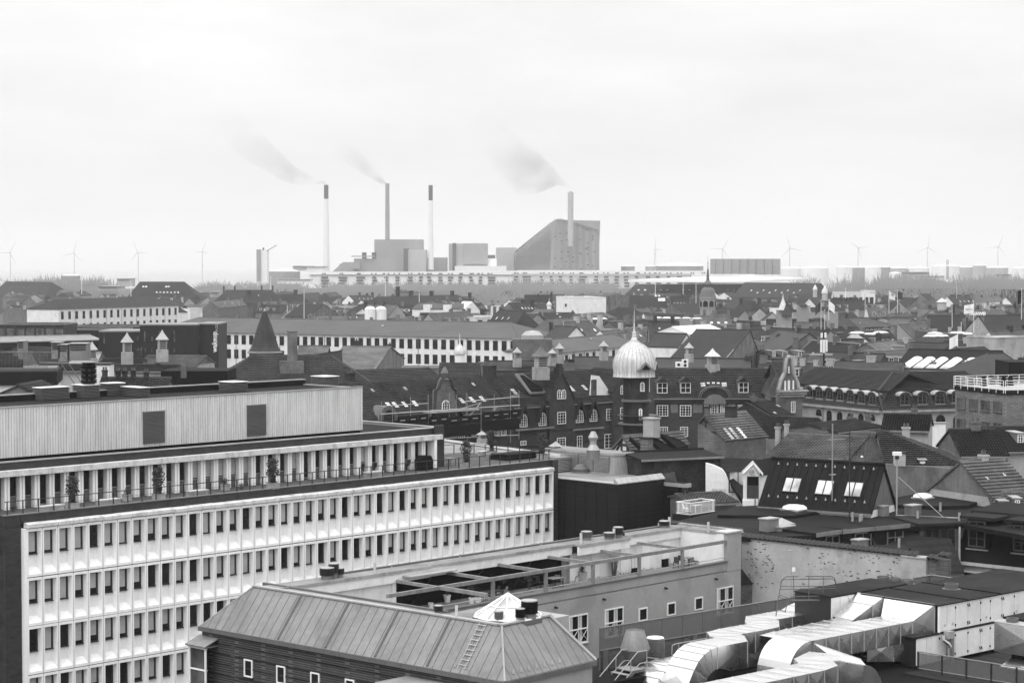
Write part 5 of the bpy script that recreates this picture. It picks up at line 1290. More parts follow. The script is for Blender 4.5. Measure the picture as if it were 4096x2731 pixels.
# ================================================================ rough wall, flat roofs and the black roofed house (right of centre)
def roughwall():
 A,B,C_ = V(onz(*B4(580,530),15.3)),V(onz(*B4(1595,640),15.3)),None
 f = Fr((A.x,A.y,0),atan2(B.y-A.y,B.x-A.x)); W = (B-A).length
 T = thing('party_wall','tall rough plastered party wall with patches of bare brick and a tile capping','wall',f.w(W/2,0,0))
 MB(f).box(.02,W,0,.5,0,15.15).build('wall','plaster_rough',T)
 q = MB(); tiles(q,[f.w(0,-.14,15.12),f.w(W+1.2,-.14,15.12),f.w(W+1.2,.35,15.4),f.w(0,.35,15.4)],.42,.5,.05,.09); o = q.build('coping_tiles','tile_dark',T); o['kind'] = 'stuff'
 MB(f).box(W,W+2.0,-.25,.6,0,15.0).build('pier','plaster_pale',T); MB(f).box(W-.05,W+2.05,-.3,.65,15.0,15.12).build('pier_cap','concrete',T)
 MB(f).box(W+2.0,W+3.6,0,.5,0,15.1).build('brick_end','brick_mid',T)
 q = MB(); tiles(q,[f.w(W+2,-.14,15.1),f.w(W+3.7,-.14,15.3),f.w(W+3.7,.35,15.55),f.w(W+2,.35,15.35)],.42,.5,.05,.09); o = q.build('coping_tiles','tile_dark',T); o['kind'] = 'stuff'
 # spalled bricks showing through the plaster
 r = random.Random(8); me = MB().box(0,.23,-.014,.01,0,.055).mesh('brick','brick_sooty')
 n = 0
 while n < 170:
  x = r.uniform(.3,W-.3); z = r.uniform(11.2,15.0); k = sin(x*1.1)*.7+sin(z*2.3+x)*.7+r.uniform(-1,1)+(1.4 if x > W*.62 else 0)+(1 if x < 3 else 0)
  if k < .9: continue
  z = round(z/.085)*.085; link(me,'brick',T,loc=f.w(x,-.006,z),rot=f.a,scale=(r.uniform(.3,1.1),1,r.uniform(.5,1.1))); n += 1
 # row of coping left of the pier on the terrace block side
 A2_,B2_ = V(onz(*B4(55,452),15.3)),V(onz(*B4(575,512),15.3));
 q = MB(); d = (B2_-A2_).normalized(); s = V((-d.y,d.x,0)); tiles(q,[A2_,B2_,B2_+s*.45+V((0,0,.2)),A2_+s*.45+V((0,0,.2))],.42,.5,.05,.09); o = q.build('coping_tiles','tile_dark',T); o['kind'] = 'stuff'
 b = MB().prism([tuple(A2_-V((0,0,4))),tuple(B2_-V((0,0,4))),tuple(B2_),tuple(A2_)],0,d=tuple(s*.4)); b.build('wall','plaster_rough',T)
roughwall()
def flatroofs():
 T = thing('flat_roofed_building','broad dark felt roofed block with dormers above the rough party wall','building',(28,175,0))
 def poly(pts,z,nm,m,th=.3,K=B4):
  P3 = [V(onz(*K(*p),z)) for p in pts]; b = MB(); slab(b,P3,th); return b.build(nm,m,T)
 ZF = 15.2
 poly([(60,470),(430,385),(860,372),(1180,372),(1395,335),(1640,275),(2125,310),(2352,375),(2500,420),(2500,560),(1960,462),(1590,478),(1190,512),(1020,535),(610,545)],ZF,'roof','bitumen',.35)
 poly([(430,388),(560,350),(700,345),(1010,368),(1180,360),(1170,368),(900,410),(430,405)],ZF+.25,'upper_roof','bitumen',.3)
 poly([(1395,335),(1655,275),(2130,300),(2000,345),(1800,350)],ZF+.3,'upper_roof','bitumen',.35)
 # front walls with dormer boxes
 def seg(p0,p1,z):
  A,B = V(onz(*B4(*p0),z)),V(onz(*B4(*p1),z)); return Fr((A.x,A.y,0),atan2(B.y-A.y,B.x-A.x)),(B-A).length
 for (p0,p1,n,lab) in (((1020,533),(1200,508),2,'a'),((1190,512),(1405,490),2,'b'),((1395,492),(1605,472),2,'c')):
  f,W = seg(p0,p1,ZF)
  dz = MB(f).box(0,W,-.5,3,ZF-.05,ZF+.2).build('dormer_roof','bitumen',T)
  MB(f).box(-.05,W+.05,-.56,-.5,ZF-.1,ZF+.22).build('fascia','zinc',dz)
  d = MB(f).box(.25,W-.25,-.1,3,ZF-3,ZF-.05).build('dormer','bitumen_grey',T)
  window(d,f,W*.42,ZF-2.1,W*.48,1.9,2,3,.09,-.14,fm='zinc',name='window')
  MB(f).prism([(0,.4,ZF-.1),(0,.4,ZF-3.4),(0,-1.6,ZF-3.4)],0,d=(.3,0,0)).build('cheek','far_tile',T)
 f,W = seg((1605,475),(1715,600),ZF-1.2)
 f,W = seg((580,545),(2000,480),ZF)
 MB(f).prism([(-1,2.4,ZF-.4),(-1,-.4,ZF-3.6),(-1,2.4,ZF-3.6)],0,d=(W+.5,0,0)).build('slate_slope','far_tile',T)
 MB(f).box(-1,W-.5,-.3,2.2,0,ZF-3.5).build('wall','brick_mid',T)
 # lower flat roof in front
 poly([(1100,600),(1590,590),(1640,610),(1600,640),(1130,605)],ZF-1.0,'lower_roof','bitumen',.3)
 # bay window block
 T2 = thing('bay_window_block','dark wide studio window block with a drain pipe beside it','building',(33,165,0))
 f,W = seg((1700,470),(1945,462),ZF)
 MB(f).box(.0,W,0,5,0,ZF-.05).build('wall','brick_mid',T2); MB(f).box(-.3,W+.3,-.3,5,ZF-.05,ZF+.15).build('roof_edge','bitumen_grey',T2)
 for i in range(2): window(T2,f,.35+i*(W-.7)/2,ZF-3.1,(W-.8)/2,2.8,2,3,.1,-.05,fm='steel_dark')
 MB(f).box(.0,W,-.5,.0,ZF-3.9,ZF-3.6).build('ledge','zinc',T2); MB(f).box(.2,W-.2,-.2,.0,ZF-6.9,ZF-4.0).build('grille','black',T2)
 MB(f).tube((W-.05,-.2,ZF-.2),(W-.05,-.2,ZF-3.2),.09,6).tube((W-.05,-.2,ZF-3.2),(W-.5,-.4,ZF-4.2),.09,6).build('drain_pipe','concrete_pale',T2)
 # right hand mansard with casements, then pale wall with square windows
 T3 = thing('mansard_house','house with dark felt mansard and two casement dormers over a pale wall','house',(42,155,0))
 f,W = seg((1925,700),(2352,745),12.0); W = 16
 MB(f).box(0,W,0,8,0,12).build('wall','plaster_pale',T3); MB(f).box(-.15,W,-.45,.1,11.9,12.15).build('cornice','concrete_pale',T3); MB(f).box(-.1,W,-.3,.1,11.3,11.42).build('string_course','concrete_pale',T3)
 MB(f).prism([(0,-.35,12.1),(0,2.6,16.0),(0,8,16.2),(0,8,12.1)],0,d=(W,0,0)).build('roof','bitumen',T3)
 for px,wpx in ((2068,85),(2352,85)):
  x = f.xz(*B4(px,560),.6)[0]; w = 1.7
  d = MB(f).box(x-w/2,x+w/2,.3,4,13.1,15.6).build('dormer','bitumen',T3); MB(f).box(x-w/2-.5,x+w/2+.9,-.1,4,15.6,15.85).build('dormer_roof','bitumen_grey',d)
  window(d,f,x-w/2+.1,13.35,w-.2,2.1,2,3,.1,.28,fm='louvre_grey'); MB(f).box(x-w/2-.1,x+w/2+.15,.15,.3,13.1,13.2).build('sill','concrete',d)
 for px in (2018,2172,2325): x = f.xz(*B4(px,790),0)[0]; window(T3,f,x-.6,9.7,1.2,1.5,2,1,.08,-.02,'sill',fm='steel_dark')
 x = f.xz(*B4(2250,790),0)[0]; MB(f).box(x-.35,x+.35,-.3,0,6,11.6).build('pilaster','plaster_pale',T3)
 # things on the flat roofs
 g = lambda px,py,dz=0: V(onz(*B4(px,py),ZF+dz))+V((0,0,0))
 skydome(tuple(g(918,375,.25)),.95,'large white round dome rooflight left of the pipe stub')
 skydome(tuple(g(1718,303,.3)),.75,'white round dome rooflight on the upper felt roof below the scalloped tiles')
 skydome(tuple(g(830,468,0)),.8,'pyramid shaped pale rooflight beside the vent box',sq='pyr')
 T4 = thing('rooflight','flat pale rooflight panel in front of the pyramid rooflight','rooflight',tuple(g(840,505))); c = g(840,500); MB(Fr(c,.75)).box(-.9,.9,-.55,.55,0,.3).build('kerb','zinc',T4); MB(Fr(c,.75)).box(-.95,.95,-.6,.6,.3,.36).build('pane','zinc_pale',T4)
 for (px,py,w,h,lab) in ((752,505,1.3,.95,'grey boxy vent left of the pyramid rooflight'),(1470,412,.8,.8,'grey boxy vent in the middle of the dark felt roof'),(1655,402,1.2,.75,'grey boxy vent near the camera mast'),(1322,610,1.1,.6,'pale square roof hood on the lower roof by the rough wall'),(1443,335,.6,.7,'small white capped vent at the edge of the upper roof')):
  c = g(px,py,-1.0 if py > 600 else 0); v_ = thing('vent_box',lab,'roof vent',tuple(c),'boxy vents on the felt roof'); MB(Fr(c,.7)).box(-w/2,w/2,-w*.35,w*.35,0,h).build('body','zinc',v_); MB(Fr(c,.7)).box(-w/2-.08,w/2+.08,-w*.4,w*.4,h,h+.09).build('lid','zinc_pale',v_)
 for i,(px,py) in enumerate(((1012,385),(1242,370),(1276,445),(1323,462),(1332,455),(1685,438),(1827,382),(1947,448),(1568,612),(665,358),(688,358),(1478,322))):
  pipe(tuple(g(px,py,-1.0 if py > 600 else 0)),.75 if i else 1.05,.1 if i else .2,'concrete',['thick pale stub pipe right of the large white dome','short pipe stub on the upper felt roof ridge','short pipe stub near the tall antenna foot','twin pipe stub, the shorter one','twin pipe stub, the taller one','pipe stub right of the camera mast','pipe stub on the far right felt roof','pipe stub above the studio window','pipe stub on the lower roof beside the brick pier','left one of two stubs near the little tiled roof','right one of two stubs near the little tiled roof','pipe stub beside the small white capped vent'][i])
 # camera mast with stays, tall antennas
 c = g(1553,415); Mt = thing('camera_mast','slim mast with a white box on top and a slanting stay','mast',tuple(c)); hh = 5.1
 MB().tube(tuple(c),(c.x,c.y,c.z+hh),.07,6).build('pole','zinc_pale',Mt); MB().box(c.x-.35,c.x+.35,c.y-.25,c.y+.25,c.z+hh,c.z+hh+.28).build('head_box','white_paint',Mt); MB().box(c.x-.15,c.x+.15,c.y-.15,c.y+.15,c.z+hh-.3,c.z+hh).build('bracket','steel_dark',Mt)
 MB().tube((c.x+.1,c.y,c.z+3.3),(c.x+3.8,c.y-.5,c.z+0),.035,4).build('stay','zinc_pale',Mt); MB().tube((c.x,c.y,c.z+.1),tuple(g(2400,445,.2)),.05,4).build('cable_tray','concrete',Mt)
 c = g(1148,385,.25); antenna(tuple(c),7.4,'tallest rooftop antenna mast with long horizontal aerials',((.82,1.2,.3),(.6,1.0,.2),(.42,.6,1.0)),'steel',r=.06)
 c = g(1256,445); antenna(tuple(c),7.6,'thin dark antenna mast with looped aerial right of the tallest one',((.72,.5,1.4),(.68,.5,.2)),'steel_dark',r=.05)
flatroofs()
def blackhouse():
 ze = 15.9
 T,f,W,z,zr = house('steep black sheet roofed house with white walls and paired roof windows',(700,325),(1392,372),ze,5.4,kind='gable',rp=(1438,88),wall='plaster_white',roof='bitumen',K=B4,o=.25,gw='plaster_grey',real=False)
 s = (zr-z)/(5.4/2); n = V(f.u).cross(V(f.v)+V((0,0,s))).normalized(); st = (V(f.v)+V((0,0,s))).normalized(); p0 = f.w(0,0,z)
 for i,(px,py) in enumerate(((900,222),(1103,238),(1287,250))):
  q = planehit(*B4(px,py),p0,n)
  for sx in (-.37,.37): skylight(T,q+V(f.u)*sx,V(f.u),st,n,.62,1.3,'glass_sky')
 for i in range(16):  # standing seams
  x = W*(i+.5)/16; MB(f).tube((x,.02,z+.03),(x,5.4/2-.1,zr-.05),.035,4).build('seam','bitumen',T)
 for i in range(11):
  for t in (.12,.86): x = W*(i+.7)/11.5; c = f.w(x,2.7*t,z+(zr-z)*t+.05); MB().lathe(tuple(c),[(.1,0),(0,.25)],4).build('snow_hook','zinc_pale',T)
 for px in (762,845,905): x = f.xz(*B4(px,350),0)[0]; window(T,f,x-.7,z-.75,1.4,.55,2,1,.08,-.03,fm='steel_dark')
 # left part: white raking gable wall and roof behind
 G = thing('white_gable_wall','white plastered gable wall with a curved shoulder left of the white dormer house','wall',P(*B4(450,200),186))
 dw = 184; o2 = [(355,80),(400,92),(455,118),(490,165),(530,235),(580,300),(600,345),(355,345)]; fr = Fr(P(*B4(355,80),dw).xy.to_3d(),R(-15)); pts = [fr.xz(*B4(*p),0) for p in o2]
 MB(fr).prism([(a,0,b) for a,b in pts],0,d=(0,.45,0)).build('wall','plaster_white',G)
 xw,zw = fr.xz(*B4(395,250),0); MB(fr).box(xw,xw+1.3,-.05,0,zw-.3,zw+.15).build('blind_window','concrete_pale',G)
 H2 = thing('sheet_roof','black sheet roof sloping behind the white gable wall','roof',P(*B4(560,200),185))
 A,Bq = P(*B4(350,38),190),P(*B4(735,62),188); b = MB(); C1,C2 = P(*B4(350,85),186),P(*B4(620,300),181)
 q = [A,P(*B4(740,60),189),P(*B4(700,320),180),P(*B4(600,335),180),P(*B4(460,118),184.5),P(*B4(352,82),185.5)]
 b.v += [tuple(v_) for v_ in q]+[tuple(v_+V((0,.6,-.4))) for v_ in q]; m = len(q); b.f.append(list(range(m))[::-1]); b.f.append(list(range(m,2*m))); b.m += [0,0]
 for i in range(m): b.f.append([i,(i+1) % m,m+(i+1) % m,m+i]); b.m.append(0)
 b.build('roof','bitumen',H2)
 q = P(*B4(560,190),183.4); fq = Fr((q.x,q.y,0),R(20)); o = window(H2,fq,-1.0,q.z-1.1,1.9,2.0,2,1,.08,0,fm='steel_dark',glass='glass_sky')
 # white dormer house front
 dd = 176.5; fr = Fr(P(*B4(590,310),dd).xy.to_3d(),R(-8)); X = lambda px,py,y=0: fr.xz(*B4(px,py),y)
 Dm = thing('white_dormer','tall white gabled dormer with a dark barred loft door and a lamp','dormer',fr.w(1.5,0,15))
 pts = [X(590,330),X(692,330),X(692,165),X(650,92),X(590,150)]
 MB(fr).prism([(a,0,b) for a,b in pts],0,d=(0,3.6,0)).build('wall','plaster_white',Dm)
 x0,z0 = X(618,300); x1,z1 = X(684,170); MB(fr).box(x0,x1,-.04,.1,z0,z1).build('door','glass_dark',Dm); MB(fr).box(x0-.06,x0,-.08,0,z0,z1).box(x1,x1+.06,-.08,0,z0,z1).box(x0-.06,x1+.06,-.08,0,z1,z1+.08).build('door_frame','steel_dark',Dm)
 for i in range(9): xx = x0+(x1-x0)*(i+.5)/9; MB(fr).tube((xx,-.12,z0+.05),(xx,-.12,z0+1.15),.015,4).build('bar','steel',Dm)
 a,m_,c = X(582,148),X(650,80),X(716,160)
 for (p,q) in ((a,m_),(m_,c)): MB(fr).prism([(p[0],-.3,p[1]),(q[0],-.3,q[1]),(q[0],-.3,q[1]+.22),(p[0],-.3,p[1]+.22)],0,d=(0,.35,0)).build('verge','plaster_white',Dm)
 zz = (X(800,88)); MB(fr).prism([(m_[0],0,m_[1]+.12),(c[0],0,c[1]+.12),(c[0],0,c[1]),(m_[0],0,m_[1]-.05)],0,d=(1.9,4.4,.1)).build('roof','bitumen',Dm)
 MB(fr).prism([(pts[1][0],.1,pts[1][1]),(pts[1][0]+2.6,3.4,pts[1][1]+2.6),(pts[1][0]+2.6,3.4,pts[2][1]),(pts[2][0],.1,pts[2][1])],0,d=(-.1,.1,0)).build('side_wall','plaster_white',Dm)
 c = X(648,132); MB(fr).tube((c[0],0,c[1]),(c[0]-.1,-.5,c[1]-.05),.18,10,.2).build('lamp','zinc_pale',Dm)
 MB(fr).box(pts[0][0]-.05,pts[1][0]+.1,-.12,3,8,z0-.2).build('lower_wall','plaster_white',Dm)
blackhouse()
def midroofs():
 # little tiled roof by the balcony
 house('small tiled lean roof with a pale gable edge behind the white balcony',(265,335),(545,321),14.8,6,kind='gable',rp=(500,262),wall='plaster_grey',roof='tile_grey',K=B4,tw=.3,th=.42,cat='roof',name='tiled_roof')
 # plastered wall and chimney stacks right of the black roof
 T = thing('plastered_wall','long stained grey plaster gable wall right of the black roof','wall',P(3700,1950,188)); fr = Fr(P(*B4(1440,85),181).xy.to_3d(),R(-3))
 pts = [fr.xz(*B4(*p),0) for p in ((1440,85),(1535,90),(1590,95),(1700,100),(1952,118),(1965,100),(2010,160),(2070,265),(2070,420),(1430,420))]
 MB(fr).prism([(a,0,b) for a,b in pts],0,d=(0,.5,0)).build('wall','plaster_grey',T)
 for (xa,ya,xb,yb) in ((1540,20,1608,100),): a = fr.xz(*B4(xa,ya),0); b = fr.xz(*B4(xb,yb),0); MB(fr).box(a[0],b[0],-.1,.8,b[1],a[1]).build('chimney','plaster_pale',T); MB(fr).box(a[0]-.1,b[0]+.1,-.2,.9,a[1],a[1]+.12).build('chimney_cap','soot',T)
 MB(fr).box(fr.xz(*B4(1430,85),0)[0],fr.xz(*B4(1950,115),0)[0],-.15,.6,pts[0][1],pts[0][1]+.1).build('coping','tile_dark',T) if False else None
 # roofs to the right
 house('grey tiled house with two dark roof windows at the right edge',(2150,288),(2420,268),16.2,8,kind='gable',rp=(2240,52),wall='plaster_pale',roof='tile_grey',K=B4,sky=((2118,182,18,22,'zinc_pale'),(2225,160,18,26,'zinc_pale')),chim=((2098,28,50),),cm='plaster_pale',tw=.32,th=.44)
 house('low tiled lean-to with two white casement dormers at the right edge',(2180,400),(2420,400),14.9,6,kind='gable',rp=(2300,262),wall='plaster_pale',roof='tile_grey',K=B4,dorm=((2222,380,48,60),(2308,375,42,72)))
 house('broad tiled roof with a long low ridge of light worn tiles',(1500-1010,1160),(905,1170),17.2,14,kind='gable',rp=(500,858),wall='plaster_pale',roof='tile_grey',K=B3,chim=((265,848,62),),sky=((440,1142,26,28),(660,1125,26,34)),cm='brick_mid',tw=.32,th=.44)
 house('worn tiled roof running left behind the black roofed house',(-340,1120),(480,1160),17.3,13,kind='gable',rp=(0,880),wall='plaster_pale',roof='tile_grey',K=B3,chim=((-220,800,50),(-130,770,45)),cm='plaster_pale',tw=.32,th=.44)
 house('darker hipped tile roof with one pale tapered chimney',(905,1180),(1700,1185),17.3,12,kind='hip',hr=6.5,rp=(1200,845),wall='plaster_grey',roof='tile_old',K=B3,chim=((1118,805,80,.62),),dorm=((1290,1195,66,46),),cm='plaster_pale',tw=.3,th=.4)
 house('low dark tiled house behind two tapering brick chimneys near the right edge',(1700,1090),(2180,1090),17.6,11,kind='gable',rp=(2000,830),wall='plaster_grey',roof='tile_dark',K=B3,chim=((1842,745,110),(1935,830,60)),cm='brick_mid',gw='brick_mid')
 house('dark tiled roof with a white dormer window cut by the right edge',(2120,1045),(2600,1040),17.4,11,kind='gable',rp=(2352,800),wall='plaster_pale',roof='tile_dark',K=B3,dorm=((2310,975,80,105),))
 house('small ridge roof with a pale gable strip below the mansard block',(870,820),(1350,830),18.9,8,kind='gable',rp=(1100,670),wall='plaster_pale',roof='tile_dark',K=B3,chim=((1208,610,66),),cm='brick_mid',gw='plaster_grey')
 house('short low tiled roof with two square brick chimneys below the arched windows',(390,850),(860,800),18.6,7,kind='gable',rp=(500,735),wall='brick_mid',roof='tile_old',K=B3,chim=((548,700,74),(725,685,50)),cm='brick_mid')
 t = thing('white_parapet','peeling white parapet wall end beside the low roofs','wall',P(*B3(1450,800),235)); fr = Fr(P(*B3(1370,800),235).xy.to_3d(),0); a = fr.xz(*B3(1368,765),0); b = fr.xz(*B3(1533,870),0); MB(fr).box(a[0],b[0],0,.6,b[1]-3,a[1]).build('wall','plaster_white',t); MB(fr).box(a[0]-.1,b[0]+.1,-.1,.7,a[1],a[1]+.12).build('coping','concrete',t)
 # half timbered houses
 def timbered(label,gpts,K,d,ang,posts,ridge2,eave2,wallm,roofm='tile_grey',sky=(),chim=(),tw=.27):
  fr = Fr(P(*K(*gpts[0]),d).xy.to_3d(),ang); T = thing('half_timbered_house',label,'house',tuple(fr.w(2,2,0)))
  g = [fr.xz(*K(*p),0) for p in gpts]; MB(fr).prism([(a,0,b) for a,b in g],0,d=(0,.3,0)).build('gable',wallm,T)
  for (p,q) in posts:
   a,b = fr.xz(*K(*p),0),fr.xz(*K(*q),0); MB(fr).tube((a[0],-.05,a[1]),(b[0],-.05,b[1]),.13,4).build('beam','timber',T)
  # roof slope to the right: ridge from apex, eave from right foot
  ap,ft = g[1],g[2]; A = fr.w(ap[0],-.3,ap[1]); E0 = fr.w(ft[0],-.3,ft[1]); L_ = 0
  pr = planehit(*K(*ridge2),A,(V(fr.v).cross(A-E0)).normalized()); pe = planehit(*K(*eave2),A,(V(fr.v).cross(A-E0)).normalized())
  P3 = [E0,pe,pr,A]; b = MB(); slab(b,P3,.15); r = b.build('roof',roofm,T); q = MB(); tiles(q,P3,tw,.38); q.build('roof_tiles',roofm,r)['kind'] = 'stuff'
  fl = fr.w(g[0][0],-.3,g[0][1]); dv = (pr-A); P4 = [fl+dv,fl,A,pr]; b = MB(); slab(b,P4,.15); b.build('roof',roofm,T)
  MB().tube(tuple(A),tuple(pr),.14,6).build('ridge',roofm,T)
  b = MB(); b.prism([tuple(fl+V((0,0,-6))),tuple(E0+V((0,0,-6))),tuple(E0+V((0,0,-.1))),tuple(fl+V((0,0,-.1)))],0,d=tuple(dv*.97)); b.build('wall',wallm,T)
  n = (pe-E0).cross(pr-E0).normalized(); n = n if n.z > 0 else -n; st = (A-E0).normalized(); su = st.cross(n).normalized()
  for s_ in sky:
   c = planehit(*K(s_[0],s_[1]),E0,n); skylight(T,c,su,st,n,s_[2],s_[3],s_[4] if len(s_) > 4 else 'glass_sky')
  for c_ in chim:
   x,y = K(c_[0],c_[1]); pz = P(x,y,c_[3]); w = pxw(c_[2]/2.138,c_[3]); hb = pxw(c_[4]/2.138,c_[3]); f2 = Fr((pz.x,pz.y,0),ang)
   o = MB(f2).box(-w/2,w/2,-w*.4,w*.4,pz.z-hb,pz.z).build('chimney',c_[5],T); MB(f2).box(-w/2-.1,w/2+.1,-w*.4-.1,w*.4+.1,pz.z,pz.z+.14).build('cap','soot' if c_[5].startswith('brick') else 'concrete',o)
  return T,n,E0,su,st
 timbered('dark half timbered brick gable house with four roof windows',[(850,615),(905,558),(1085,780),(850,770)],B2,232,R(-44),[((850,615),(905,558)),((905,558),(1085,780)),((880,690),(1000,705)),((905,600),(905,775)),((860,650),(880,690)),((965,700),(965,770)),((850,755),(1080,775)),((880,600),(935,612))],(1250,522),(1440,742),'brick_mid','tile_grey',
   ((1095,720,.55,1.7),(1140,716,.55,1.7),(1205,712,.55,1.7),(1292,692,.5,1.1,'glass_dark')),((918,492,40,228,70,'brick_mid'),(1120,488,85,226,90,'brick_red')))
 timbered('white and black half timbered gable with slanting dormer strips',[(65,888),(205,732),(305,882)],B2,206,R(-44),[((65,888),(205,732)),((205,732),(305,882)),((150,800),(255,815)),((186,780),(186,885)),((235,790),(235,885)),((130,885),(200,752)),((70,885),(300,880)),((255,885),(225,770))],(690,697),(775,815),'plaster_white','tile_grey',
   (),((440,588,112,203,155,'plaster_pale'),(400,757,85,196,160,'brick_mid')))
 Tn = thing('shed_dormer','pair of long slanting tiled shed dormers with black cheeks','dormer',P(*B2(500,760),203))
 for (a,b,c,d_) in (((250,735),(355,800),(470,860),(340,820)),((380,718),(500,760),(650,850),(545,862)),((520,712),(680,760),(755,820),(660,835))):
  q = [P(*B2(*p),203-i*.6) for i,p in enumerate((a,b,c,d_))]; m = MB(); s = MB()
  m.v += [tuple(v_) for v_ in q]+[tuple(v_-V((0,-.2,.5))) for v_ in q]; m.f += [[0,1,2,3],[7,6,5,4],[0,4,5,1],[1,5,6,2],[2,6,7,3],[3,7,4,0]]; m.m += [0]*6; m.build('cheek','black',Tn)
 # dark rough wall with the small roof behind
 Dk = thing('old_brick_wall','sooty crumbling brick gable wall between the tiled roofs','wall',P(*B2(1600,640),238)); fr = Fr(P(*B2(1240,450),240).xy.to_3d(),R(-12))
 g = [fr.xz(*B2(*p),0) for p in ((1180,520),(1240,447),(1300,470),(1450,562),(1870,578),(1935,640),(1800,760),(1440,760),(1250,520))]; MB(fr).prism([(a,0,b) for a,b in g],0,d=(0,.6,0)).build('wall','brick_sooty',Dk)
 for px,py in ((1538,678),(1652,685),(1770,690)): a = fr.xz(*B2(px,py),0); MB(fr).box(a[0]-.3,a[0]+.3,-.03,.1,a[1]-.3,a[1]+.3).build('hole','black',Dk)
 house('small dark tiled roof with two roof windows behind the sooty brick wall',(1500,572),(1650,560),16.9,8,kind='gable',rp=(1420,432),wall='plaster_grey',roof='tile_dark',K=B2,sky=((1520,482,28,30),(1492,543,26,22)),chim=((1312,395,46),(1440,388,42)),cm='brick_mid')
 # walls left of the white gable
 O = thing('old_brick_wall','very dark sooty brick wall left of the white gable wall','wall',P(*B2(780,1020),196)); fr = Fr(P(*B2(640,930),197).xy.to_3d(),R(3)); g = [fr.xz(*B2(*p),0) for p in ((350,925),(640,935),(640,975),(900,900),(905,1190),(350,1100))]; MB(fr).prism([(a,0,b) for a,b in g],0,d=(0,.6,0)).build('wall','brick_sooty',O)
 a = fr.xz(*B2(640,990),-.1); b = fr.xz(*B2(905,1190),-.1); MB(fr).box(a[0],b[0],-.12,0,b[1],a[1]).build('render_patch','black',O)
 house('black sheet ridge roof with pale snow hooks above the dark brick wall',(350,930),(1030,900),18.3,7,kind='gable',rp=(700,868),wall='brick_sooty',roof='bitumen',K=B2,real=False)
 house('little tiled roof with a small pale gable under the dark brick wall',(380,1110),(640,1110),16.4,5,kind='gable',rp=(560,1030),wall='plaster_grey',roof='tile_grey',K=B2)
 T = thing('chimney','short grey chimney stub at the foot of the dark brick wall','chimney',P(*B2(868,1150),188)); fr = Fr(P(*B2(868,1150),188).xy.to_3d(),0); a = fr.xz(*B2(838,1120),0); b = fr.xz(*B2(898,1190),0); MB(fr).box(a[0],b[0],0,1,b[1]-2,a[1]).build('stack','concrete',T); MB(fr).box(a[0]+.5,a[0]+.9,.3,.7,a[1],a[1]+.35).build('pot','plaster_pale',T)
midroofs()
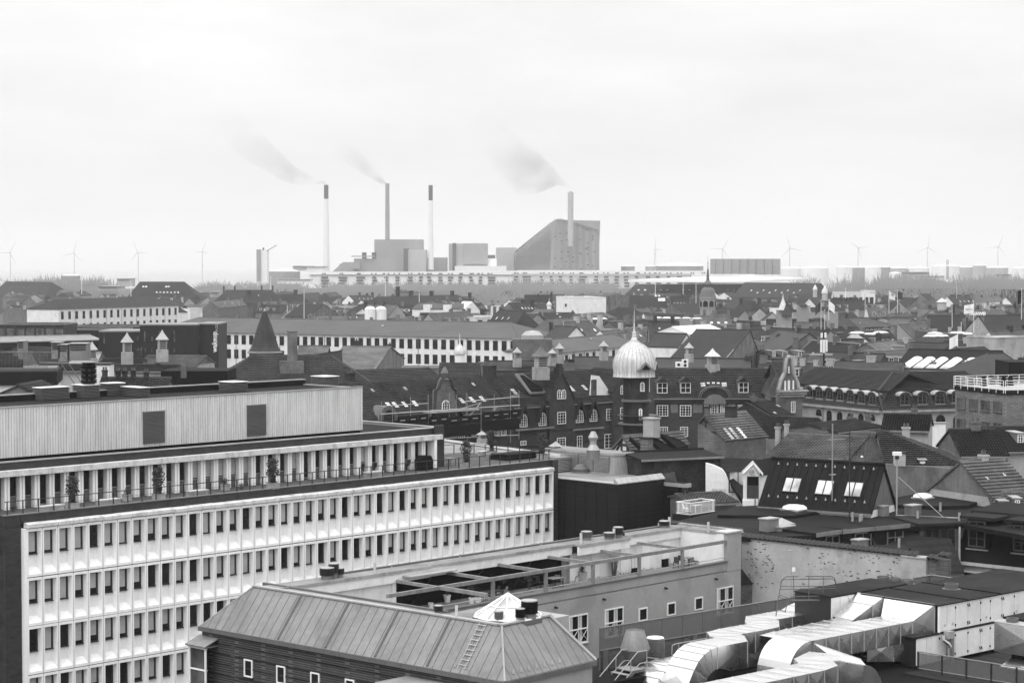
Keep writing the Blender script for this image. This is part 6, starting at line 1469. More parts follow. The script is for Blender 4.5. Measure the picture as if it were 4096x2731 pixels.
# ================================================================ dark brick palace row with onion dome
def palace():
 zE = 15.4
 def win_at(T,f,K,lst,y=0,nx=2,nz=4,arch=False):
  for (px0,py0,px1,py1) in lst:
   a = f.xz(*K(px0,py1),y); b = f.xz(*K(px1,py0),y); w,h = b[0]-a[0],b[1]-a[1]
   (archwin if arch else window)(T,f,a[0],a[1],w,h,nx,nz,.1,y-.03)
   MB(f).box(a[0]-.1,b[0]+.1,y-.2,y-.02,a[1]-.14,a[1]-.02).build('sill','brick_sooty',T)
 def arcs(T,f,xa,xb,z,y=0):
  n = max(1,int((xb-xa)/.75)); b = MB(f); w = (xb-xa)/n
  for i in range(n):
   c = xa+w*(i+.5)
   for k in range(5): a0,a1 = pi*k/5,pi*(k+1)/5; b.prism([(c+w*.46*cos(a0),y-.1,z+w*.4*sin(a0)),(c+w*.46*cos(a1),y-.1,z+w*.4*sin(a1)),(c+w*.3*cos(a1),y-.1,z+w*.24*sin(a1)),(c+w*.3*cos(a0),y-.1,z+w*.24*sin(a0))],0,d=(0,.12,0))
  b.build('arch_frieze','brick_sooty',T)['kind'] = 'stuff'
 # scaffolded house
 S,f,W,z,zr = house('dark brick house with a curved baroque gable wrapped in scaffolding',(215,590),(1480,500),16.0,12,kind='gable',rp=(700,248),wall='brick_red',roof='tile_old',K=B1,gw='brick_sooty',tw=.3,th=.42,
  sky=((295,348,30,34,'zinc_pale'),(575,332,30,34,'zinc_pale'),(1158,297,30,34,'zinc_pale'),(435,476,40,56),(492,474,40,56),(572,470,40,56),(660,462,40,56),(1060,437,40,56),(1148,430,40,56),(1236,423,40,56)),chim=((105,195,70,.6),(1300,130,110,.7)))
 # curved gable standing proud
 K = B1; g = [(800,585),(830,500),(835,345),(862,330),(880,270),(900,235),(928,228),(955,240),(975,262),(985,325),(1012,340),(1012,400),(1030,470),(1062,570)]
 P2 = [f.xz(*K(*p),-.9) for p in g]; G = MB(f).prism([(a,-.9,b) for a,b in P2],0,d=(0,.5,0)).build('baroque_gable','brick_mid',S)
 for (a,b) in zip(P2,P2[1:]): MB(f).tube((a[0],-.95,a[1]),(b[0],-.95,b[1]),.22,5).build('gable_moulding','brick_red',G)
 a = f.xz(*K(925,215),-.9); MB(f).lathe((a[0],-.7,a[1]-.6),[(.7,0),(.3,.4),(.55,.9),(.3,1.5),(0,1.8)],8).build('finial','brick_mid',G)
 win_at(G,f,K,[(890,425,955,515)],-.92,3,4,True)
 for px in (435,1390):
  c = f.xz(*K(px,560),-.5); m = MB(f); pts = [(c[0]+1.7*cos(pi*i/8),-.6,c[1]-.6+1.9*sin(pi*i/8)) for i in range(9)]; m.prism(pts,0,d=(0,3,0)); m.build('round_dormer','brick_mid',S)
  m = MB(f); pts = [(c[0]+.9*cos(pi*i/8),-.7,c[1]-.5+1.3*sin(pi*i/8)) for i in range(9)]; m.prism(pts,0,d=(0,.15,0)); m.build('dormer_window','soot',S)
 win_at(S,f,K,[(965,690,1015,755),(1030,690,1085,755),(1145,675,1190,735),(1205,675,1250,735),(1340,632,1380,728),(1395,630,1440,728)],0,3,4)
 # scaffold
 Sc = thing('scaffolding','steel tube scaffolding with dark netted guard boards round the curved gable','scaffolding',f.w(W/2,-2,8))
 q = lambda px,py,y=-2.6: f.xz(*K(px,py),y)
 for px,y0,y1 in ((350,470,620),(375,440,620),(470,470,620),(625,400,630),(775,380,640),(955,360,760),(1110,370,760),(1228,380,760),(1340,380,700),(1480,330,790),(1552,345,760),(1100,360,560),(1015,380,560)): a,b = q(px,y0),q(px,y1); MB(f).tube((a[0],-2.6,b[1]),(a[0],-2.6,a[1]),.05,4).build('standard','steel',Sc)
 for (p0,p1,r) in (((350,480),(775,455),.06),((370,548),(780,520),.08),((780,520),(1560,470),.08),((1080,440),(1560,398),.07),((960,600),(1110,592),.06),((1110,585),(1225,450),.07),((1060,500),(1225,450),.05),((1250,640),(1552,610),.05),((1270,725),(1300,640),.05),((1290,725),(1312,635),.05),((1480,395),(1552,385),.05),((915,755),(1552,725),.05)): a,b = q(*p0),q(*p1); MB(f).tube((a[0],-2.6,a[1]),(b[0],-2.6,b[1]),r,4).build('ledger','zinc_pale',Sc)
 a,b = q(800,528),q(1205,520); MB(f).box(a[0],b[0],-2.8,-1,a[1]-.2,a[1]).build('platform','plaster_pale',Sc)
 for (xa,ya,xb,yb) in ((510,595,775,640),(780,600,950,640),(950,590,1220,640),(1235,545,1555,600)):
  a,b = q(xa,yb),q(xb,ya); n = max(1,int((b[0]-a[0])/1.6)); w = (b[0]-a[0])/n; rise = (b[1]-a[1])
  for i in range(n):
   o = MB(f).box(a[0]+w*i+.04,a[0]+w*(i+1)-.04,-2.68,-2.64,a[1]+.15*i/n,a[1]+.15*i/n+1.05).build('guard_board','black',Sc)
   MB(f).box(a[0]+w*i+.5,a[0]+w*(i+1)-.5,-2.7,-2.68,a[1]+.5+.15*i/n,a[1]+.62+.15*i/n).build('board_stripe','plaster_pale',o)
  MB(f).box(a[0],b[0],-2.66,-2.6,a[1]-1.6,a[1]-.1).build('netting','black',Sc)
 # long row
 T,f,W,z,zr = house('long dark brick palace row with pointed front gables and white arched windows',(1500,478),(2640,402),zE,12,kind='gable',rp=(2000,180),wall='brick_red',roof='tile_old',K=B1,gw='brick_sooty',tw=.3,th=.42,
  sky=((1505,358,40,58),(2000,335,36,56),(2110,325,36,58)))
 K = B1
 a,b = f.xz(*K(1600,400),2)[0],f.xz(*K(1710,400),2)[0]
 n_ = None
 G = MB(f).prism([(a,.9,zE+1.5),(b+.8,.9,zE+1.5),(a+.9,3.2,zE+4.3),(a-.9,3.2,zE+4.3)],.25).build('roof_window','plaster_grey',T); MB(f).prism([(a+.4,.9,zE+1.9),(b+.1,.9,zE+1.9),(a+.7,2.9,zE+4.0),(a-.1,2.9,zE+4.0)],.3).build('pane','black',G)
 # pointed gables
 for (K,ap,l,r,wins,aw) in ((B1,(1912,190),(1815,440),(2032,430),[(1876,337,1912,420),(1914,335,1950,418)],[(1878,525,1950,633),(1875,745,1948,840)]),(A7,(1275,800),(1185,1000),(1385,1005),[(1242,940,1275,1020),(1277,938,1310,1020)],[(1240,1128,1308,1232)])):
  A,L_,R_ = f.xz(*K(*ap),-.6),f.xz(*K(*l),-.6),f.xz(*K(*r),-.6)
  g = MB(f).prism([(L_[0],-.6,0),(R_[0],-.6,0),(R_[0],-.6,R_[1]),(A[0],-.6,A[1]),(L_[0],-.6,L_[1])],0,d=(0,.7,0)).build('front_gable','brick_red',T)
  for (p,q) in ((L_,A),(A,R_)):
   MB(f).tube((p[0],-.75,p[1]+.1),(q[0],-.75,q[1]+.1),.14,4).build('verge','brick_sooty',g)
  zz = A[1]-.3
  for (p,sgn) in ((L_,-1),(R_,1)):
   pts = [V(f.w(p[0],-.5,p[1])),V(f.w(p[0],6,p[1])),V(f.w(A[0],6,A[1])),V(f.w(A[0],-.5,A[1]))]
   if sgn > 0: pts = pts[::-1]
   m = MB(); slab(m,pts,.15); rr_ = m.build('gable_roof','tile_old',T); m = MB(); tiles(m,pts,.3,.42); m.build('roof_tiles','tile_old',rr_)['kind'] = 'stuff'
  MB(f).box(A[0]-.5,A[0]+.5,-.7,.4,A[1]-.6,A[1]+.7).box(A[0]-.3,A[0]+.3,-.6,.2,A[1]+.7,A[1]+1.3).build('gable_pier','brick_sooty',g)
  win_at(g,f,K,wins,-.62,2,3,True); win_at(g,f,K,aw,-.62,3,4)
  arcs(g,f,L_[0]+.1,R_[0]-.1,z-4.2,-.62)
 # hooded arched dormers breaking the eave
 for K,lst in ((B1,((1590,545,660,450),(1752,533,648,440),(2070,510,622,412),(2187,502,612,408))),):
  for (cx,yt,yb,ya) in lst:
   a = f.xz(*K(cx-32,yb),-.5); b = f.xz(*K(cx+32,yt),-.5); A = f.xz(*K(cx+8,ya),-.9)
   d = MB(f).box(a[0]-.35,b[0]+.35,-.45,1,a[1]-.4,b[1]-.1).build('arched_dormer','brick_sooty',T)
   archwin(d,f,a[0],a[1],b[0]-a[0],b[1]-a[1],4,5,.1,-.48)
   for sx in (-1,1): m = (a[0]+b[0])/2; MB(f).prism([(m,-.95,A[1]),(m+sx*1.25,-.95,b[1]-1.2),(m+sx*1.05,-.95,b[1]-1.35),(m,-.95,A[1]-.5)],0,d=(0,1.8,0)).build('hood','tile_dark',d)
 for (x0,x1) in ((1530,1840),(2010,2265)):
  a,b = f.xz(*B1(x0,680),-.5),f.xz(*B1(x1,650),-.5); zz = (a[1]+b[1])/2
  MB(f).prism([(a[0],-.5,zz),(a[0],.1,zz+4.6),(a[0],.1,zz)],0,d=(b[0]-a[0],0,0)).build('slate_apron','tile_dark',T); MB(f).box(a[0]-.1,b[0]+.1,-.75,-.4,zz-.25,zz).build('gutter','zinc',T)
 arcs(T,f,f.xz(*B1(1545,700),0)[0],f.xz(*B1(2640,690),0)[0],z-6.3)
 win_at(T,f,B1,[(1562,772,1612,815),(1728,758,1775,805),(2045,730,2090,845),(2165,722,2205,838),(2298,500,2342,603),(2280,713,2352,842),(2455,720,2500,830)],0,2,4)
 win_at(T,f,A7,[(1120,1140,1168,1245)],0,2,4)
 # roof terrace scoop with white cheek
 a = f.xz(*A7(1010,1010),1.5); c = MB(f).prism([(a[0]-1.6,.6,a[1]-.2),(a[0]+3.3,.6,a[1]-.4),(a[0]+.4,.6,a[1]+2.7),(a[0]-1.2,.6,a[1]+2.9)],0,d=(0,.2,0)).build('terrace_cheek','plaster_white',T); MB(f).box(a[0]-1.4,a[0]-.3,.45,.6,a[1]-.2,a[1]+2.2).build('terrace_door','glass_mid',T)
 for px,py,w in ((1515,2,0),): pass
 vent_turret(tuple(P(*A7(563,850),300)),1.7,4.4,'large dark square turret with pyramid cap behind the brick row','brick_mid')
 chimney(T,f,0,0,0,0,0) if False else None
 # tower and onion dome
 dd = 286; K = A7; cx,_ = K(1362,800); s = dd/F; U = lambda py: zat(1100+py/2.138,dd); X = (cx-2048)*s
 D = thing('domed_tower','round brick tower carrying a pale ribbed onion dome with a tall spire','tower',(X,dd,0))
 rt = 112/2.138*s; c0 = (X,dd,0)
 MB().lathe((X+.5*s*16,dd,0),[(rt,0),(rt,U(880))],20).build('drum','brick_sooty',D,smooth=True)
 pr = [(182,868),(179,862),(176,830),(183,780),(180,730),(165,690),(140,645),(108,612),(75,588),(45,570),(27,552),(22,535),(15,528),(22,520),(14,510),(20,502),(12,494),(17,488),(8,480),(10,470),(5,455),(8,430),(3,400),(5,390),(3,340),(4,335),(1.5,300),(0,294)]
 MB().lathe(c0,[(r/2.138*s,U(y)) for r,y in pr],28).build('dome','copper_pale',D,smooth=True)
 for i in range(28):
  a = 2*pi*i/28+.05; m = MB()
  for (r0,y0),(r1,y1) in zip(pr[:11],pr[1:11]): r0,r1 = (r0+.6)/2.138*s,(r1+.6)/2.138*s; m.tube((X+r0*cos(a),dd+r0*sin(a),U(y0)),(X+r1*cos(a),dd+r1*sin(a),U(y1)),.035,3,cap=False)
  m.build('rib','zinc_pale',D)
 for an in (-pi/2+.48,-pi/2+1.35):
  r = 182/2.138*s; f2 = Fr((X+r*cos(an)*.97,dd+r*sin(an)*.97,0),an+pi/2); MB(f2).prism([(-1.25,-.35,U(805)),(1.25,-.35,U(805)),(0,-.35,U(735))],0,d=(0,1.6,0)).build('lucarne','zinc',D); MB(f2).prism([(-.75,-.4,U(800)),(.75,-.4,U(800)),(0,-.4,U(757))],0,d=(0,.1,0)).build('lucarne_opening','black',D)
 fr = Fr((X+.3,dd-rt*.98,0),.05);
 for (x0,y0,x1,y1) in ((1412,915,1450,995),(1400,1140,1430,1240)): a,b = fr.xz(*K(x0,y1),-.1),fr.xz(*K(x1,y0),-.1); archwin(D,fr,a[0],a[1],b[0]-a[0],b[1]-a[1],3,5,.12,-.1)
 fr2 = Fr((X+rt*.75,dd-rt*.55,0),.9); archwin(D,fr2,0.2,U(995),.9,2.4,2,5,.1,-.1)
 MB(fr).box(-rt-.2,rt+.2,-.3,rt,U(1060)-.3,U(1060)).build('string_course','brick_mid',D)
 B_ = thing('balcony','iron balcony on the corner of the round brick tower','balcony',(X+1,dd-rt-.8,U(1270))); zb = U(1275)
 MB().lathe((X+.6,dd-.4,zb),[(rt*1.0,0),(rt+1.1,.1),(rt+1.1,.25),(rt,.25)],16).build('floor','zinc',B_)
 for i in range(24): a = pi+.1+(pi*1.0)*i/24; r = rt+1.05; MB().tube((X+.6+r*cos(a),dd-.4+r*sin(a),zb+.2),(X+.6+r*cos(a),dd-.4+r*sin(a),zb+1.3),.03,3).build('bar','steel_dark',B_)
 MB().lathe((X+.6,dd-.4,zb+1.3),[(rt+1.0,0),(rt+1.1,.0),(rt+1.1,.07),(rt+1.0,.07)],16).build('rail','steel_dark',B_)
 # right wing parallel to the view
 T,f,W,z,zr = house('wide brick wing with three tiled dormers and a great round arch',(468,398),(1500,395),15.2,12,kind='gable',rp=(800,160),wall='brick_red',roof='tile_old',K=B2,gw='brick_red',tw=.3,th=.42,
  dorm=((532,372,95,98,'gable'),(731,370,95,98,'gable'),(1226,368,92,98,'gable')),sky=((880,300,40,44),(1062,300,40,44),(926,286,24,18),(968,285,24,18),(1010,286,24,18)),win=((1.0,.01,.01,0,1,1),))
 win_at(T,f,B2,[(485,470,582,565),(683,470,780,565),(945,462,1010,548),(892,468,928,520),(1028,468,1064,540),(1178,468,1230,520),(498,655,580,715),(685,655,752,740)],0,4,4)
 c = f.xz(*B2(980,440),-.2); G = MB(f).prism([(c[0]+2.6*cos(pi*i/12),-.45,z-.2+1.9*sin(pi*i/12)) for i in range(13)],0,d=(0,1.4,0)).build('round_arch','brick_sooty',T)
 MB(f).prism([(c[0]+1.8*cos(pi*i/12),-.55,z-1.2+1.6*sin(pi*i/12)) for i in range(13)],0,d=(0,.3,0)).build('arch_panel','plaster_grey',G)
 for rr in (2.3,2.6):
  for i in range(12): a0,a1 = pi*i/12,pi*(i+1)/12; MB(f).tube((c[0]+rr*cos(a0),-.6,z-.2+rr*.75*sin(a0)),(c[0]+rr*cos(a1),-.6,z-.2+rr*.75*sin(a1)),.09,4).build('arch_stone','brick_mid',G)
 MB(f).box(0,W,-.45,0,z-.5,z-.15).box(0,W,-.3,0,z-1.0,z-.6).build('cornice','brick_sooty',T); arcs(T,f,0,W,z-8.3)
 for (a,b) in ((590,680),(782,890),(1080,1170),(1230,1300)): x0,x1 = f.xz(*B2(a,450),0)[0],f.xz(*B2(b,450),0)[0]; MB(f).box(x0+.3,x1-.3,-.06,0,z-2.6,z-1.2).build('render_panel','plaster_grey',T)
 vent_turret(tuple(f.w(*( f.xz(*B2(962,190),6)[0],6),zr-.2)),1.5,3.6,'pale square turret on the ridge of the wide brick wing','copper_pale')
 # steep roofs and baroque corner gable
 house('steep dark hipped tile roof left of the tall curved gable',(1445,372),(1560,372),16,12,kind='hip',hl=3,hr=1,rp=(1500,100),wall='brick_red',roof='tile_red',K=B2,tw=.3,th=.42)
 C_ = thing('corner_gable','tall ornate curved corner gable of brick and pale stone with balcony','gable',P(*B2(1620,300),300)); fr = Fr(P(*B2(1515,400),296).xy.to_3d(),R(20))
 g = [fr.xz(*B2(*p),0) for p in ((1520,640),(1730,640),(1730,330),(1700,330),(1690,280),(1660,210),(1650,170),(1640,80),(1620,55),(1597,65),(1585,120),(1580,190),(1545,260),(1525,340))]; MB(fr).prism([(a,0,b) for a,b in g],0,d=(0,.8,0)).build('wall','brick_mid',C_)
 for a,b in zip(g[2:],g[3:]): MB(fr).tube((a[0],-.1,a[1]),(b[0],-.1,b[1]),.28,5).build('moulding','concrete',C_)
 win_at(C_,fr,B2,[(1575,262,1588,345),(1604,258,1622,340),(1645,258,1657,335),(1632,438,1668,535),(1608,140,1618,200)],-.03,2,5)
 for k in range(3): a = fr.xz(*B2(1600,345+k*22),-.9); MB(fr).box(a[0]-1.2+k*.2,a[0]+3.6-k*.2,-.9+k*.25,0,a[1]-.25,a[1]).build('balcony_slab','concrete',C_)
palace()
def mansard():
 z1 = z2 = a0 = 0
 T = thing('mansard_block','large pale walled block with tiled mansard and rows of round topped dormers','building',P(*B3(865,500),300)); zc = 14.4
 for (L,R_,up,rg,dl,wl,end) in (((30,548),(858,628),(500,392),(500,196),((115,438,62,102),(218,450,66,104),(326,460,66,104),(435,470,66,104),(546,483,66,106),(660,496,68,108),(775,510,72,108)),((210,650,56,60),(318,695,52,130),(428,695,54,100),(536,690,54,60),(650,705,54,80),(770,705,54,60)),0),
         ((858,628),(1900,600),(1300,412),(1300,222),((1103,512,96,118),(1287,505,96,118),(1470,500,96,120),(1640,490,90,118)),((1477,720,96,96),(1640,750,60,120)),1)):
  A,Bq = V(onz(*B3(*L),zc)),V(onz(*B3(*R_),zc)); f = Fr((A.x,A.y,0),atan2(Bq.y-A.y,Bq.x-A.x)); W = (Bq-A).length
  z1,z2,dl_ = (z1,z2,math.tan((f.a-a0)/2)) if end else (f.xz(*B3(*up),1.9)[1],f.xz(*B3(*rg),8)[1],0); a0 = f.a; e0,e1 = (-6,W) if not end else (0,W+2)
  MB(f).box(e0,e1,0,15,0,zc-.05).build('wall','plaster_pale',T); MB(f).box(e0,e1,-.5,0,zc-.4,zc).build('cornice','concrete',T); MB(f).box(e0,e1,1.4,1.95,z1-.2,z1+.15).build('upper_cornice','soot',T)
  h = 3.6 if not end else 0
  lo = [f.w(e0,-.4,zc),f.w(e1,-.4,zc),f.w(e1 if end else e1-.4,1.8,z1),f.w(e0 if not end else .6,1.8,z1)]
  hi = [f.w(e0 if not end else .6,1.7,z1),f.w(e1 if end else e1-.4,1.7,z1),f.w(e1 if end else e1-3.1,8,z2),f.w(e0 if not end else 8*dl_,8,z2)]
  for P3,nm in ((lo,'mansard_roof'),(hi,'upper_roof')):
   m = MB(); slab(m,P3,.2); r = m.build(nm,'tile_dark',T); m = MB(); tiles(m,P3,.36,.42); m.build('roof_tiles','tile_dark',r)['kind'] = 'stuff'
  m = MB(); slab(m,[hi[3],hi[2],f.w(e1,15,z1),f.w(e0,15,z1)],.2); m.build('rear_roof','tile_dark',T)
  if end: MB().tube(tuple(f.w(.4,1.6,z1)),tuple(f.w(8*dl_,8,z2)),.2,5).tube(tuple(f.w(0,-.4,zc)),tuple(f.w(.4,1.7,z1)),.2,5).build('hip','tile_dark',T)
  for (px,py,w,hh) in dl:
   a = f.xz(*B3(px-w/2,py+hh/2),.2); b = f.xz(*B3(px+w/2,py-hh/2),.2); w_,h_ = b[0]-a[0],b[1]-a[1]
   d = MB(f).box(a[0]-.25,b[0]+.25,.25,2.6,a[1]-.1,b[1]-.35).build('dormer','tile_dark',T); archwin(d,f,a[0],a[1],w_,h_,2,3,.1,.2,fm='louvre_grey')
   m = (a[0]+b[0])/2; rr = w_/2+.28; pts = [(m+rr*cos(pi*i/8),-.1,b[1]-.35+rr*.6*sin(pi*i/8)) for i in range(9)]+[(m-(rr-.1)*cos(pi*i/8),-.1,b[1]-.36+(rr-.1)*.58*sin(pi*i/8)) for i in range(9)]
   MB(f).prism(pts,0,d=(0,1.9,0)).build('dormer_hood','zinc_pale',d); MB(f).box(a[0]-.15,b[0]+.15,.0,.25,a[1]-.16,a[1]-.02).build('sill','zinc_pale',d)
  for (px,py,w,hh) in wl:
   a = f.xz(*B3(px-w/2,py+hh/2),0); b = f.xz(*B3(px+w/2,py-hh/2),0); archwin(T,f,a[0],a[1],b[0]-a[0],b[1]-a[1],2,2,.07,-.02,fm='steel_dark'); MB(f).box(a[0]-.2,b[0]+.2,-.08,0,b[1]+.15,b[1]+.3).build('lintel','concrete_pale',T)
  for px in ((248,692) if not end else ()): x = f.xz(*B3(px,700),-.15)[0]; MB(f).tube((x,-.15,0),(x,-.15,zc),.08,5).build('drain_pipe','zinc',T)
 # shingled office at the right edge
 zt = 19; L,C_,R_ = V(onz(*B3(1632,412),zt)),V(onz(*B3(2150,468),zt)),None
 f = Fr((L.x,L.y,0),atan2(C_.y-L.y,C_.x-L.x)); W = (C_-L).length; K = B3
 O = thing('shingled_office','shingle clad flat roofed office with wide windows and a railed roof terrace','building',tuple(f.w(W/2,5,0)))
 MB(f).box(0,W,0,20,0,zt).build('wall','brick_tan',O); MB(f).box(-.15,W+.15,-.15,20.1,zt,zt+.55).build('fascia','black',O); MB(f).box(.3,W-.3,.3,19.8,zt+.5,zt+.6).build('roof','plaster_pale',O)
 g = Fr(tuple(f.w(W,0,0)),R(8)); MB(g).box(.0,16,.0,14,0,zt).build('wall','brick_tan',O); MB(g).box(-.1,16,-.15,14,zt,zt+.55).build('fascia','black',O)
 for row in ((500,605),(722,830)):
  for (a_,b_) in ((1652,1742),(1778,1866),(1904,1994),(2032,2125)): sl = (a_-1652)*.105; a = f.xz(*K(a_,row[1]+sl*.9),0); b = f.xz(*K(b_,row[0]+sl),0); window(O,f,a[0],a[1],b[0]-a[0],b[1]-a[1],2,1,.08,-.03,'sill',fm='louvre_grey',glass='glass_mid')
 Rl = thing('roof_railing','white railing round the roof terrace of the shingled office','railing',tuple(f.w(W/2,0,zt+.6)))
 def rail(fr,x0,y0,x1,y1):
  n = max(2,int(hypot(x1-x0,y1-y0)/1.6))
  for i in range(n+1): x,y = x0+(x1-x0)*i/n,y0+(y1-y0)*i/n; MB(fr).tube((x,y,zt+.2),(x,y,zt+1.9),.05,4).build('post','white_paint',Rl)
  for k in range(4): MB(fr).tube((x0,y0,zt+.8+.36*k),(x1,y1,zt+.8+.36*k),.03,4).build('rail','white_paint',Rl)
 rail(f,0,-.2,W,-.2); rail(g,0,-.2,14,-.2); rail(f,0,0,0,12); rail(f,0,12,9,12)
 for i,(px,py) in enumerate(((1930,375),(2140,380),(2210,370),(2010,350))): c = V(onz(*K(px,py),zt+.6)); t_ = thing('planter',['first black tapered planter from the left on the roof terrace','black tapered planter in front by the railing corner','third black tapered planter on the office terrace','rear black tapered planter behind the terrace table'][i],'planter',tuple(c),'black tapered planters'); MB().lathe(tuple(c),[(.45,0),(.28,1.3),(0,1.3)],4).build('body','black',t_)
 c = V(onz(*K(1915,352),zt+.6)); table(tuple(c),.5,'long white table on the roof terrace of the shingled office',2.6,1,.8,'white_paint','white_paint')
 c = V(onz(*K(2240,330),zt+.6)); Pn = thing('penthouse','dark boxy penthouse with tall glazing at the right edge','building',tuple(c)); fr = Fr((c.x,c.y+2,0),0); zz = fr.xz(*K(2240,125),0)[1]
 MB(fr).box(-.2,9,0,8,zz-2.3,zz).build('fascia','black',Pn); MB(fr).box(.3,9,.5,7.5,zt+.5,zz-2.3).build('core','soot',Pn)
 for i in range(5): MB(fr).box(.2+1.1*i,1.0+1.1*i,.2,.3,zt+.6,zz-2.3).build('pane','glass_mid',Pn)
mansard()
# ================================================================ the roofscape between the palace row and the water
def city():
 h = house
 kk = lambda k: {{'sk': 'sky','ch': 'chim','dm': 'dorm'}.get(a,a): b for a,b in k.items()}
 # ---- left: hip roof, chimney, cone turret
 T,f,W,z,zr = h('large old hipped tile roof with a tall crumbling brick chimney',(15,938),(1365,925),19.2,14,kind='hip',hl=5.5,hr=5.5,rp=(700,688),wall='brick_mid',roof='tile_red',K=A6,tw=.36,th=.5,sky=((282,806,26,18,'black'),(1126,800,26,18,'black')))
 chimney(T,f,*A6(682,475),42,3.2,z,'plaster_grey',dpt=1.4)
 x,zz = f.xz(*A6(678,735),3.0); MB(f).box(x-1.7,x+1.7,2.2,4.2,z,zz).build('chimney_base','brick_mid',T)
 c = P(*A6(448,660),312); U = lambda y: zat(1100+y/2.138,312); s = 312/F/2.138; C = thing('cone_turret','tall slated cone turret with flared skirt beside the old chimney','turret',tuple(c))
 MB().lathe((c.x,c.y,0),[(135*s,10),(135*s,U(665))],10).build('drum','brick_sooty',C); MB().lathe((c.x,c.y,0),[(148*s,U(662)),(118*s,U(615)),(60*s,U(430)),(14*s,U(310)),(0,U(283))],10).build('cone','tile_red',C); MB().lathe((c.x,c.y,0),[(150*s,U(668)),(150*s,U(655)),(140*s,U(650))],10).build('rim','zinc',C)
 MB().lathe((c.x,c.y,0),[(15*s,U(312)),(0,U(280))],8).build('tip','zinc_pale',C)
 # white block with railed roof and fat dark pipes
 T,f,W,z,zr = h('white walled block with a dark roof band and fat black pipes at the left edge',(-60,480),(470,475),22.3,12,kind='flat',wall='plaster_white',roof='bitumen',K=A5,win=((1.85,1.15,2.0,[105,255],1,1),),fm='black')
 MB(f).box(-1,W+.3,-.35,12,z-.5,z+1.1).build('roof_band','bitumen',T); Rl = thing('roof_railing','dark barred railing with a slanting ladder on the left white block','railing',f.w(4,0,z));
 for i in range(46): MB(f).tube((-1+W*1.02*i/46,3,z+1.3),(-1+W*1.02*i/46,3,z+3.3),.03,3).build('bar','louvre_grey',Rl)
 MB(f).tube((-1,3,z+3.3),(W,3,z+3.3),.05,4).build('rail','louvre_grey',Rl); MB(f).box(-1,W,2.7,9,z+1.1,z+1.4).build('walkway','louvre_grey',Rl)
 for a,b in ((0,0),(.9,0)): MB(f).tube((W+a,2,z+3),(W+3.2+a,1,z-2),.06,4).build('ladder_rail','louvre_grey',Rl)
 Pb = thing('fat_pipe','pair of fat dark pipes lying on the left white roof','pipe',f.w(2,6,z))
 for k in range(3): MB(f).tube((-2,5+k,z+2.0+.5*k),(3.2-k*.7,5+k,z+1.8+.4*k),.55,12).build('pipe','black',Pb)
 # tile roofs of the old courtyard at left
 L = [('curved row of dark pantiles with five brick chimneys behind the roof vents',(810,640),(1400,640),20.6,9,(900,450),'tile_dark',((897,385,46),(1010,388,42),(1068,390,42),(1140,388,42),(1250,400,46))),
  ('dark roof hung with soft pantiles left of the curved row',(450,640),(640,600),21.0,8,(560,440),'tile_old',()),
  ('small lit tiled slope between the black wall and the roof edge',(1400,560),(1840,560),20.3,7,(1500,490),'tile_grey',((1400,485,50),)),
  ('long low ridge of dark pantiles behind the white chimney block',(290,385),(1480,390),20.0,8,(900,338),'tile_dark',((1350,325,30),)),
  ('pale tiled roof with snow hooks and a bright gable edge',(1190,330),(1690,335),20.4,8,(1500,262),'tile_grey',((1195,210,60),)),
  ('dark pantile roof carrying the middle square turret',(850,330),(1200,330),20.6,8,(1000,292),'tile_old',()),
  ('broad smooth grey shed roof with three boxy vents',(0,290),(590,310),19.6,9,(300,190),'tile_old',()),
  ('hipped light tiled roof at the left edge',(-60,345),(225,345),20.6,8,(60,230),'tile_grey',()),
  ('grey metal gable roof right of the boxy vents',(590,330),(820,330),20.2,8,(780,235),'zinc',())]
 for lab,a,b,z_,D,rp,m,ch in L: h(lab,a,b,z_,D,kind='gable',rp=rp,wall='plaster_pale',roof=m,K=A5,chim=ch,real=m.startswith('tile'),tw=.4,th=.5)
 B_ = thing('dark_shed','plain black walled shed roof right of the white gable with a slim brick chimney','building',P(*A5(1650,500),250)); a,b = P(*A5(1375,520),250),P(*A5(1945,392),250); MB().box(a.x,b.x,250,258,0,b.z).build('wall','black',B_); a,b = P(*A5(1552,450),248),P(*A5(1590,340),248); MB().box(a.x,b.x,247.5,248.6,a.z,b.z).build('chimney','brick_mid',B_)
 a,b = P(*A5(800,450),255),P(*A5(935,342),255); W_ = thing('chimney_block','blank white chimney block among the left pantile roofs','chimney',tuple(a)); MB().box(a.x,b.x,255,258,10,b.z).build('stack','plaster_white',W_); MB().box(a.x-.1,b.x+.1,254.9,258.1,b.z,b.z+.2).build('cap','tile_dark',W_)
 for (px,py,w,hh,lab) in ((790,355,1.5,3.9,'leftmost pale square turret behind the white chimney block'),(1088,312,1.7,4.6,'middle pale square turret in front of the black hotel'),(1388,290,1.7,4.6,'third pale square turret on the light snow hooked roof')): q = P(*A5(px,py),290); vent_turret((q.x,q.y,q.z+.4),w*.72,hh*.85,lab)
 for (px0,px1,y0,y1,lab) in ((440,510,150,225,'leftmost grey box vent on the broad shed roof'),(498,575,170,250,'front grey box vent on the broad shed roof'),(595,740,160,240,'widest grey box vent on the broad shed roof'),(150,200,140,218,'small hooded vent on the far left shed roof')):
  a,b = P(*A5(px0,y1),268),P(*A5(px1,y0),268); v = thing('vent_box',lab,'roof vent',tuple(a),'boxy vents on the left shed roof'); MB().box(a.x,b.x,268,270.5,a.z-1,b.z).build('body','zinc',v)
  for k in range(3): MB().box(a.x+.1,b.x-.1,267.9,268,b.z-.25-k*.3,b.z-.12-k*.3).build('slat','soot',v)
  MB().box(a.x-.1,b.x+.1,267.8,270.6,b.z,b.z+.1).build('lid','zinc_pale',v)
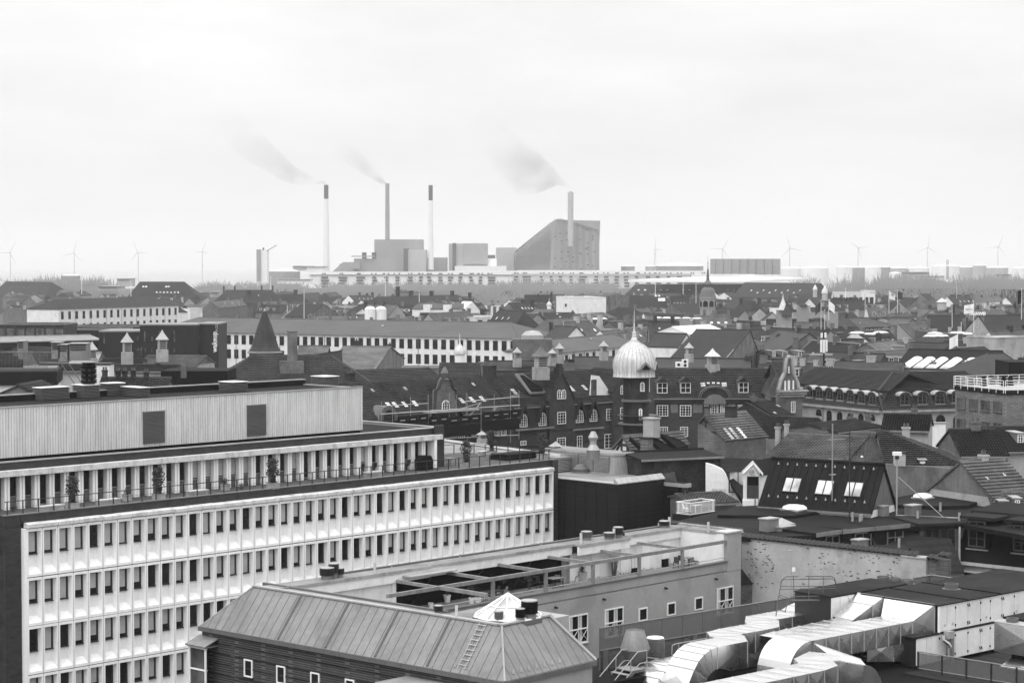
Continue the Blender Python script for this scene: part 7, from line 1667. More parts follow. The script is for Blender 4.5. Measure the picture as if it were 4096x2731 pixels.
 # ---- mid left behind the palace
 M6 = [('tiled slope with skylight hatches left of the scaffold house',(1310,930),(1980,905),19.0,9,'gable',(1500,806),'tile_red','brick_mid',(),'house'),
  ('dark roof with a curved rooflight terrace and round glass lantern',(1620,800),(1985,800),18.8,6,'flat',None,'zinc','plaster_grey',(),'penthouse'),
  ('pale rough gable house with ridge chimney before the white wing',(1390,800),(1640,700),18.0,9,'front',(1520,610),'tile_grey','plaster_grey',((1517,590,36),),'house'),
  ('grey gabled house with smooth dark roof right of the old hipped roof',(1100,800),(1340,752),18.0,9,'gable',(1150,640),'bitumen','plaster_grey',((1232,560,44),),'house'),
  ('zinc clad attic wall in front of the white wing',(1230,745),(1470,745),18.4,6,'gable',(1350,636),'zinc','plaster_grey',(),'house'),
  ('red tiled gable with black verge behind the old chimney',(720,690),(975,690),18.4,9,'gable',(800,605),'tile_grey','black',(),'house'),
  ('dark low roof with small tiled ridge by the scaffold gable',(1940,860),(2280,860),18.6,8,'gable',(2050,755),'tile_red','plaster_grey',(),'house')]
 for lab,a,b,z_,D,k,rp,m,w,ch,nm in M6: h(lab,a,b,z_,D,kind=k,rp=rp,wall=w,roof=m,K=A6,chim=ch,name=nm,cat=nm,tw=.4,th=.5,gw=w)
 # roofs right behind the palace ridge
 M7 = [('flat roofed block with a square brick plant box and white dome',(30,770),(640,770),18.6,8,'flat',None,'bitumen','plaster_grey',()),('tiled roof with a row of square turrets behind the palace ridge',(80,800),(850,800),18.4,9,'gable',(500,735),'tile_old','plaster_grey',((820,720,56),)),
  ('tile roof with two snow guard rows left of the onion dome',(860,785),(1200,785),18.6,8,'gable',(1000,700),'tile_red','plaster_grey',()),('dark tiled roof carrying two air conditioners right of the onion dome',(1540,795),(2352,800),18.4,9,'gable',(1900,712),'tile_dark','plaster_grey',((2340,690,70),))]
 for lab,a,b,z_,D,k,rp,m,w,ch in M7: h(lab,a,b,z_,D,kind=k,rp=rp,wall=w,roof=m,K=A7,chim=ch,tw=.4,th=.5)
 for (px,py,hh,lab) in ((360,745,3.2,'small pale turret left of the large dark one'),(660,735,2.6,'dark pyramid turret between two pale ones'),(722,715,3.4,'pale turret in front of the low white wing'),(1100,690,3.2,'pale turret just left of the onion dome'),(1830,705,3.2,'pale turret in front of the white gabled dormer house')): q = P(*A7(px,py),330); vent_turret((q.x,q.y,q.z),.95,hh*.8,lab)
 q = P(*A7(490,680),340); Bx = thing('plant_box','square brick plant box topped by a white domed fan','roof plant',tuple(q)); MB().box(q.x-3.4,q.x+3.4,340,346,q.z-1,q.z+2.6).build('body','brick_mid',Bx); MB().lathe((q.x,342,q.z+2.6),[(1.9,0),(1.9,.7),(1.7,.8),(1.2,1.3),(0,1.5)],14).build('fan','zinc_pale',Bx)
 for (px,lab) in ((1742,'left white air conditioner on the tile roof'),(1797,'right white air conditioner with two round fans')): q = P(*A7(px,790),318); a_ = thing('air_conditioner',lab,'air conditioner',tuple(q)); MB().box(q.x-.5,q.x+.5,q.y,q.y+.6,q.z,q.z+(1.3 if px > 1780 else .9)).build('case','white_paint',a_); [MB().tube((q.x,q.y-.02,q.z+zz),(q.x,q.y-.06,q.z+zz),.24,12).build('fan','soot',a_) for zz in ((.35,.95) if px > 1780 else (.45,))]
 # ---- white long wing and its neighbours
 mm = 'white_wing_tile'
 def wing(lab,L_,R_,z_,D,rp,n,hl,hr,K=None,rows=((.9,2.6),(5.0,2.6)),side=None,ww=1.5,ch=(),sk=(),mm='white_wing_tile'):
  T,f,W,z,zr = h(lab,L_,R_,z_,D,kind='hip',hl=hl,hr=hr,rp=rp,wall='plaster_white',roof=mm,K=K,chim=ch,sky=sk,name='white_wing',cat='building',win=tuple((a,b,ww,n,3,1) for a,b in rows),fm='soot',real=False,cm='plaster_grey');
  MB(f).box(-.3,W+.3,-.35,-.05,z-.35,z-.1).build('eave_board','plaster_grey',T)
  for i in range(1,8): MB(f).tube((W*i/8,-.15,0),(W*i/8,-.15,z-.2),.08,4).build('drain_pipe','plaster_grey',T)
  if side:
   for k in range(side):
    for (a,b) in rows: g = Fr(tuple(f.w(W,0,0)),f.a+pi/2); window(T,g,2+k*(D-3)/side,z-a-b,1.5,b,2,1,.1,-.03,fm='soot')
  return T,f,W,z
 wing('very long white wing with two rows of dark windows and a shallow tiled roof',(610,1321),(2070,1351),17.2,24,(1500,1281),46,8,9,None,side=3,ch=tuple((850+x/2.138,1100+y/2.138,10) for x,y in ((218,342),(380,360),(668,362),(832,345),(1005,345),(1160,358),(1358,362),(1552,365),(1970,370),(2180,372))),sk=((893,1293,12,5),(1531,1304,12,5)))
 wing('low white wing with light hipped roof left of the onion dome',(750,655),(1420,590),17.5,14,(1000,522),12,5,1,A7,rows=((.8,2.6),),sk=((990,549,26,10),))
 wing('white two storey barracks with dark hipped tile roof at far left',(538,655),(1640,620),18.6,16,(900,556),18,9,9,A1,rows=((1.2,3.2),(6.4,3.2)),ww=1.7,mm='far_tile')
 # hotel
 dh = 455; fr = Fr((0,dh,0),0); K = A1; Ho = thing('hotel','black walled hotel with a vertical white wakeup sign','hotel',P(*K(1650,1000),dh))
 X = lambda x,y,yy=0: fr.xz(*K(x,y),yy)
 for (x0,x1,y0,yy,nm) in ((910,1290,868,3,'low_wing'),(1285,1822,808,0,'wall'),(1822,2005,800,1.5,'stair_tower')): a,b = X(x0,y0,yy),X(x1,y0,yy); MB(fr).box(a[0],b[0],yy,yy+14,0,a[1]).build(nm,'black_tile',Ho); MB(fr).box(a[0]-.1,b[0]+.1,yy-.1,yy+14,a[1],a[1]+.3).build('roof_edge','zinc',Ho)
 for (x0,y0,x1,y1,yy) in ((1320,855,1342,962,0),(1385,905,1410,960,0),(1455,855,1478,962,0),(1590,850,1615,965,0),(1525,905,1548,1030,0),(1120,900,1140,958,3),(1185,900,1207,958,3),(1253,900,1275,958,3),(945,905,970,978,3),(1325,1010,1348,1060,0),(1385,1010,1408,1060,0),(1590,1010,1615,1060,0),(1825,870,1845,1010,1.5)): a,b = X(x0,y1,yy),X(x1,y0,yy); window(Ho,fr,a[0],a[1],b[0]-a[0],b[1]-a[1],1,1,.12,yy-.02,fm='black',glass='glass_mid')
 a,b = X(1958,1034,1.5),X(1958,865,1.5); ln = zat(1300+55/2.138,dh)-zat(1300+235/2.138,dh); cx = P(*A5(1828,145),dh).x; cz = P(*A5(1828,145),dh).z
 t = text('wakeup',(cx,dh+1.42,cz),ln/3.15,'white_paint',Ho,'sign',(pi/2,-pi/2,0),bold=.04); cx2 = P(*A5(1846,110),dh).x; text('COPENHAGEN',(cx2,dh+1.42,cz+1.8),.85,'plaster_pale',Ho,'sign_small',(pi/2,-pi/2,0))
 # dark blocks left of the hotel
 for lab,a,b,z_,D,w in (('dark glazed block with gridded front at the left edge',(-40,800),(588,800),20.5,16,'black_tile'),('long low black block between the glazed front and the hotel',(588,845),(925,850),18.2,16,'black'),('long dark roof terrace strip right of the glazed block',(588,815),(1290,820),17.5,20,'soot')):
  T,f,W,z,zr = h(lab,a,b,z_,D,kind='flat',wall=w,roof='bitumen',K=A1,name='dark_block',cat='building',trim='zinc')
  if 'glazed' in lab and 'gridded' in lab: [MB(f).box(W*i/7,W*i/7+.2,-.1,0,0,z).build('fin','steel_dark',T) for i in range(1,7)]; [MB(f).box(W*i/7+.4,W*(i+1)/7-.2,-.05,0,z-5,z-1).build('pane','glass_mid',T) for i in range(7)]
 h('low shed with ribbed grey metal roof at the far left',(0,958),(930,935),18.5,12,kind='gable',rp=(500,900),wall='soot',roof='zinc',K=A1,name='shed',cat='shed',win=((1.2,1.2,2.0,7,1,1),),fm='black')
 # ---- scattered named buildings further off
 def big(lab,a,b,z_,D,kind,rp,roof='far_tile_dark',wall='far_dark',hl=0,hr=0,ch=(),sk=(),win=(),K=A1,name='warehouse',dm=()):
  return h(lab,a,b,z_,D,kind=kind,rp=rp,wall=wall,roof=roof,hl=hl,hr=hr,chim=ch,sky=sk,win=win,K=K,name=name,cat=name.split('_')[-1],dorm=dm)
 W6 = [6,5]
 big('steep dark warehouse with a lighter gable end at the far left',(-80,528),(420,545),14,24,'hip',(200,405),hr=19,sk=tuple((110+i*55,455,8,6) for i in range(4)))
 big('great dark hipped warehouse left of centre with rows of small roof lights',(1165,555),(1835,555),16,26,'hip',(1450,405),hl=6,hr=12,sk=((1318,452,18,14),(1344,452,18,14),(1528,452,18,14),(1552,452,18,14))+tuple((1440+i*33,505,14,12) for i in range(7)))
 big('hipped barracks roof with slim chimneys left of the flagpole',(-5,235),(600,235),14,18,'hip',(300,127),'far_tile',hl=8,hr=8,ch=((97,92,14),(190,92,14),(421,90,14),(515,90,14)),K=A6,name='barracks')
 big('dark slate hip roof with two stout chimneys above the white wing',(200,242),(845,242),15.5,16,'hip',(500,162),hl=5,hr=7,ch=((308,128,38),(711,125,36)),sk=((394,175,10,8),),K=A6,name='house')
 big('large dark roof with four stout chimneys behind the white corner block',(1475,305),(2330,270),15.5,20,'hip',(1900,172),hl=10,hr=12,ch=((1585,100,40,.7),(1698,135,48),(1873,135,48),(2050,135,48),(2200,150,36)),sk=((1925,215,36,14),(1990,225,12,12)),K=A6,name='house')
 T,f,W,z,zr = h('white corner block with tiled roof and two chimney breasts',(1708,285),(2150,290),19.4,11,kind='gable',rp=(1900,240),wall='plaster_white',roof='far_tile_grey',K=A6,gw='plaster_white',real=False,win=((1.2,.9,1.8,[2070,2110],1,1),),fm='soot')
 for x in (1828,1998): a = f.xz(*A6(x-26,260),-.6)[0]; b = f.xz(*A6(x+32,260),-.6)[0]; MB(f).box(a,b,-.6,1.2,8,z+1.6).build('chimney_breast','plaster_white',T)
 g = Fr(tuple(f.w(W,0,0)),R(25)); MB(g).prism([(0,0,5),(6.8,0,5),(6.8,0,z-.6),(3.6,0,z+2.9),(0,0,z)],0,d=(0,9,0)).build('gable_wing','plaster_white',T)
 cyl = P(*A6(1395,370),620); Sl = thing('silo','short round pale silo pair with domed top left of the white corner block','silo',tuple(cyl)); [MB().lathe((cyl.x+dx,620+k,0),[(1.7,5),(1.7,cyl.z+3),(1,cyl.z+3.6),(0,cyl.z+3.8)],14).build('drum','plaster_white',Sl,smooth=True) for k,dx in enumerate((-1.7,1.6))]
 a = A7
 for lab,L_,R_,z_,D,kd,rp,rf,wl,kw in (
  ('long dark warehouse under the thin pale roof, seen behind the spire',(1300,165),(2900,165),15,24,'hip',(1800,78),'far_tile','far_dark',dict(hl=7,hr=12,sk=tuple((1400+i*95-(i % 2)*40,128,18,12) for i in range(14)))),
  ('dark house with three white attic windows left of the white cube',(425,290),(660,290),17,12,'gable',(550,168),'far_tile_dark','far_dark',dict(dm=((523,266,26,26),(568,266,26,26)),ch=((540,160,14),(650,150,14)))),
  ('white cube house with one dark window',(695,185),(865,195),24,12,'flat',None,'far_light','plaster_white',dict(win=((2.4,1.4,3.4,1,1,1),))),
  ('long stained concrete wall block right of the white cube',(900,185),(1320,175),24,12,'flat',None,'far_grey','plaster_grey',{}),
  ('slate roof with white skylights right of the concrete wall',(1300,280),(1640,280),17,12,'gable',(1450,172),'far_tile','far_grey',dict(sk=((1546,180,18,12),(1575,180,18,12),(1596,212,60,30)))),
  ('dark roof with four slanted white windows left of the spire',(1680,280),(1835,280),16.5,11,'gable',(1750,178),'far_tile_dark','far_grey',dict(sk=((1704,246,12,22),(1733,246,12,22),(1762,246,12,22),(1790,246,12,22)),dm=((1712,305,16,14),(1752,305,16,14),(1795,305,16,14)))),
  ('pitched roof with pale verges in the middle of the roofscape',(1165,370),(1530,365),16,14,'hip',(1350,275),'far_tile_dark','far_grey',dict(hl=7,hr=7)),
  ('house with little stepped gable behind the white wing corner',(770,395),(915,395),17,10,'front',(840,308),'far_tile','brick_mid',dict(win=((1.2,1.8,1.0,2,2,2),))),
  ('brick gabled house with pale stone bands beside it',(510,395),(600,395),17,10,'front',(560,315),'far_tile','brick_mid',{}),
  ('long grey roofed house between the two small gables',(590,390),(830,390),16.8,10,'gable',(700,318),'far_tile','far_grey',dict(sk=((703,335,14,10),(728,360,14,12)))),
  ('long brick range with smooth roof in mid distance',(880,385),(1200,360),16.5,10,'gable',(1000,322),'far_tile_grey','brick_mid',dict(ch=((1050,345,26),))),
  ('steep dark tiled house with a big rough gable left of the glass roof',(1500,610),(1760,610),15.5,13,'gable',(1580,400),'tile_dark','plaster_grey',dict(ch=((1540,345,36),(1690,350,34)),sk=((1577,458,14,14),(1644,538,14,14)))),
  ('white gabled dormer house with oculus and paired windows',(1735,610),(1875,600),18.5,8,'front',(1808,500),'tile_dark','plaster_white',dict(win=((1.4,2.2,1.0,3,2,3),))),
  ('long attic house with five white dormers under a glass roof',(1885,600),(2270,580),17,12,'gable',(2050,510),'far_tile_grey','brick_mid',dict(dm=tuple((1945+i*58,588-i*3,26,44) for i in range(6)),win=((1.2,2.0,1.2,6,2,3),))),
  ('slanting white glazed roof with ribs right of the dark steep house',(1830,500),(2150,480),20,9,'gable',(1950,428),'white_paint','far_white',{}),
  ('rough plaster gable house right of the attic dormers',(2160,700),(2420,650),17.5,12,'front',(2352,470),'far_tile','plaster_grey',{}),
  ('low pitched roof with a row of small bubble skylights',(1540,400),(1960,390),15,12,'flat',None,'far_light','far_grey',{}),
  ('pale metal roofed hall in the middle ground',(1060,470),(1400,470),17,10,'flat',None,'far_light','brick_mid',{}),
  ('dark pantile house with white pointed side gable',(590,540),(770,545),17,10,'gable',(650,435),'tile_dark','plaster_white',dict(ch=((650,402,26),))),
  ('flat roofed white apartment house with roof railing',(0,365),(415,352),18.5,14,'flat',None,'far_grey','plaster_white',dict(win=((.8,1.9,2.4,5,2,1),),fm='soot')),
  ('hip roofed dark house before the church spire',(1960,370),(2240,375),15.5,12,'gable',(2100,295),'far_tile_dark','far_grey',dict(ch=((1965,310,20),))),
  ('brick house with white windows at the edge of the glass roofs',(2215,430),(2352,430),19,10,'flat',None,'far_tile','brick_mid',dict(win=((1.5,2.0,1.4,3,2,3),)))):
  h(lab,L_,R_,z_,D,kind=kd,rp=rp,roof=rf,wall=wl,K=A7,gw=wl,real=False,**kk(kw))
 # church spire
 dd = 760; q = P(*A7(1990,400),dd); s = dd/F/2.138; U = lambda y: zat(1100+y/2.138,dd); Sp = thing('church_spire','slender baroque church spire with arcaded lantern and onion cap','church spire',tuple(q)); Vf = lambda y: U(y)
 MB().lathe((q.x,dd,0),[(66*s,5),(66*s,U(205)),(72*s,U(200)),(72*s,U(188))],8).build('lantern','far_grey',Sp)
 for i in range(8): a_ = 2*pi*(i+.5)/8; fr2 = Fr((q.x+63*s*cos(a_),dd+63*s*sin(a_),0),a_+pi/2); archwin(Sp,fr2,-1.1,U(275),2.2,U(215)-U(275),1,1,.12,-.1,fm='far_light',glass='black')
 MB().lathe((q.x,dd,0),[(72*s,U(188)),(62*s,U(160)),(58*s,U(135)),(45*s,U(112)),(22*s,U(103)),(24*s,U(92)),(34*s,U(80)),(30*s,U(62)),(16*s,U(50)),(11*s,U(-5)),(7*s,U(-50)),(2.5*s,U(-60)),(4*s,U(-75)),(2*s,U(-90)),(4.5*s,U(-103)),(1.5*s,U(-112)),(1*s,U(-165)),(0,U(-170))],10).build('spire','louvre_grey',Sp,smooth=True)
 for (px,py,w,hh,lab,dd) in ((634,290,46,80,'little white onion domed turret beside the white cube',640),(1440,370,24,40,'tiny white ornate lantern in the middle roofs',600),(2115,750,105,200,'small pale ribbed onion lantern behind the scaffold house',420)):
  K = A7 if px < 2000 else A6; q = P(*K(px,py),dd); r_ = w/2/2.138*dd/F; H_ = hh/2.138*dd/F; O = thing('lantern',lab,'roof lantern',tuple(q)); MB().lathe(tuple(q),[(r_*.8,0),(r_*.8,H_*.35),(r_*1.0,H_*.37)],10).build('drum','far_white',O); MB().lathe(tuple(q),[(r_,H_*.37),(r_*1.02,H_*.5),(r_*.6,H_*.68),(r_*.15,H_*.8),(r_*.05,H_*1.1),(0,H_*1.3)],12).build('dome','copper_pale',O,smooth=True)
 # ---- right side
 for lab,L_,R_,z_,D,kd,rp,rf,wl,kw in (
  ('long dark barracks roof with small pointed dormers along the water',(1080,205),(2500,215),12,18,'gable',(1500,118),'far_tile','far_light',dict(dm=((1148,195,40,36,'gable'),(1540,198,40,36,'gable'),(1932,198,40,36,'gable')),win=((1.2,1.6,1.6,40,1,1),))),
  ('large dark warehouse roof with many white dormers right of the spire',(-150,185),(500,195),16,26,'gable',(300,66),'far_tile','far_dark',dict(sk=tuple((20+i*52,132+(i % 2)*20,14,12) for i in range(9)))),
  ('white block with rooftop antennas and lettering board',(730,200),(985,200),19,12,'gable',(850,140),'far_grey','plaster_white',{}),
  ('white board fronted shop building',(985,135),(1080,135),24,10,'flat',None,'far_grey','plaster_white',{}),
  ('long chimneyed row house roof with many stout stacks',(735,300),(1090,290),17,12,'gable',(900,212),'far_tile_dark','far_grey',dict(ch=tuple((740+i*44,190,34) for i in range(8)),dm=((778,278,16,24),(842,278,16,24),(1005,275,16,20),(1052,272,16,20)))),
  ('steep house roof with stout chimney by the paired cupolas',(490,262),(640,250),18,10,'gable',(540,160),'far_tile','far_grey',dict(ch=((568,140,40),))),
  ('corrugated pale shed between the pyramid roofs',(400,330),(615,330),20,8,'flat',None,'far_light','far_grey',{}),
  ('white roof house with a long terrace parapet',(300,345),(490,345),19,8,'flat',None,'far_light','far_white',{}),
  ('pale square plant room on the flat roofs',(195,290),(290,290),21.5,6,'flat',None,'far_light','far_white',{}),
  ('dark flat roofed block with grey panels',(135,410),(415,410),18.6,10,'flat',None,'far_grey','far_light',dict(win=((.6,1.2,3.0,3,1,1),))),
  ('tiled roof with zinc verge in front of the tall flagpoles',(410,520),(610,520),17,10,'gable',(500,405),'far_tile_grey','far_grey',dict(ch=((497,425,22),(550,420,22)))),
  ('dark slate house with two tall ribbed stacks',(600,480),(800,460),17,10,'gable',(700,392),'far_tile','brick_mid',dict(ch=((705,305,26),(836,335,24)))),
  ('black fronted house with tiled roof behind the flagpoles',(925,440),(1230,430),18,12,'hip',(1080,362),'tile_dark','far_dark',dict(hl=3,hr=5,sk=((1005,420,12,12),(948,415,12,12)),win=((.8,1.6,1.0,9,1,2),))),
  ('grand pale bank building with an attic of slanted windows',(1285,405),(1550,395),18.5,12,'gable',(1400,355),'far_tile','concrete',dict(sk=tuple((1325+i*48,378,22,12) for i in range(5)),win=((1.2,1.6,1.2,9,2,2),(4.5,2.4,1.4,9,2,3)))),
  ('broad pale gable house under the lattice sign',(1825,490),(2085,515),18,12,'front',(1960,345),'far_tile','plaster_pale',dict(win=((-3.4,1.6,1.2,[1963],2,2),(.5,2.4,1.3,[1938,1998],3,4)))),
  ('long grey office roof with dark slates right of the bank',(1560,480),(1830,480),17.5,10,'gable',(1700,345),'far_tile','far_grey',dict(ch=((1608,370,30),))),
  ('brick corner house at the far right with a copper mansard',(2230,500),(2420,500),18,12,'hip',(2320,390),'tile_dark','brick_mid',dict(hl=2,hr=2)),
  ('dark hotel front with paired windows and roof bubbles',(1460,580),(1870,560),17.5,12,'flat',None,'bitumen','brick_mid',dict(win=((1.0,2.6,1.3,9,2,3),))),
  ('blank pale curved wall block behind the dark hotel front',(1860,530),(2120,540),20.5,12,'flat',None,'far_light','plaster_pale',{}),
  ('grey office with tall dark windows behind the phone mast',(672,560),(985,550),18,12,'flat',None,'bitumen_grey','plaster_grey',dict(win=((1.2,3.0,1.1,10,1,2),(6,1.4,1.1,10,1,1)),trim='soot')),
  ('pale plaster gable house with a dark tiled slope and one dormer',(1235,720),(1450,690),17,12,'gable',(1300,548),'tile_grey','plaster_grey',dict(dm=((1352,680,40,72),),sk=((1220,635,18,34),),ch=((1110,500,44,.7),(1290,655,20,.15)))),
  ('low grey wall block below the dark windows',(525,690),(1050,690),17.3,8,'flat',None,'concrete','plaster_grey',dict(win=((.8,1.0,.9,2,1,1),))),
  ('long tiled roof at left with brick stacks by the spire',(0,600),(300,640),16.8,12,'gable',(150,460),'tile_dark','plaster_grey',dict(sk=((75,575,14,16),),ch=((425,450,28),(452,510,28)))),
  ('dark mansard fronted house with four square dormers',(180,700),(520,695),16.6,10,'gable',(350,640),'far_tile_dark','plaster_grey',dict(dm=((212,700,32,50),(305,700,50,50),(445,700,56,50)))),
  ('low tiled roofs with tall vented stacks behind the mansard',(730,790),(1290,800),16.5,8,'gable',(900,738),'tile_old','plaster_grey',dict(ch=((695,715,74),(458,712,46),(570,725,40),(1045,690,84),(385,690,66)),cm='plaster_pale')),
  ('great dark metal roof with seven bulging white rooflights',(1240,800),(2050,820),16.2,20,'gable',(1700,640),'bitumen','plaster_grey',dict(ch=((1577,745,58,.1),(1850,740,62,.1)),cm='plaster_grey')),
  ('dark hipped tile roof at the far right behind the roof terrace',(2050,850),(2420,840),16.6,14,'hip',(2200,665),'tile_dark','plaster_grey',dict(hl=5,hr=1))):
  o_ = h(lab,L_,R_,z_,D,kind=kd,rp=rp,roof=rf,wall=wl,K=A8,gw=wl,real=False if rf.startswith(('far','bit','conc')) else None,**kk(kw))
  if 'bulging' in lab:
   T,f,W,z,zr = o_; s_ = (zr-z)/10
   for px in (1350,1460,1570,1690,1820,1945):
    x = f.xz(*A8(px,790),2)[0]; b = MB(); n = 8; w = 1.0
    pts = [(x+w*cos(pi*k/n),0,.9*sin(pi*k/n)) for k in range(n+1)]; b.fr = f; m0 = [(p_[0],.6,z+.6*s_+p_[2]*.55) for p_ in pts]; b.prism(m0,0,d=(1.2,4.6,4.6*s_)); b.build('bulging_rooflight','white_paint',T,smooth=True)
 text('Scandic',tuple(P(*A8(1052,150),560)-V((0,.8,0))),.45,'soot',None,'sign_lettering')['label'] = 'dark lettering on the white board fronted shop building'; bpy.data.objects['sign_lettering']['category'] = 'sign'
 for (px,py,hh,lab,dd) in ((565,135,55,'pale cupola with lantern windows on the brick stack',620),(648,165,80,'larger white cupola right of the first one',640),(1650,240,45,'wide shallow copper dome among the far right roofs',600)):
  q = P(*A8(px,py),dd); k = dd/F/2.138; O = thing('cupola',lab,'cupola',tuple(q),'pale cupolas over the right roofs'); r_ = (18 if px < 600 else 24 if px < 700 else 40)*k; MB().lathe(tuple(q),[(r_,-2),(r_,8*k)],10).build('drum','far_light',O); MB().lathe(tuple(q),[(r_*1.2,8*k),(r_,hh*.45*k),(r_*.4,hh*.75*k),(0,hh*k),],12).build('dome','copper_pale',O,smooth=True)
 for i,(px,y0,y1,w,dd) in enumerate(((290,300,155,62,560),(322,350,210,70,540),(465,262,222,56,560),(720,320,150,28,600))):
  q,t_ = P(*A8(px,y0),dd),P(*A8(px,y1),dd); O = thing('spire',['tall slim pale needle spire on the right roofs','dark pyramid roof with pale edges beside the needle','second small dark pyramid roof','dark stepped ornamental gable pinnacle'][i],'spire',tuple(q)); MB().lathe(tuple(q),[(w/2*dd/F/2.138*(1.4 if i < 3 else 1),0),(w/6*dd/F/2.138,(t_.z-q.z)*.6),(0,t_.z-q.z)],4 if i else 8).build('cone',['copper_pale','far_dark','far_dark','far_dark'][i],O); MB().box(q.x-1.5,q.x+1.5,dd,dd+3,5,q.z).build('body','far_grey',O)
 # phone mast
 q = P(*A8(640,775),385); t_ = P(*A8(640,480),385); Mt = thing('phone_mast','tall black mast carrying white panel antennas','mast',tuple(q)); MB().tube(tuple(q),tuple(t_),.18,6).build('pole','black',Mt)
 for (dx,y0,y1) in ((-22,660,555),(0,665,552),(22,655,556),(-18,535,495),(14,535,492)): a,b = P(*A8(640+dx,y0),384),P(*A8(640+dx,y1),384); MB().box(a.x-.18,a.x+.18,383.8,384.3,a.z,b.z).build('panel_antenna','white_paint',Mt)
 # flags
 def mk(s,size,m='soot'): return lambda x,y,t,w,hh,sg,par,dr: text(s,(x+sg*w*.5,y-.35,t-hh/2-dr*w*.35),size,m,par,'mark')
 flagpole(*A8(616,0)[:1],A8(0,480)[1],A8(0,218)[1],500,'white flagpole with a limp dark flag left of the phone mast',(1.8,2.2,.9,-1),fm='far_dark')
 flagpole(A8(682,0)[0],A8(0,385)[1],A8(0,212)[1],520,'white flagpole with small white pennant near the dark flag',(2.0,2.2,.8,1))
 flagpole(A8(648,0)[0],A8(0,480)[1],A8(0,300)[1],500,'bare white flagpole beside the limp dark flag')
 flagpole(A8(993,0)[0],A8(0,352)[1],A8(0,125)[1],540,'flagpole with a thin white flag before the white board',(.8,2.2,.7,-1))
 flagpole(A8(1197,0)[0],A8(0,322)[1],A8(0,135)[1],540,'flagpole flying a white flag with a dark sun emblem',(1.9,1.9,.35,1),mark=mk('*',2.8,'far_dark'))
 flagpole(A8(1270,0)[0],A8(0,322)[1],A8(0,130)[1],540,'flagpole flying a dark starred flag',(1.6,1.9,.4,1),fm='far_dark')
 flagpole(A8(1737,0)[0],A8(0,450)[1],A8(0,238)[1],520,'flagpole with a striped black and white flag',(1.0,2.4,.6,1),fm='far_dark')
 flagpole(A8(1922,0)[0],A8(0,492)[1],A8(0,238)[1],480,'flagpole with white lettered pennant before the lattice sign',(2.4,2.1,.2,-1),mark=lambda x,y,t,w,hh,sg,par,dr: text('CHANEL',(x-1.2,y-.35,t-1.3),.5,'soot',par,'mark',(pi/2,0,pi)))
 flagpole(A8(2330,0)[0],A8(0,380)[1],A8(0,120)[1],480,'flagpole with furled black flag at the right edge',(.9,3.2,.3,-1),fm='black')
 flagpole(A8(1776,0)[0],A8(0,200)[1],A8(0,58)[1],900,'thin mast with a tiny flag above the far dark barracks',(2.6,2.0,.3,1),fm='far_grey')
 flagpole(A8(1785,0)[0],A8(0,650)[1],A8(0,500)[1],430,'short pole with a white swallow tailed pennant on the dark metal roof',(2.0,2.4,.5,-1))
 flagpole(A8(1815,0)[0],A8(0,495)[1],A8(0,408)[1],470,'short pole with a small dark national flag',(.9,2.2,.5,1),fm='far_dark')
 for i,(K,x,y0,y1,dd) in enumerate(((A6,783,370,130,640),(A6,640,320,268,640),(A1,1203,540,400,760),(A1,750,520,392,800),(A6,1768,232,165,700),(A7,1542,170,50,900),(A7,1780,165,75,900),(A7,1890,240,80,760),(A6,1478,190,0,1100),(A6,497,125,20,1200),(A8,827,200,118,700))):
  flagpole(K(x,0)[0],K(0,y0)[1],K(0,y1)[1],dd,['tall white pole in front of the far slate roofs above the white wing','short white pole by the small gable behind the white wing','thin white pole before the great hipped warehouse','dark thin pole on the small hip roof at far left','small pole with a drooping flag on the four chimney roof','slim pole right of the concrete wall block','slim pole near the four slanted windows','tall pole standing just left of the spire','very tall hazy pole in front of the apartment row','thin pole behind the dark slate roofs','thin white pole on the white antenna block'][i],group='thin bare poles',r=.09*dd/600)
 # lattice advertising sign
 dd = 500; f = Fr((0,dd,0),0); X = lambda x,y: f.xz(*A8(x,y),0); S = thing('roof_sign','petal shaped lattice roof sign with white HUAWEI letters on a steel frame','sign',P(*A8(1960,340),dd)); c = X(1962,272); rr = pxw(44/2.138,dd)
 for i in range(8): a_ = pi/2+(i-3.5)*.42; b = MB(); [b.tube((c[0]+rr*t0*cos(a_+dv*t0),dd,c[1]-rr*.35+rr*1.35*t0*sin(a_+dv*t0)),(c[0]+rr*t1*cos(a_+dv*t1*.4),dd,c[1]-rr*.35+rr*1.35*t1*sin(a_+dv*t1*.4)),.1,3) for dv in (-.16,.16) for t0,t1 in ((.15,.6),(.6,1))]; b.build('petal','far_grey',S)
 c2 = X(1952,330); text('HUAWEI',(c2[0],dd-.3,c2[1]),1.05,'white_paint',S,'lettering',bold=.06)
 for (p0,p1) in (((1880,395),(1905,240)),((1850,385),(1870,320)),((1915,390),(1900,310)),((2010,395),(2008,240)),((1985,345),(2010,390)),((1895,340),(2012,342))): a,b = X(*p0),X(*p1); MB().tube((a[0],dd+.3,a[1]),(b[0],dd+.3,b[1]),.08,3).build('strut','far_grey',S)
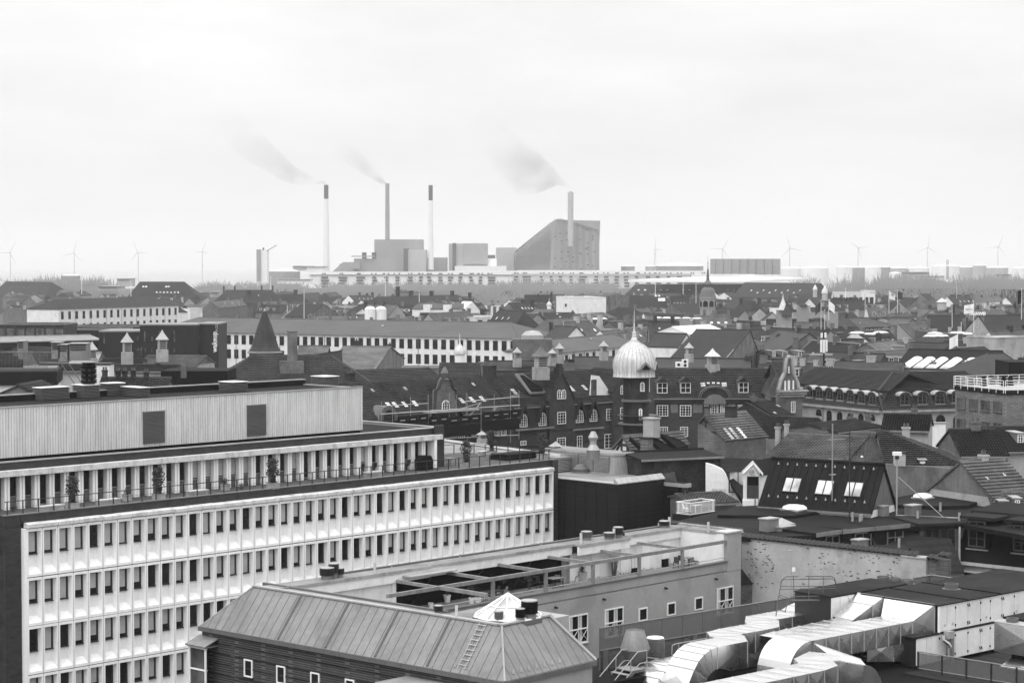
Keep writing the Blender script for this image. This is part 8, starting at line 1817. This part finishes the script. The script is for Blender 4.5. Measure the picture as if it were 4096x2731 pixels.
 # bubble rooflights on the dark hotel roof and the long flat roof
 for i,(K,px,py,dd) in enumerate(((A8,1590,505,470),(A8,1640,525,465),(A8,1785,500,470),(A8,1850,508,470),(A8,1560,528,465),(A8,1040,510,480),(A8,1125,496,480),(A8,925,500,480),(A7,1030,380,600),(A7,1090,378,600),(A7,1560,370,600),(A7,1640,372,600),(A7,1725,374,600),(A7,1810,374,600),(A7,1900,376,600))):
  q = P(*K(px,py),dd); skydome(tuple(q),1.5 if i < 8 else 1.2,['first','second','third','fourth','lowest'][i] + ' of the bubble rooflights on the dark hotel roof' if i < 5 else ['wide bubble rooflight left on the roof before the bank','bubble rooflight before the bank gable','bubble rooflight nearest the air conditioner'][i-5] if i < 8 else ['first','second','third','fourth','fifth','sixth','last'][i-8]+' small bubble rooflight from the left on the long flat roof','bubble rooflights')
city()
def filler():
 r = random.Random(21); seen = set(); n = 0
 LM = [(600,'below the far left warehouses'),(1150,'near the great hipped warehouse'),(1700,'above the long white wing'),(2300,'near the white corner block'),(2750,'around the concrete wall block'),(3150,'close to the church spire'),(3500,'between spire and flagpoles'),(3850,'around the tall flagpoles'),(9999,'towards the right edge')]
 ft = {'far_tile': 'slate','far_tile_dark': 'dark','far_tile_grey': 'grey','tile_old': 'worn tiled','tile_dark': 'black tiled'}
 rings = [(1450,0),(1250,0),(1100,0),(980,0),(890,1150),(810,1200),(735,1200),(670,1200),(610,2250),(560,2250),(515,2500),(475,2600),(438,2620),(405,3000)]
 for d,xmin in rings:
  px = max(-60,xmin)+r.uniform(0,60)
  while px < 4150:
   w = r.uniform(7,15) if d < 900 else r.uniform(9,19); wp = w*F/d; zt = r.uniform(12.5,17.5); ang = r.choice((0,.1,-.12,.35,-.4,.7,-.75));
   if d > 1000: zt = r.uniform(10,15)
   py = HY+(H-zt)*F/d; kd = r.choice(('gable','gable','gable','hip','front','flat')); rf = r.choice(list(ft)[:3]) if d > 520 else r.choice(list(ft)); wl = r.choice(('far_grey','brick_mid','plaster_grey','plaster_pale','plaster_pale','plaster_white','plaster_white','brick_red')); k = wp
   slope = r.uniform(-.1,.1)*wp*.5; nch = r.choice((1,1,2,2,3)); nsk = r.choice((0,1,2,4,4)) if kd != 'flat' else 0; rise = r.uniform(2.8,5) if kd != 'flat' else 0
   lm = next(t for x,t in LM if px+wp/2 < x);
   for _ in range(40):
    lab = f"{ {'far_grey': 'grey', 'brick_mid': 'brick', 'plaster_grey': 'dull', 'plaster_pale': 'pale', 'plaster_white': 'white', 'brick_red': 'sooty'}[wl]} { {'flat': 'flat', 'front': 'fronted', 'gable': 'gabled', 'hip': 'hipped'}[kd]} house, {ft[rf]} roof, {['no', 'one', 'two', 'three'][nch]} chimneys, {['no', 'one', 'two', '', 'four'][nsk]} skylights, {lm}"
    if lab not in seen: break
    wl = r.choice(('far_grey','brick_mid','plaster_grey','plaster_pale','plaster_white','brick_red')); nch = r.choice((0,1,2,3)); nsk = r.choice((0,1,2,4)) if kd != 'flat' else 0; rf = r.choice(list(ft)[:3]) if d > 520 else r.choice(list(ft))
   seen.add(lab); ry = py-rise*F/d
   x0,x1 = px,px+wp*r.uniform(.88,1)
   ch = tuple((x0+(x1-x0)*(i+.5+r.uniform(-.2,.2))/max(1,nch),ry-r.uniform(.9,1.8)*F/d,r.uniform(.9,1.6)*F/d) for i in range(nch)) if kd != 'front' else ()
   if kd == 'flat': ch = tuple((c[0],py-r.uniform(1,2)*F/d,c[2]*1.4) for c in ch)
   sk = tuple((x0+(x1-x0)*(i+1)/(nsk+1),py-rise*.45*F/d,.9*F/d,.8*F/d) for i in range(nsk)) if kd in ('gable','hip') else ()
   wn = ((1.0,1.5,1.0,max(2,int(w/2.6)),1,1),) if d < 900 and r.random() < .6 else (); dm = tuple((x0+(x1-x0)*(i+.8)/4,py-rise*.25*F/d,1.5*F/d,1.6*F/d,r.choice(('flat','gable'))) for i in range(3)) if d < 1000 and kd == 'gable' and r.random() < .65 else ()
   T,f,W,z,zr = house(lab,(x0,py+slope),(x1,py-slope),zt,r.uniform(8,11),rise=max(rise,.3),kind=kd,dorm=dm,hl=3.2,hr=3.2,wall=wl,roof=rf,chim=ch,sky=sk,win=wn,gw=wl,group='old town houses in the distant roofscape',real=False,rm='zinc' if r.random() < .6 else None,cm=r.choice(('brick_sooty','brick_mid','plaster_grey','plaster_pale')),back=False if kd != 'front' else True)
   px += wp*r.uniform(1.0,1.25); n += 1
 print('FILLER',n)
filler()
# ================================================================ far horizon: power stations, tanks, turbines, smoke, trees
def fb(par,K,x0,y0,x1,y1,d,dep,m,name='block'):
 a,b = P(*K(x0,y1),d),P(*K(x1,y0),d); return MB().box(a.x,b.x,d,d+dep,min(a.z,b.z),b.z).build(name,m,par)
def far():
 d = 3000
 T = thing('power_station','pale hazy power station block with a tall grey middle chimney','power station',P(*A2(1300,880),d))
 fb(T,A2,1088,592,1526,890,d,60,'far_grey'); fb(T,A2,900,768,1360,890,d-30,60,'far_grey','low_block'); fb(T,A2,765,815,905,890,d-20,50,'far_light','low_block')
 fb(T,A2,1395,686,1560,890,d-40,60,'far_light','side_block'); fb(T,A2,1356,674,1395,890,d-42,30,'far_dark','stair_shaft'); fb(T,A2,1562,758,1752,890,d,40,'far_grey','annex')
 for x in (974,1064): fb(T,A2,x,711,x+38,768,d-20,10,'far_dark','tank')
 fb(T,A2,876,742,1090,752,d-35,10,'far_grey','conveyor')
 a,b = P(*A2(705,885),d-40),P(*A2(800,800),d-40); m = MB(); m.prism([(a.x,a.y,a.z-8),(b.x,a.y,b.z-10),(b.x+25,a.y,b.z-10),(b.x+25,a.y,b.z),(b.x,a.y,b.z),(a.x,a.y,a.z)],0,d=(0,8,0)); m.build('conveyor','far_grey',T)
 U = thing('power_station','square pale boiler house with a dark vertical strip right of the third chimney','power station',P(*A2(1950,880),d))
 fb(U,A2,1770,630,2127,880,d,60,'far_light'); fb(U,A2,1905,628,2130,820,d-5,5,'far_grey','cladding'); fb(U,A2,1806,625,1838,876,d-8,8,'far_dark','dark_strip'); fb(U,A2,2127,735,2197,766,d,20,'far_dark','roof_box'); fb(U,A2,2127,768,2210,880,d,30,'far_white','low_block'); fb(U,A2,2205,667,2400,880,d+120,30,'far_light','rear_block'); fb(U,A2,1826,835,2300,882,d-30,30,'far_white','low_block')
 def stack(K,x,y0,y1,w0,w1,lab,cap=None,m='far_light'):
  s = d/F/2.297; a,b = P(*K(x,y1),d),P(*K(x,y0),d); S = thing('chimney',lab,'chimney',tuple(a),'tall power station chimneys'); t = 0 if not cap else (cap-y0)/(y1-y0)
  zc = b.z+(a.z-b.z)*t; r0,r1 = w0/2*s,w1/2*s; MB().tube((b.x,d-30,a.z),(b.x,d-30,zc),r0,14,r1).build('shaft',m,S)
  if cap: MB().tube((b.x,d-30,zc),(b.x,d-30,b.z),r1*1.02,14).build('dark_top','far_dark',S)
  return V((b.x,d-30,b.z))
 s1 = stack(A2,662,100,900,62,40,'first tall chimney from the left, white shaft with dark top and smoke',225,'far_white'); s2 = stack(A2,1218,85,600,42,38,'second tall chimney, plain grey without dark top',None,'far_grey'); stack(A2,1612,102,870,58,38,'third tall chimney, white shaft with dark top and no smoke',240,'far_white')
 # sloped waste plant, checkered cladding
 Wp = thing('waste_plant','great wedge shaped plant with sloping roof and checkered brick-like metal cladding','power station',P(*A3(550,870),d))
 q = lambda x,y,dd=d: P(*A3(x,y),dd)
 L = [q(-60,800,d+160),q(0,720,d+130),q(350,440,d),q(395,412,d-30),q(380,875,d-30),q(-60,875,d+160)]
 m = MB(); m.prism([tuple(v_) for v_ in L],0,d=(70,60,0)); m.build('left_face','far_grey',Wp)
 Rf = [q(385,875,d-30),q(385,415,d-30),q(440,405,d-30),q(510,420,d-30),q(640,455,d-28),q(803,512,d-25),q(803,875,d-25)]
 m = MB(); m.prism([tuple(v_) for v_ in Rf],0,d=(0,120,0)); m.build('front_face','far_grey',Wp)
 # cladding blocks, proud of the face, staggered like bricks
 s = d/F/2.297; me = MB().box(0,15*s,-1.2,0,0,7.5*s).mesh('cladding_block','far_light'); me2 = MB().box(0,15*s,-1.2,0,0,7.5*s).mesh('cladding_block','far_dark'); n = 0; r = random.Random(4)
 for j in range(46):
  for i in range(14):
   x = 388+i*30+(15 if j % 2 else 0); y = 870-j*10
   top = 410 if x < 450 else 405+(x-440)*.3
   if y < top+4 or x > 786: continue
   if n < 290 and (i+j*3) % 2 == 0: a = q(x,y,d-30); link(me if r.random() > .12 else me2,'cladding_block',Wp,loc=tuple(a)); n += 1
 b = MB(); r = random.Random(5)
 for j in range(44):
  for i in range(20):
   x = i*19+(9 if j % 2 else 0)-30; y = 870-j*10.5
   if y < 725-(x)*.8+12 or x > 360: continue
   t = x/385; dd = d+130-160*t-4; c = q(x,y,dd); b.box(c.x,c.x+8*s,c.y-1,c.y+2,c.z,c.z+5*s)
 b.build('cladding_pattern','far_dark',Wp)['kind'] = 'stuff'
 for i in range(9): a = q(400+i*14,408+(0 if i < 5 else (i-4)*4),d-32); MB().box(a.x,a.x+7*s,d-34,d-25,a.z,a.z+5*s).build('parapet_block','far_grey',Wp)
 for i in range(15): a = q(570+i*15.5,436+i*5,d-32); MB().box(a.x,a.x+9*s,d-34,d-20,a.z,a.z+5*s).build('parapet_block','far_grey',Wp)
 a,b_ = q(538,656,d-45),q(538,160,d-45); S = thing('chimney','short thick pale chimney standing before the wedge plant, pouring smoke','chimney',tuple(a),'tall power station chimneys'); MB().tube((a.x,d-45,a.z),(a.x,d-45,b_.z),26*s,16).build('shaft','far_light',S); MB().tube((a.x,d-45,b_.z),(a.x,d-45,b_.z+6*s),12*s,10).build('flue','far_dark',S); s4 = V((a.x,d-45,b_.z))
 # smoke plumes
 def plume(pts,lab,dens,seed):
  m = bpy.data.materials.new('smoke'); m.use_nodes = True; n = m.node_tree.nodes; l = m.node_tree.links; n.clear(); MATS['smoke%d' % seed] = m
  o = n.new('ShaderNodeOutputMaterial'); pv = n.new('ShaderNodeVolumePrincipled'); pv.inputs['Color'].default_value = (.5,.5,.5,1)
  g = n.new('ShaderNodeNewGeometry'); no = n.new('ShaderNodeTexNoise'); no.inputs['Scale'].default_value = .028; no.inputs['Detail'].default_value = 5; no.inputs['Distortion'].default_value = .6; l.new(g.outputs['Position'],no.inputs[0])
  mr = n.new('ShaderNodeMapRange'); mr.inputs[1].default_value = .36; mr.inputs[2].default_value = .7; mr.inputs[3].default_value = 0; mr.inputs[4].default_value = dens; l.new(no.outputs[0],mr.inputs[0])
  tip,end = P(pts[0][0],pts[0][1],d-40),P(pts[-1][0],pts[-1][1],d-40); vd = n.new('ShaderNodeVectorMath'); vd.operation = 'DISTANCE'; l.new(g.outputs['Position'],vd.inputs[0]); vd.inputs[1].default_value = tip
  def mth(op,a,b):
   k = n.new('ShaderNodeMath'); k.operation = op
   for i,x in enumerate((a,b)):
    if isinstance(x,(int,float)): k.inputs[i].default_value = x
    else: l.new(x,k.inputs[i])
   return k.outputs[0]
  near = mth('DIVIDE',120,mth('ADD',vd.outputs['Value'],14)); fade = mth('MAXIMUM',mth('SUBTRACT',1,mth('DIVIDE',vd.outputs['Value'],(end-tip).length*.97)),0)
  l.new(mth('MULTIPLY',mr.outputs[0],mth('MULTIPLY',near,fade)),pv.inputs['Density']); l.new(pv.outputs[0],o.inputs['Volume'])
  b = MB(); rings = []
  for i,(x,y,r) in enumerate(pts):
   c = P(x,y,d-40); rr = r*d/F; a = [b.p((c.x+rr*.25*cos(t*pi/5),c.y+rr*cos(t*pi/5),c.z+rr*sin(t*pi/5))) for t in range(10)]; rings.append(a)
  for A,B in zip(rings,rings[1:]):
   for t in range(10): b.f.append([A[t],B[t],B[(t+1) % 10],A[(t+1) % 10]]); b.m.append(0)
  b.f.append(rings[0]); b.f.append(rings[-1][::-1]); b.m += [0,0]
  o_ = b.build('smoke','smoke%d' % seed); o_['kind'] = 'stuff'; o_['label'] = lab
 plume([(1308,738,3),(1292,730,7),(1240,718,20),(1170,700,42),(1110,655,60),(1040,600,75),(960,540,85),(880,470,80),(840,440,40)],'thin grey smoke drifting left from the first tall chimney',.03,1)
 plume([(1550,738,3),(1530,725,14),(1490,690,30),(1430,640,45),(1370,600,50),(1330,580,20),(1320,575,8)],'faint smoke trail from the second tall chimney',.018,2)
 plume([(2283,762,4),(2270,742,11),(2235,715,28),(2150,690,85),(2080,670,115),(2010,600,120),(1940,530,100),(1880,490,60)],'billowing grey smoke cloud above the wedge shaped plant',.02,3)
 # tower block and tanks at the left of the plant
 G = thing('silo_tower','slim pale tower with a dark ribbed left side and a small crane on top','tower',P(*A2(50,980),2700)); fb(G,A2,5,688,100,980,2700,25,'far_white'); fb(G,A2,5,684,42,980,2698,5,'far_grey','ribbed_side'); a,b = P(*A2(100,697),2700),P(*A2(188,645),2700); MB().tube(tuple(a),tuple(b),.6,4).build('crane_arm','far_grey',G); fb(G,A2,60,668,72,690,2700,5,'far_dark','winch')
 def tank(K,x0,y0,x1,y1,dd,lab,m='far_white',roof='far_white',h=14):
  a,b = P(*K(x0,y1),dd),P(*K(x1,y0),dd); r = (b.x-a.x)/2; T = thing('storage_tank',lab,'storage tank',((a.x+b.x)/2,dd,a.z),'oil storage tanks by the water')
  MB().tube(((a.x+b.x)/2,dd,min(a.z,2)),((a.x+b.x)/2,dd,b.z),r,20).build('shell',m,T); MB().lathe(((a.x+b.x)/2,dd,b.z),[(r*1.01,0),(r*.6,r*.1),(0,r*.15)],20).build('roof',roof,T)
 for i,(K,x0,y0,x1,y1,dd,m) in enumerate(((A2,118,885,405,960,2500,'far_grey'),(A1,568,350,737,405,2300,'far_grey'),(A3,1002,838,1128,880,3100,'far_grey'),(A3,1225,838,1325,880,3100,'far_light'),(A3,1322,835,1758,880,3150,'far_grey'),
  (A4,112,398,300,470,2600,'far_white'),(A4,300,395,556,475,2650,'far_white'),(A4,626,388,775,478,2500,'far_white'),(A4,775,390,890,478,2520,'far_grey'),(A4,895,388,1038,478,2500,'far_white'),(A4,1038,388,1122,478,2540,'far_grey'),(A4,1122,395,1280,478,2600,'far_light'),(A4,1112,440,1228,500,2300,'far_white'),(A4,1285,395,1480,480,2600,'far_white'),(A4,1500,380,1758,490,2500,'far_white'),(A4,1760,388,1880,490,2550,'far_light'),(A4,1882,372,2002,480,2500,'far_light'),(A4,2005,392,2205,485,2550,'far_light'),(A4,2250,395,2400,485,2500,'far_white'))):
  W_ = ['broad grey tank with pale domed roof left of the first chimney','dark round gasholder among the bare trees at the left','small grey tank right of the wedge plant','pale tank beside the first small grey one','very long low grey tank right of the wedge plant','low white tank right of the great grey hall','wide white tank behind the bare bushes','white tank with a stair at its left','narrow grey tank between two white ones','bright white tank with slanting stair line','darker narrow tank right of the slanting stair','pale tank behind the low white drum','low white drum in front of the tank row','domed white tank in the middle of the row','largest flat topped white tank by the lattice mast','round roofed pale tank right of the lattice mast','tall streaked pale tank','domed tank with dark vertical streaks','white tank cut by the right edge']; tank(K,x0,y0,x1,y1,dd,W_[i],m)
 Hh = thing('hall','huge windowless grey hall right of the church spire','hall',P(*A3(2100,900),2300)); fb(Hh,A3,1868,770,2466,915,2300,60,'far_grey')
 for i in range(8): fb(Hh,A3,1868+75*i,772,1869+75*i,912,2299,1,'far_dark','joint')
 Op = thing('opera_roof','long thin pale cantilevered roof sweeping over dark warehouses','roof',P(*A3(1600,960),1500)); a,b,c,e = P(*A3(1065,965),1500),P(*A3(1700,935),1560),P(*A3(2700,945),1500),P(*A3(2150,972),1440)
 m = MB(); m.prism([tuple(a),tuple(e),tuple(c),tuple(P(*A3(2200,930),1600)),tuple(b)],-1.6); m.build('roof_slab','far_white',Op); fb(Op,A3,1690,914,2260,940,1600,40,'far_white','upper_roof'); fb(Op,A3,1560,970,2150,1000,1500,30,'far_dark','wall')
 # long apartment row with balconies
 ap = thing('apartment_row','very long pale apartment row with dark balcony bays on the waterfront','building',P(*A2(1400,960),2580)); dd = 2580; s = dd/F/2.297; fb(ap,A2,490,888,2360,1040,dd,20,'far_white','wall'); fb(ap,A3,0,880,1780,1040,dd+2,20,'far_white','wall'); fb(ap,A2,495,914,2360,918,dd-2,2,'far_grey','ledge'); fb(ap,A3,0,910,1690,914,dd-1,2,'far_grey','ledge')
 r = random.Random(9); x = 600; bay = MB().box(0,1,-1.5,0,0,1).mesh('balcony_bay','far_dark'); k = 0
 while x < 4100:
  w = r.choice((50,62,66,110)); K,xx,y0 = (A2,x,925) if x < 2290 else (A3,x-2352,920)
  if xx < 0: x += 40; continue
  for j in range(4):
   a = P(*K(xx+r.uniform(-4,4),y0+24+28*j),dd-1); link(bay,'balcony_bay',ap,loc=tuple(a),scale=(w*s*r.uniform(.5,.75),1,15*s))
  a = P(*K(xx+r.uniform(-20,10),y0-14),dd-1); link(bay,'window',ap,loc=tuple(a),scale=(r.choice((12,24))*s,1,10*s)); a = P(*K(xx+28,y0-14),dd-1); link(bay,'window',ap,loc=tuple(a),scale=(14*s,1,10*s))
  x += w+r.choice((28,36,50))
 # low pale industrial sheds
 for i,(K,x0,y0,x1,y1,dd2,m,lab) in enumerate(((A2,340,838,510,880,2800,'far_light','flat pale shed behind the broad grey tank'),(A2,465,842,640,890,2790,'far_white','white shed left of the first chimney'),(A2,200,960,500,1000,2400,'far_white','low white shed in front of the broad grey tank'),(A1,1075,380,1190,450,2000,'far_light','pale skeletal shed behind the left warehouses'),(A1,900,450,1080,490,1500,'far_light','low pale hall in front of the bare trees at left'),(A4,1235,435,1480,480,2350,'far_light','low shed with wavy roof in front of the tanks'),(A4,1282,470,1620,500,2200,'far_white','long low white shed roof before the tank row'),(A4,2150,455,2230,490,2300,'far_light','small pale shed near the streaked tank'),(A1,1930,500,2010,560,1400,'far_light','pale block beside the left hipped barracks'),(A1,340,400,580,500,2200,'far_light','pale hall behind the bare trees left of the gasholder'),(A1,1800,455,2050,500,2000,'far_grey','long low hall right of the big warehouse roof'))):
  t_ = thing('shed',lab,'shed',P(*K(x0,y1),dd2)); fb(t_,K,x0,y0,x1,y1,dd2,30,m); fb(t_,K,x0-4,y0-3,x1+4,y0+1,dd2-2,34,'far_grey' if m != 'far_grey' else 'far_light','roof')
 M_ = thing('lattice_mast','pair of slim lattice masts among the storage tanks','mast',P(*A4(1648,490),2400));
 for x in (1643,1655): a,b = P(*A4(x,500),2400),P(*A4(x,318),2400); MB().tube(tuple(a),tuple(b),.7,4,.4).build('leg','far_grey',M_)
 # wind turbines standing in the sea
 tb = ((A1,95,140,345,1.9,(60,180,300),1),(A1,683,143,340,1.8,(75,195,315),.95),(A1,1270,137,340,2.0,(110,230,-5),1.05),(A1,1860,135,335,1.7,(70,175,355),.55),(A3,1312,685,830,2.2,(85,275,0),.55),(A3,1934,680,770,2.1,(60,180,305),1),(A4,200,215,400,2.0,(105,225,-12),1),(A4,828,210,400,2.0,(145,285,5),.8),(A4,1465,207,400,2.1,(83,205,325),1),(A4,2113,200,400,2.1,(70,188,308),1),(A2,2385,690,800,2,(125,245,5),.5))
 L_ = ['leftmost wind turbine in the sea','second wind turbine from the left edge','third turbine above the gap between the warehouses','edge-on turbine left of the slim pale tower','edge-on turbine between wedge plant and spire','turbine just left of the great grey hall','turbine right of the great grey hall','half turned turbine over the oil tanks','turbine above the middle tanks','rightmost wind turbine over the tanks','turbine mostly hidden behind the wedge plant']
 for i,(K,x,y,yb,k,an,fs) in enumerate(tb):
  dd = 6000; c = P(*K(x,y),dd); T = thing('wind_turbine',L_[i]+', faint in the haze','wind turbine',(c.x,dd,0),'offshore wind turbines'); s = dd/F/2.297
  MB().tube((c.x,dd,0),(c.x,dd,c.z),4.6*s,8,2.6*s).build('tower','far_light',T); MB().box(c.x-4*s,c.x+4*s,dd-8,dd+8,c.z-3*s,c.z+3*s).build('nacelle','far_light',T)
  for a in an: L = 118*s*(1 if fs > .9 else (fs if abs(cos(R(a))) > .5 else 1)); e = V((cos(R(a)),0,sin(R(a)))); MB().tube((c.x,dd-9,c.z),tuple(V((c.x,dd-9,c.z))+e*L),3.0*s,5,.8*s).build('blade','far_light',T)
 # bare trees: far woods as one mass, single tall trees as things
 def twigs(b,c,w,h,n,r,t=1.0):
  for i in range(n):
   a = r.uniform(0,2*pi); q_ = r.random()**.5; x = c.x+w*q_*cos(a); y = c.y+w*q_*sin(a); z0 = c.z+h*r.random()*.75*(1-.3*q_); L = h*r.uniform(.05,.2); dx = (x-c.x)*.3; k = len(b.v)
   b.v += [(x,y,z0),(x+t,y,z0),(x+dx+r.uniform(-1,1)*t*2,y,z0+L)]; b.f.append([k,k+1,k+2]); b.m.append(0)
 r = random.Random(12); b = MB()
 for (K,x0,x1,y,dd,h,n) in ((A4,600,2400,560,1500,18,150),(A4,1000,2400,520,1900,18,120),(A2,0,2352,1030,2250,15,160),(A3,0,900,1020,2200,16,60),(A1,340,1000,480,1700,22,60),(A1,0,340,430,2100,16,25),(A1,1850,2352,470,1900,16,40),(A7,0,500,150,1400,14,40)):
  for i in range(n): c = P(*K(r.uniform(x0,x1),y),dd+r.uniform(-60,60)); c.z = 2; twigs(b,c,r.uniform(7,14),h*r.uniform(.4,1.3)+max(0,zat(K(0,y)[1],dd)-8),150,r,dd/1800*.8)
 o = b.build('woods','far_grey'); o['kind'] = 'stuff'; o['label'] = 'distant bare winter trees fading in the haze'
 for i,(K,x,yt,yb,dd,w) in enumerate(((A1,972,335,480,1700,4),(A1,935,370,480,1700,3),(A1,270,345,440,2000,4),(A1,180,330,440,2000,11),(A4,1830,450,560,1500,14),(A4,1945,460,560,1500,9),(A4,2030,460,560,1500,9),(A1,1975,395,480,1800,13),(A1,800,345,480,1750,9),(A4,340,400,470,2300,16))):
  a,t_ = P(*K(x,yb),dd),P(*K(x,yt),dd); T = thing('tree',['tallest dark poplar left of the big warehouse roof','shorter poplar beside the tallest one','slim poplar near the far left edge','round bare tree near the far left edge','spreading bare tree in front of the tall streaked tank','bare tree between the two spreading ones','smaller spreading bare tree by the dark streaked tank','round bare tree right of the big warehouse roof','bare tree right of the dark gasholder','wide bare bushes before the wide white tank'][i],'tree',tuple(a),'bare winter trees on the horizon'); b = MB(); a.z = 0; twigs(b,a,w,t_.z,420,r,1.0); b.build('crown','far_grey',T)['kind'] = 'stuff'; MB().tube((a.x,a.y,0),(a.x,a.y,t_.z*.6),.7,5,.2).build('trunk','bark',T)
far()
# ---------------------------------------------------------------- ground, haze (last: needs the structure)
def ground():
 b = MB(); b.face([(-9000,-300,0),(9000,-300,0),(9000,3300,0),(-9000,3300,0)])
 struct(b.build('ground','asphalt'))
 b = MB(); b.face([(-30000,3300,-.5),(30000,3300,-.5),(30000,45000,-.5),(-30000,45000,-.5)])
 struct(b.build('sea','water'))
ground()
def haze():
 m = bpy.data.materials.new('haze'); m.use_nodes = True; n = m.node_tree.nodes; n.clear()
 o = n.new('ShaderNodeOutputMaterial'); pv = n.new('ShaderNodeVolumePrincipled')
 pv.inputs['Color'].default_value = (1,1,1,1); pv.inputs['Density'].default_value = .0001; pv.inputs['Anisotropy'].default_value = .35
 m.node_tree.links.new(pv.outputs[0],o.inputs['Volume']); MATS['haze'] = m
 b = MB().box(-31000,31000,-600,46000,-3,420); o = b.build('haze','haze'); o['kind'] = 'stuff'
haze()
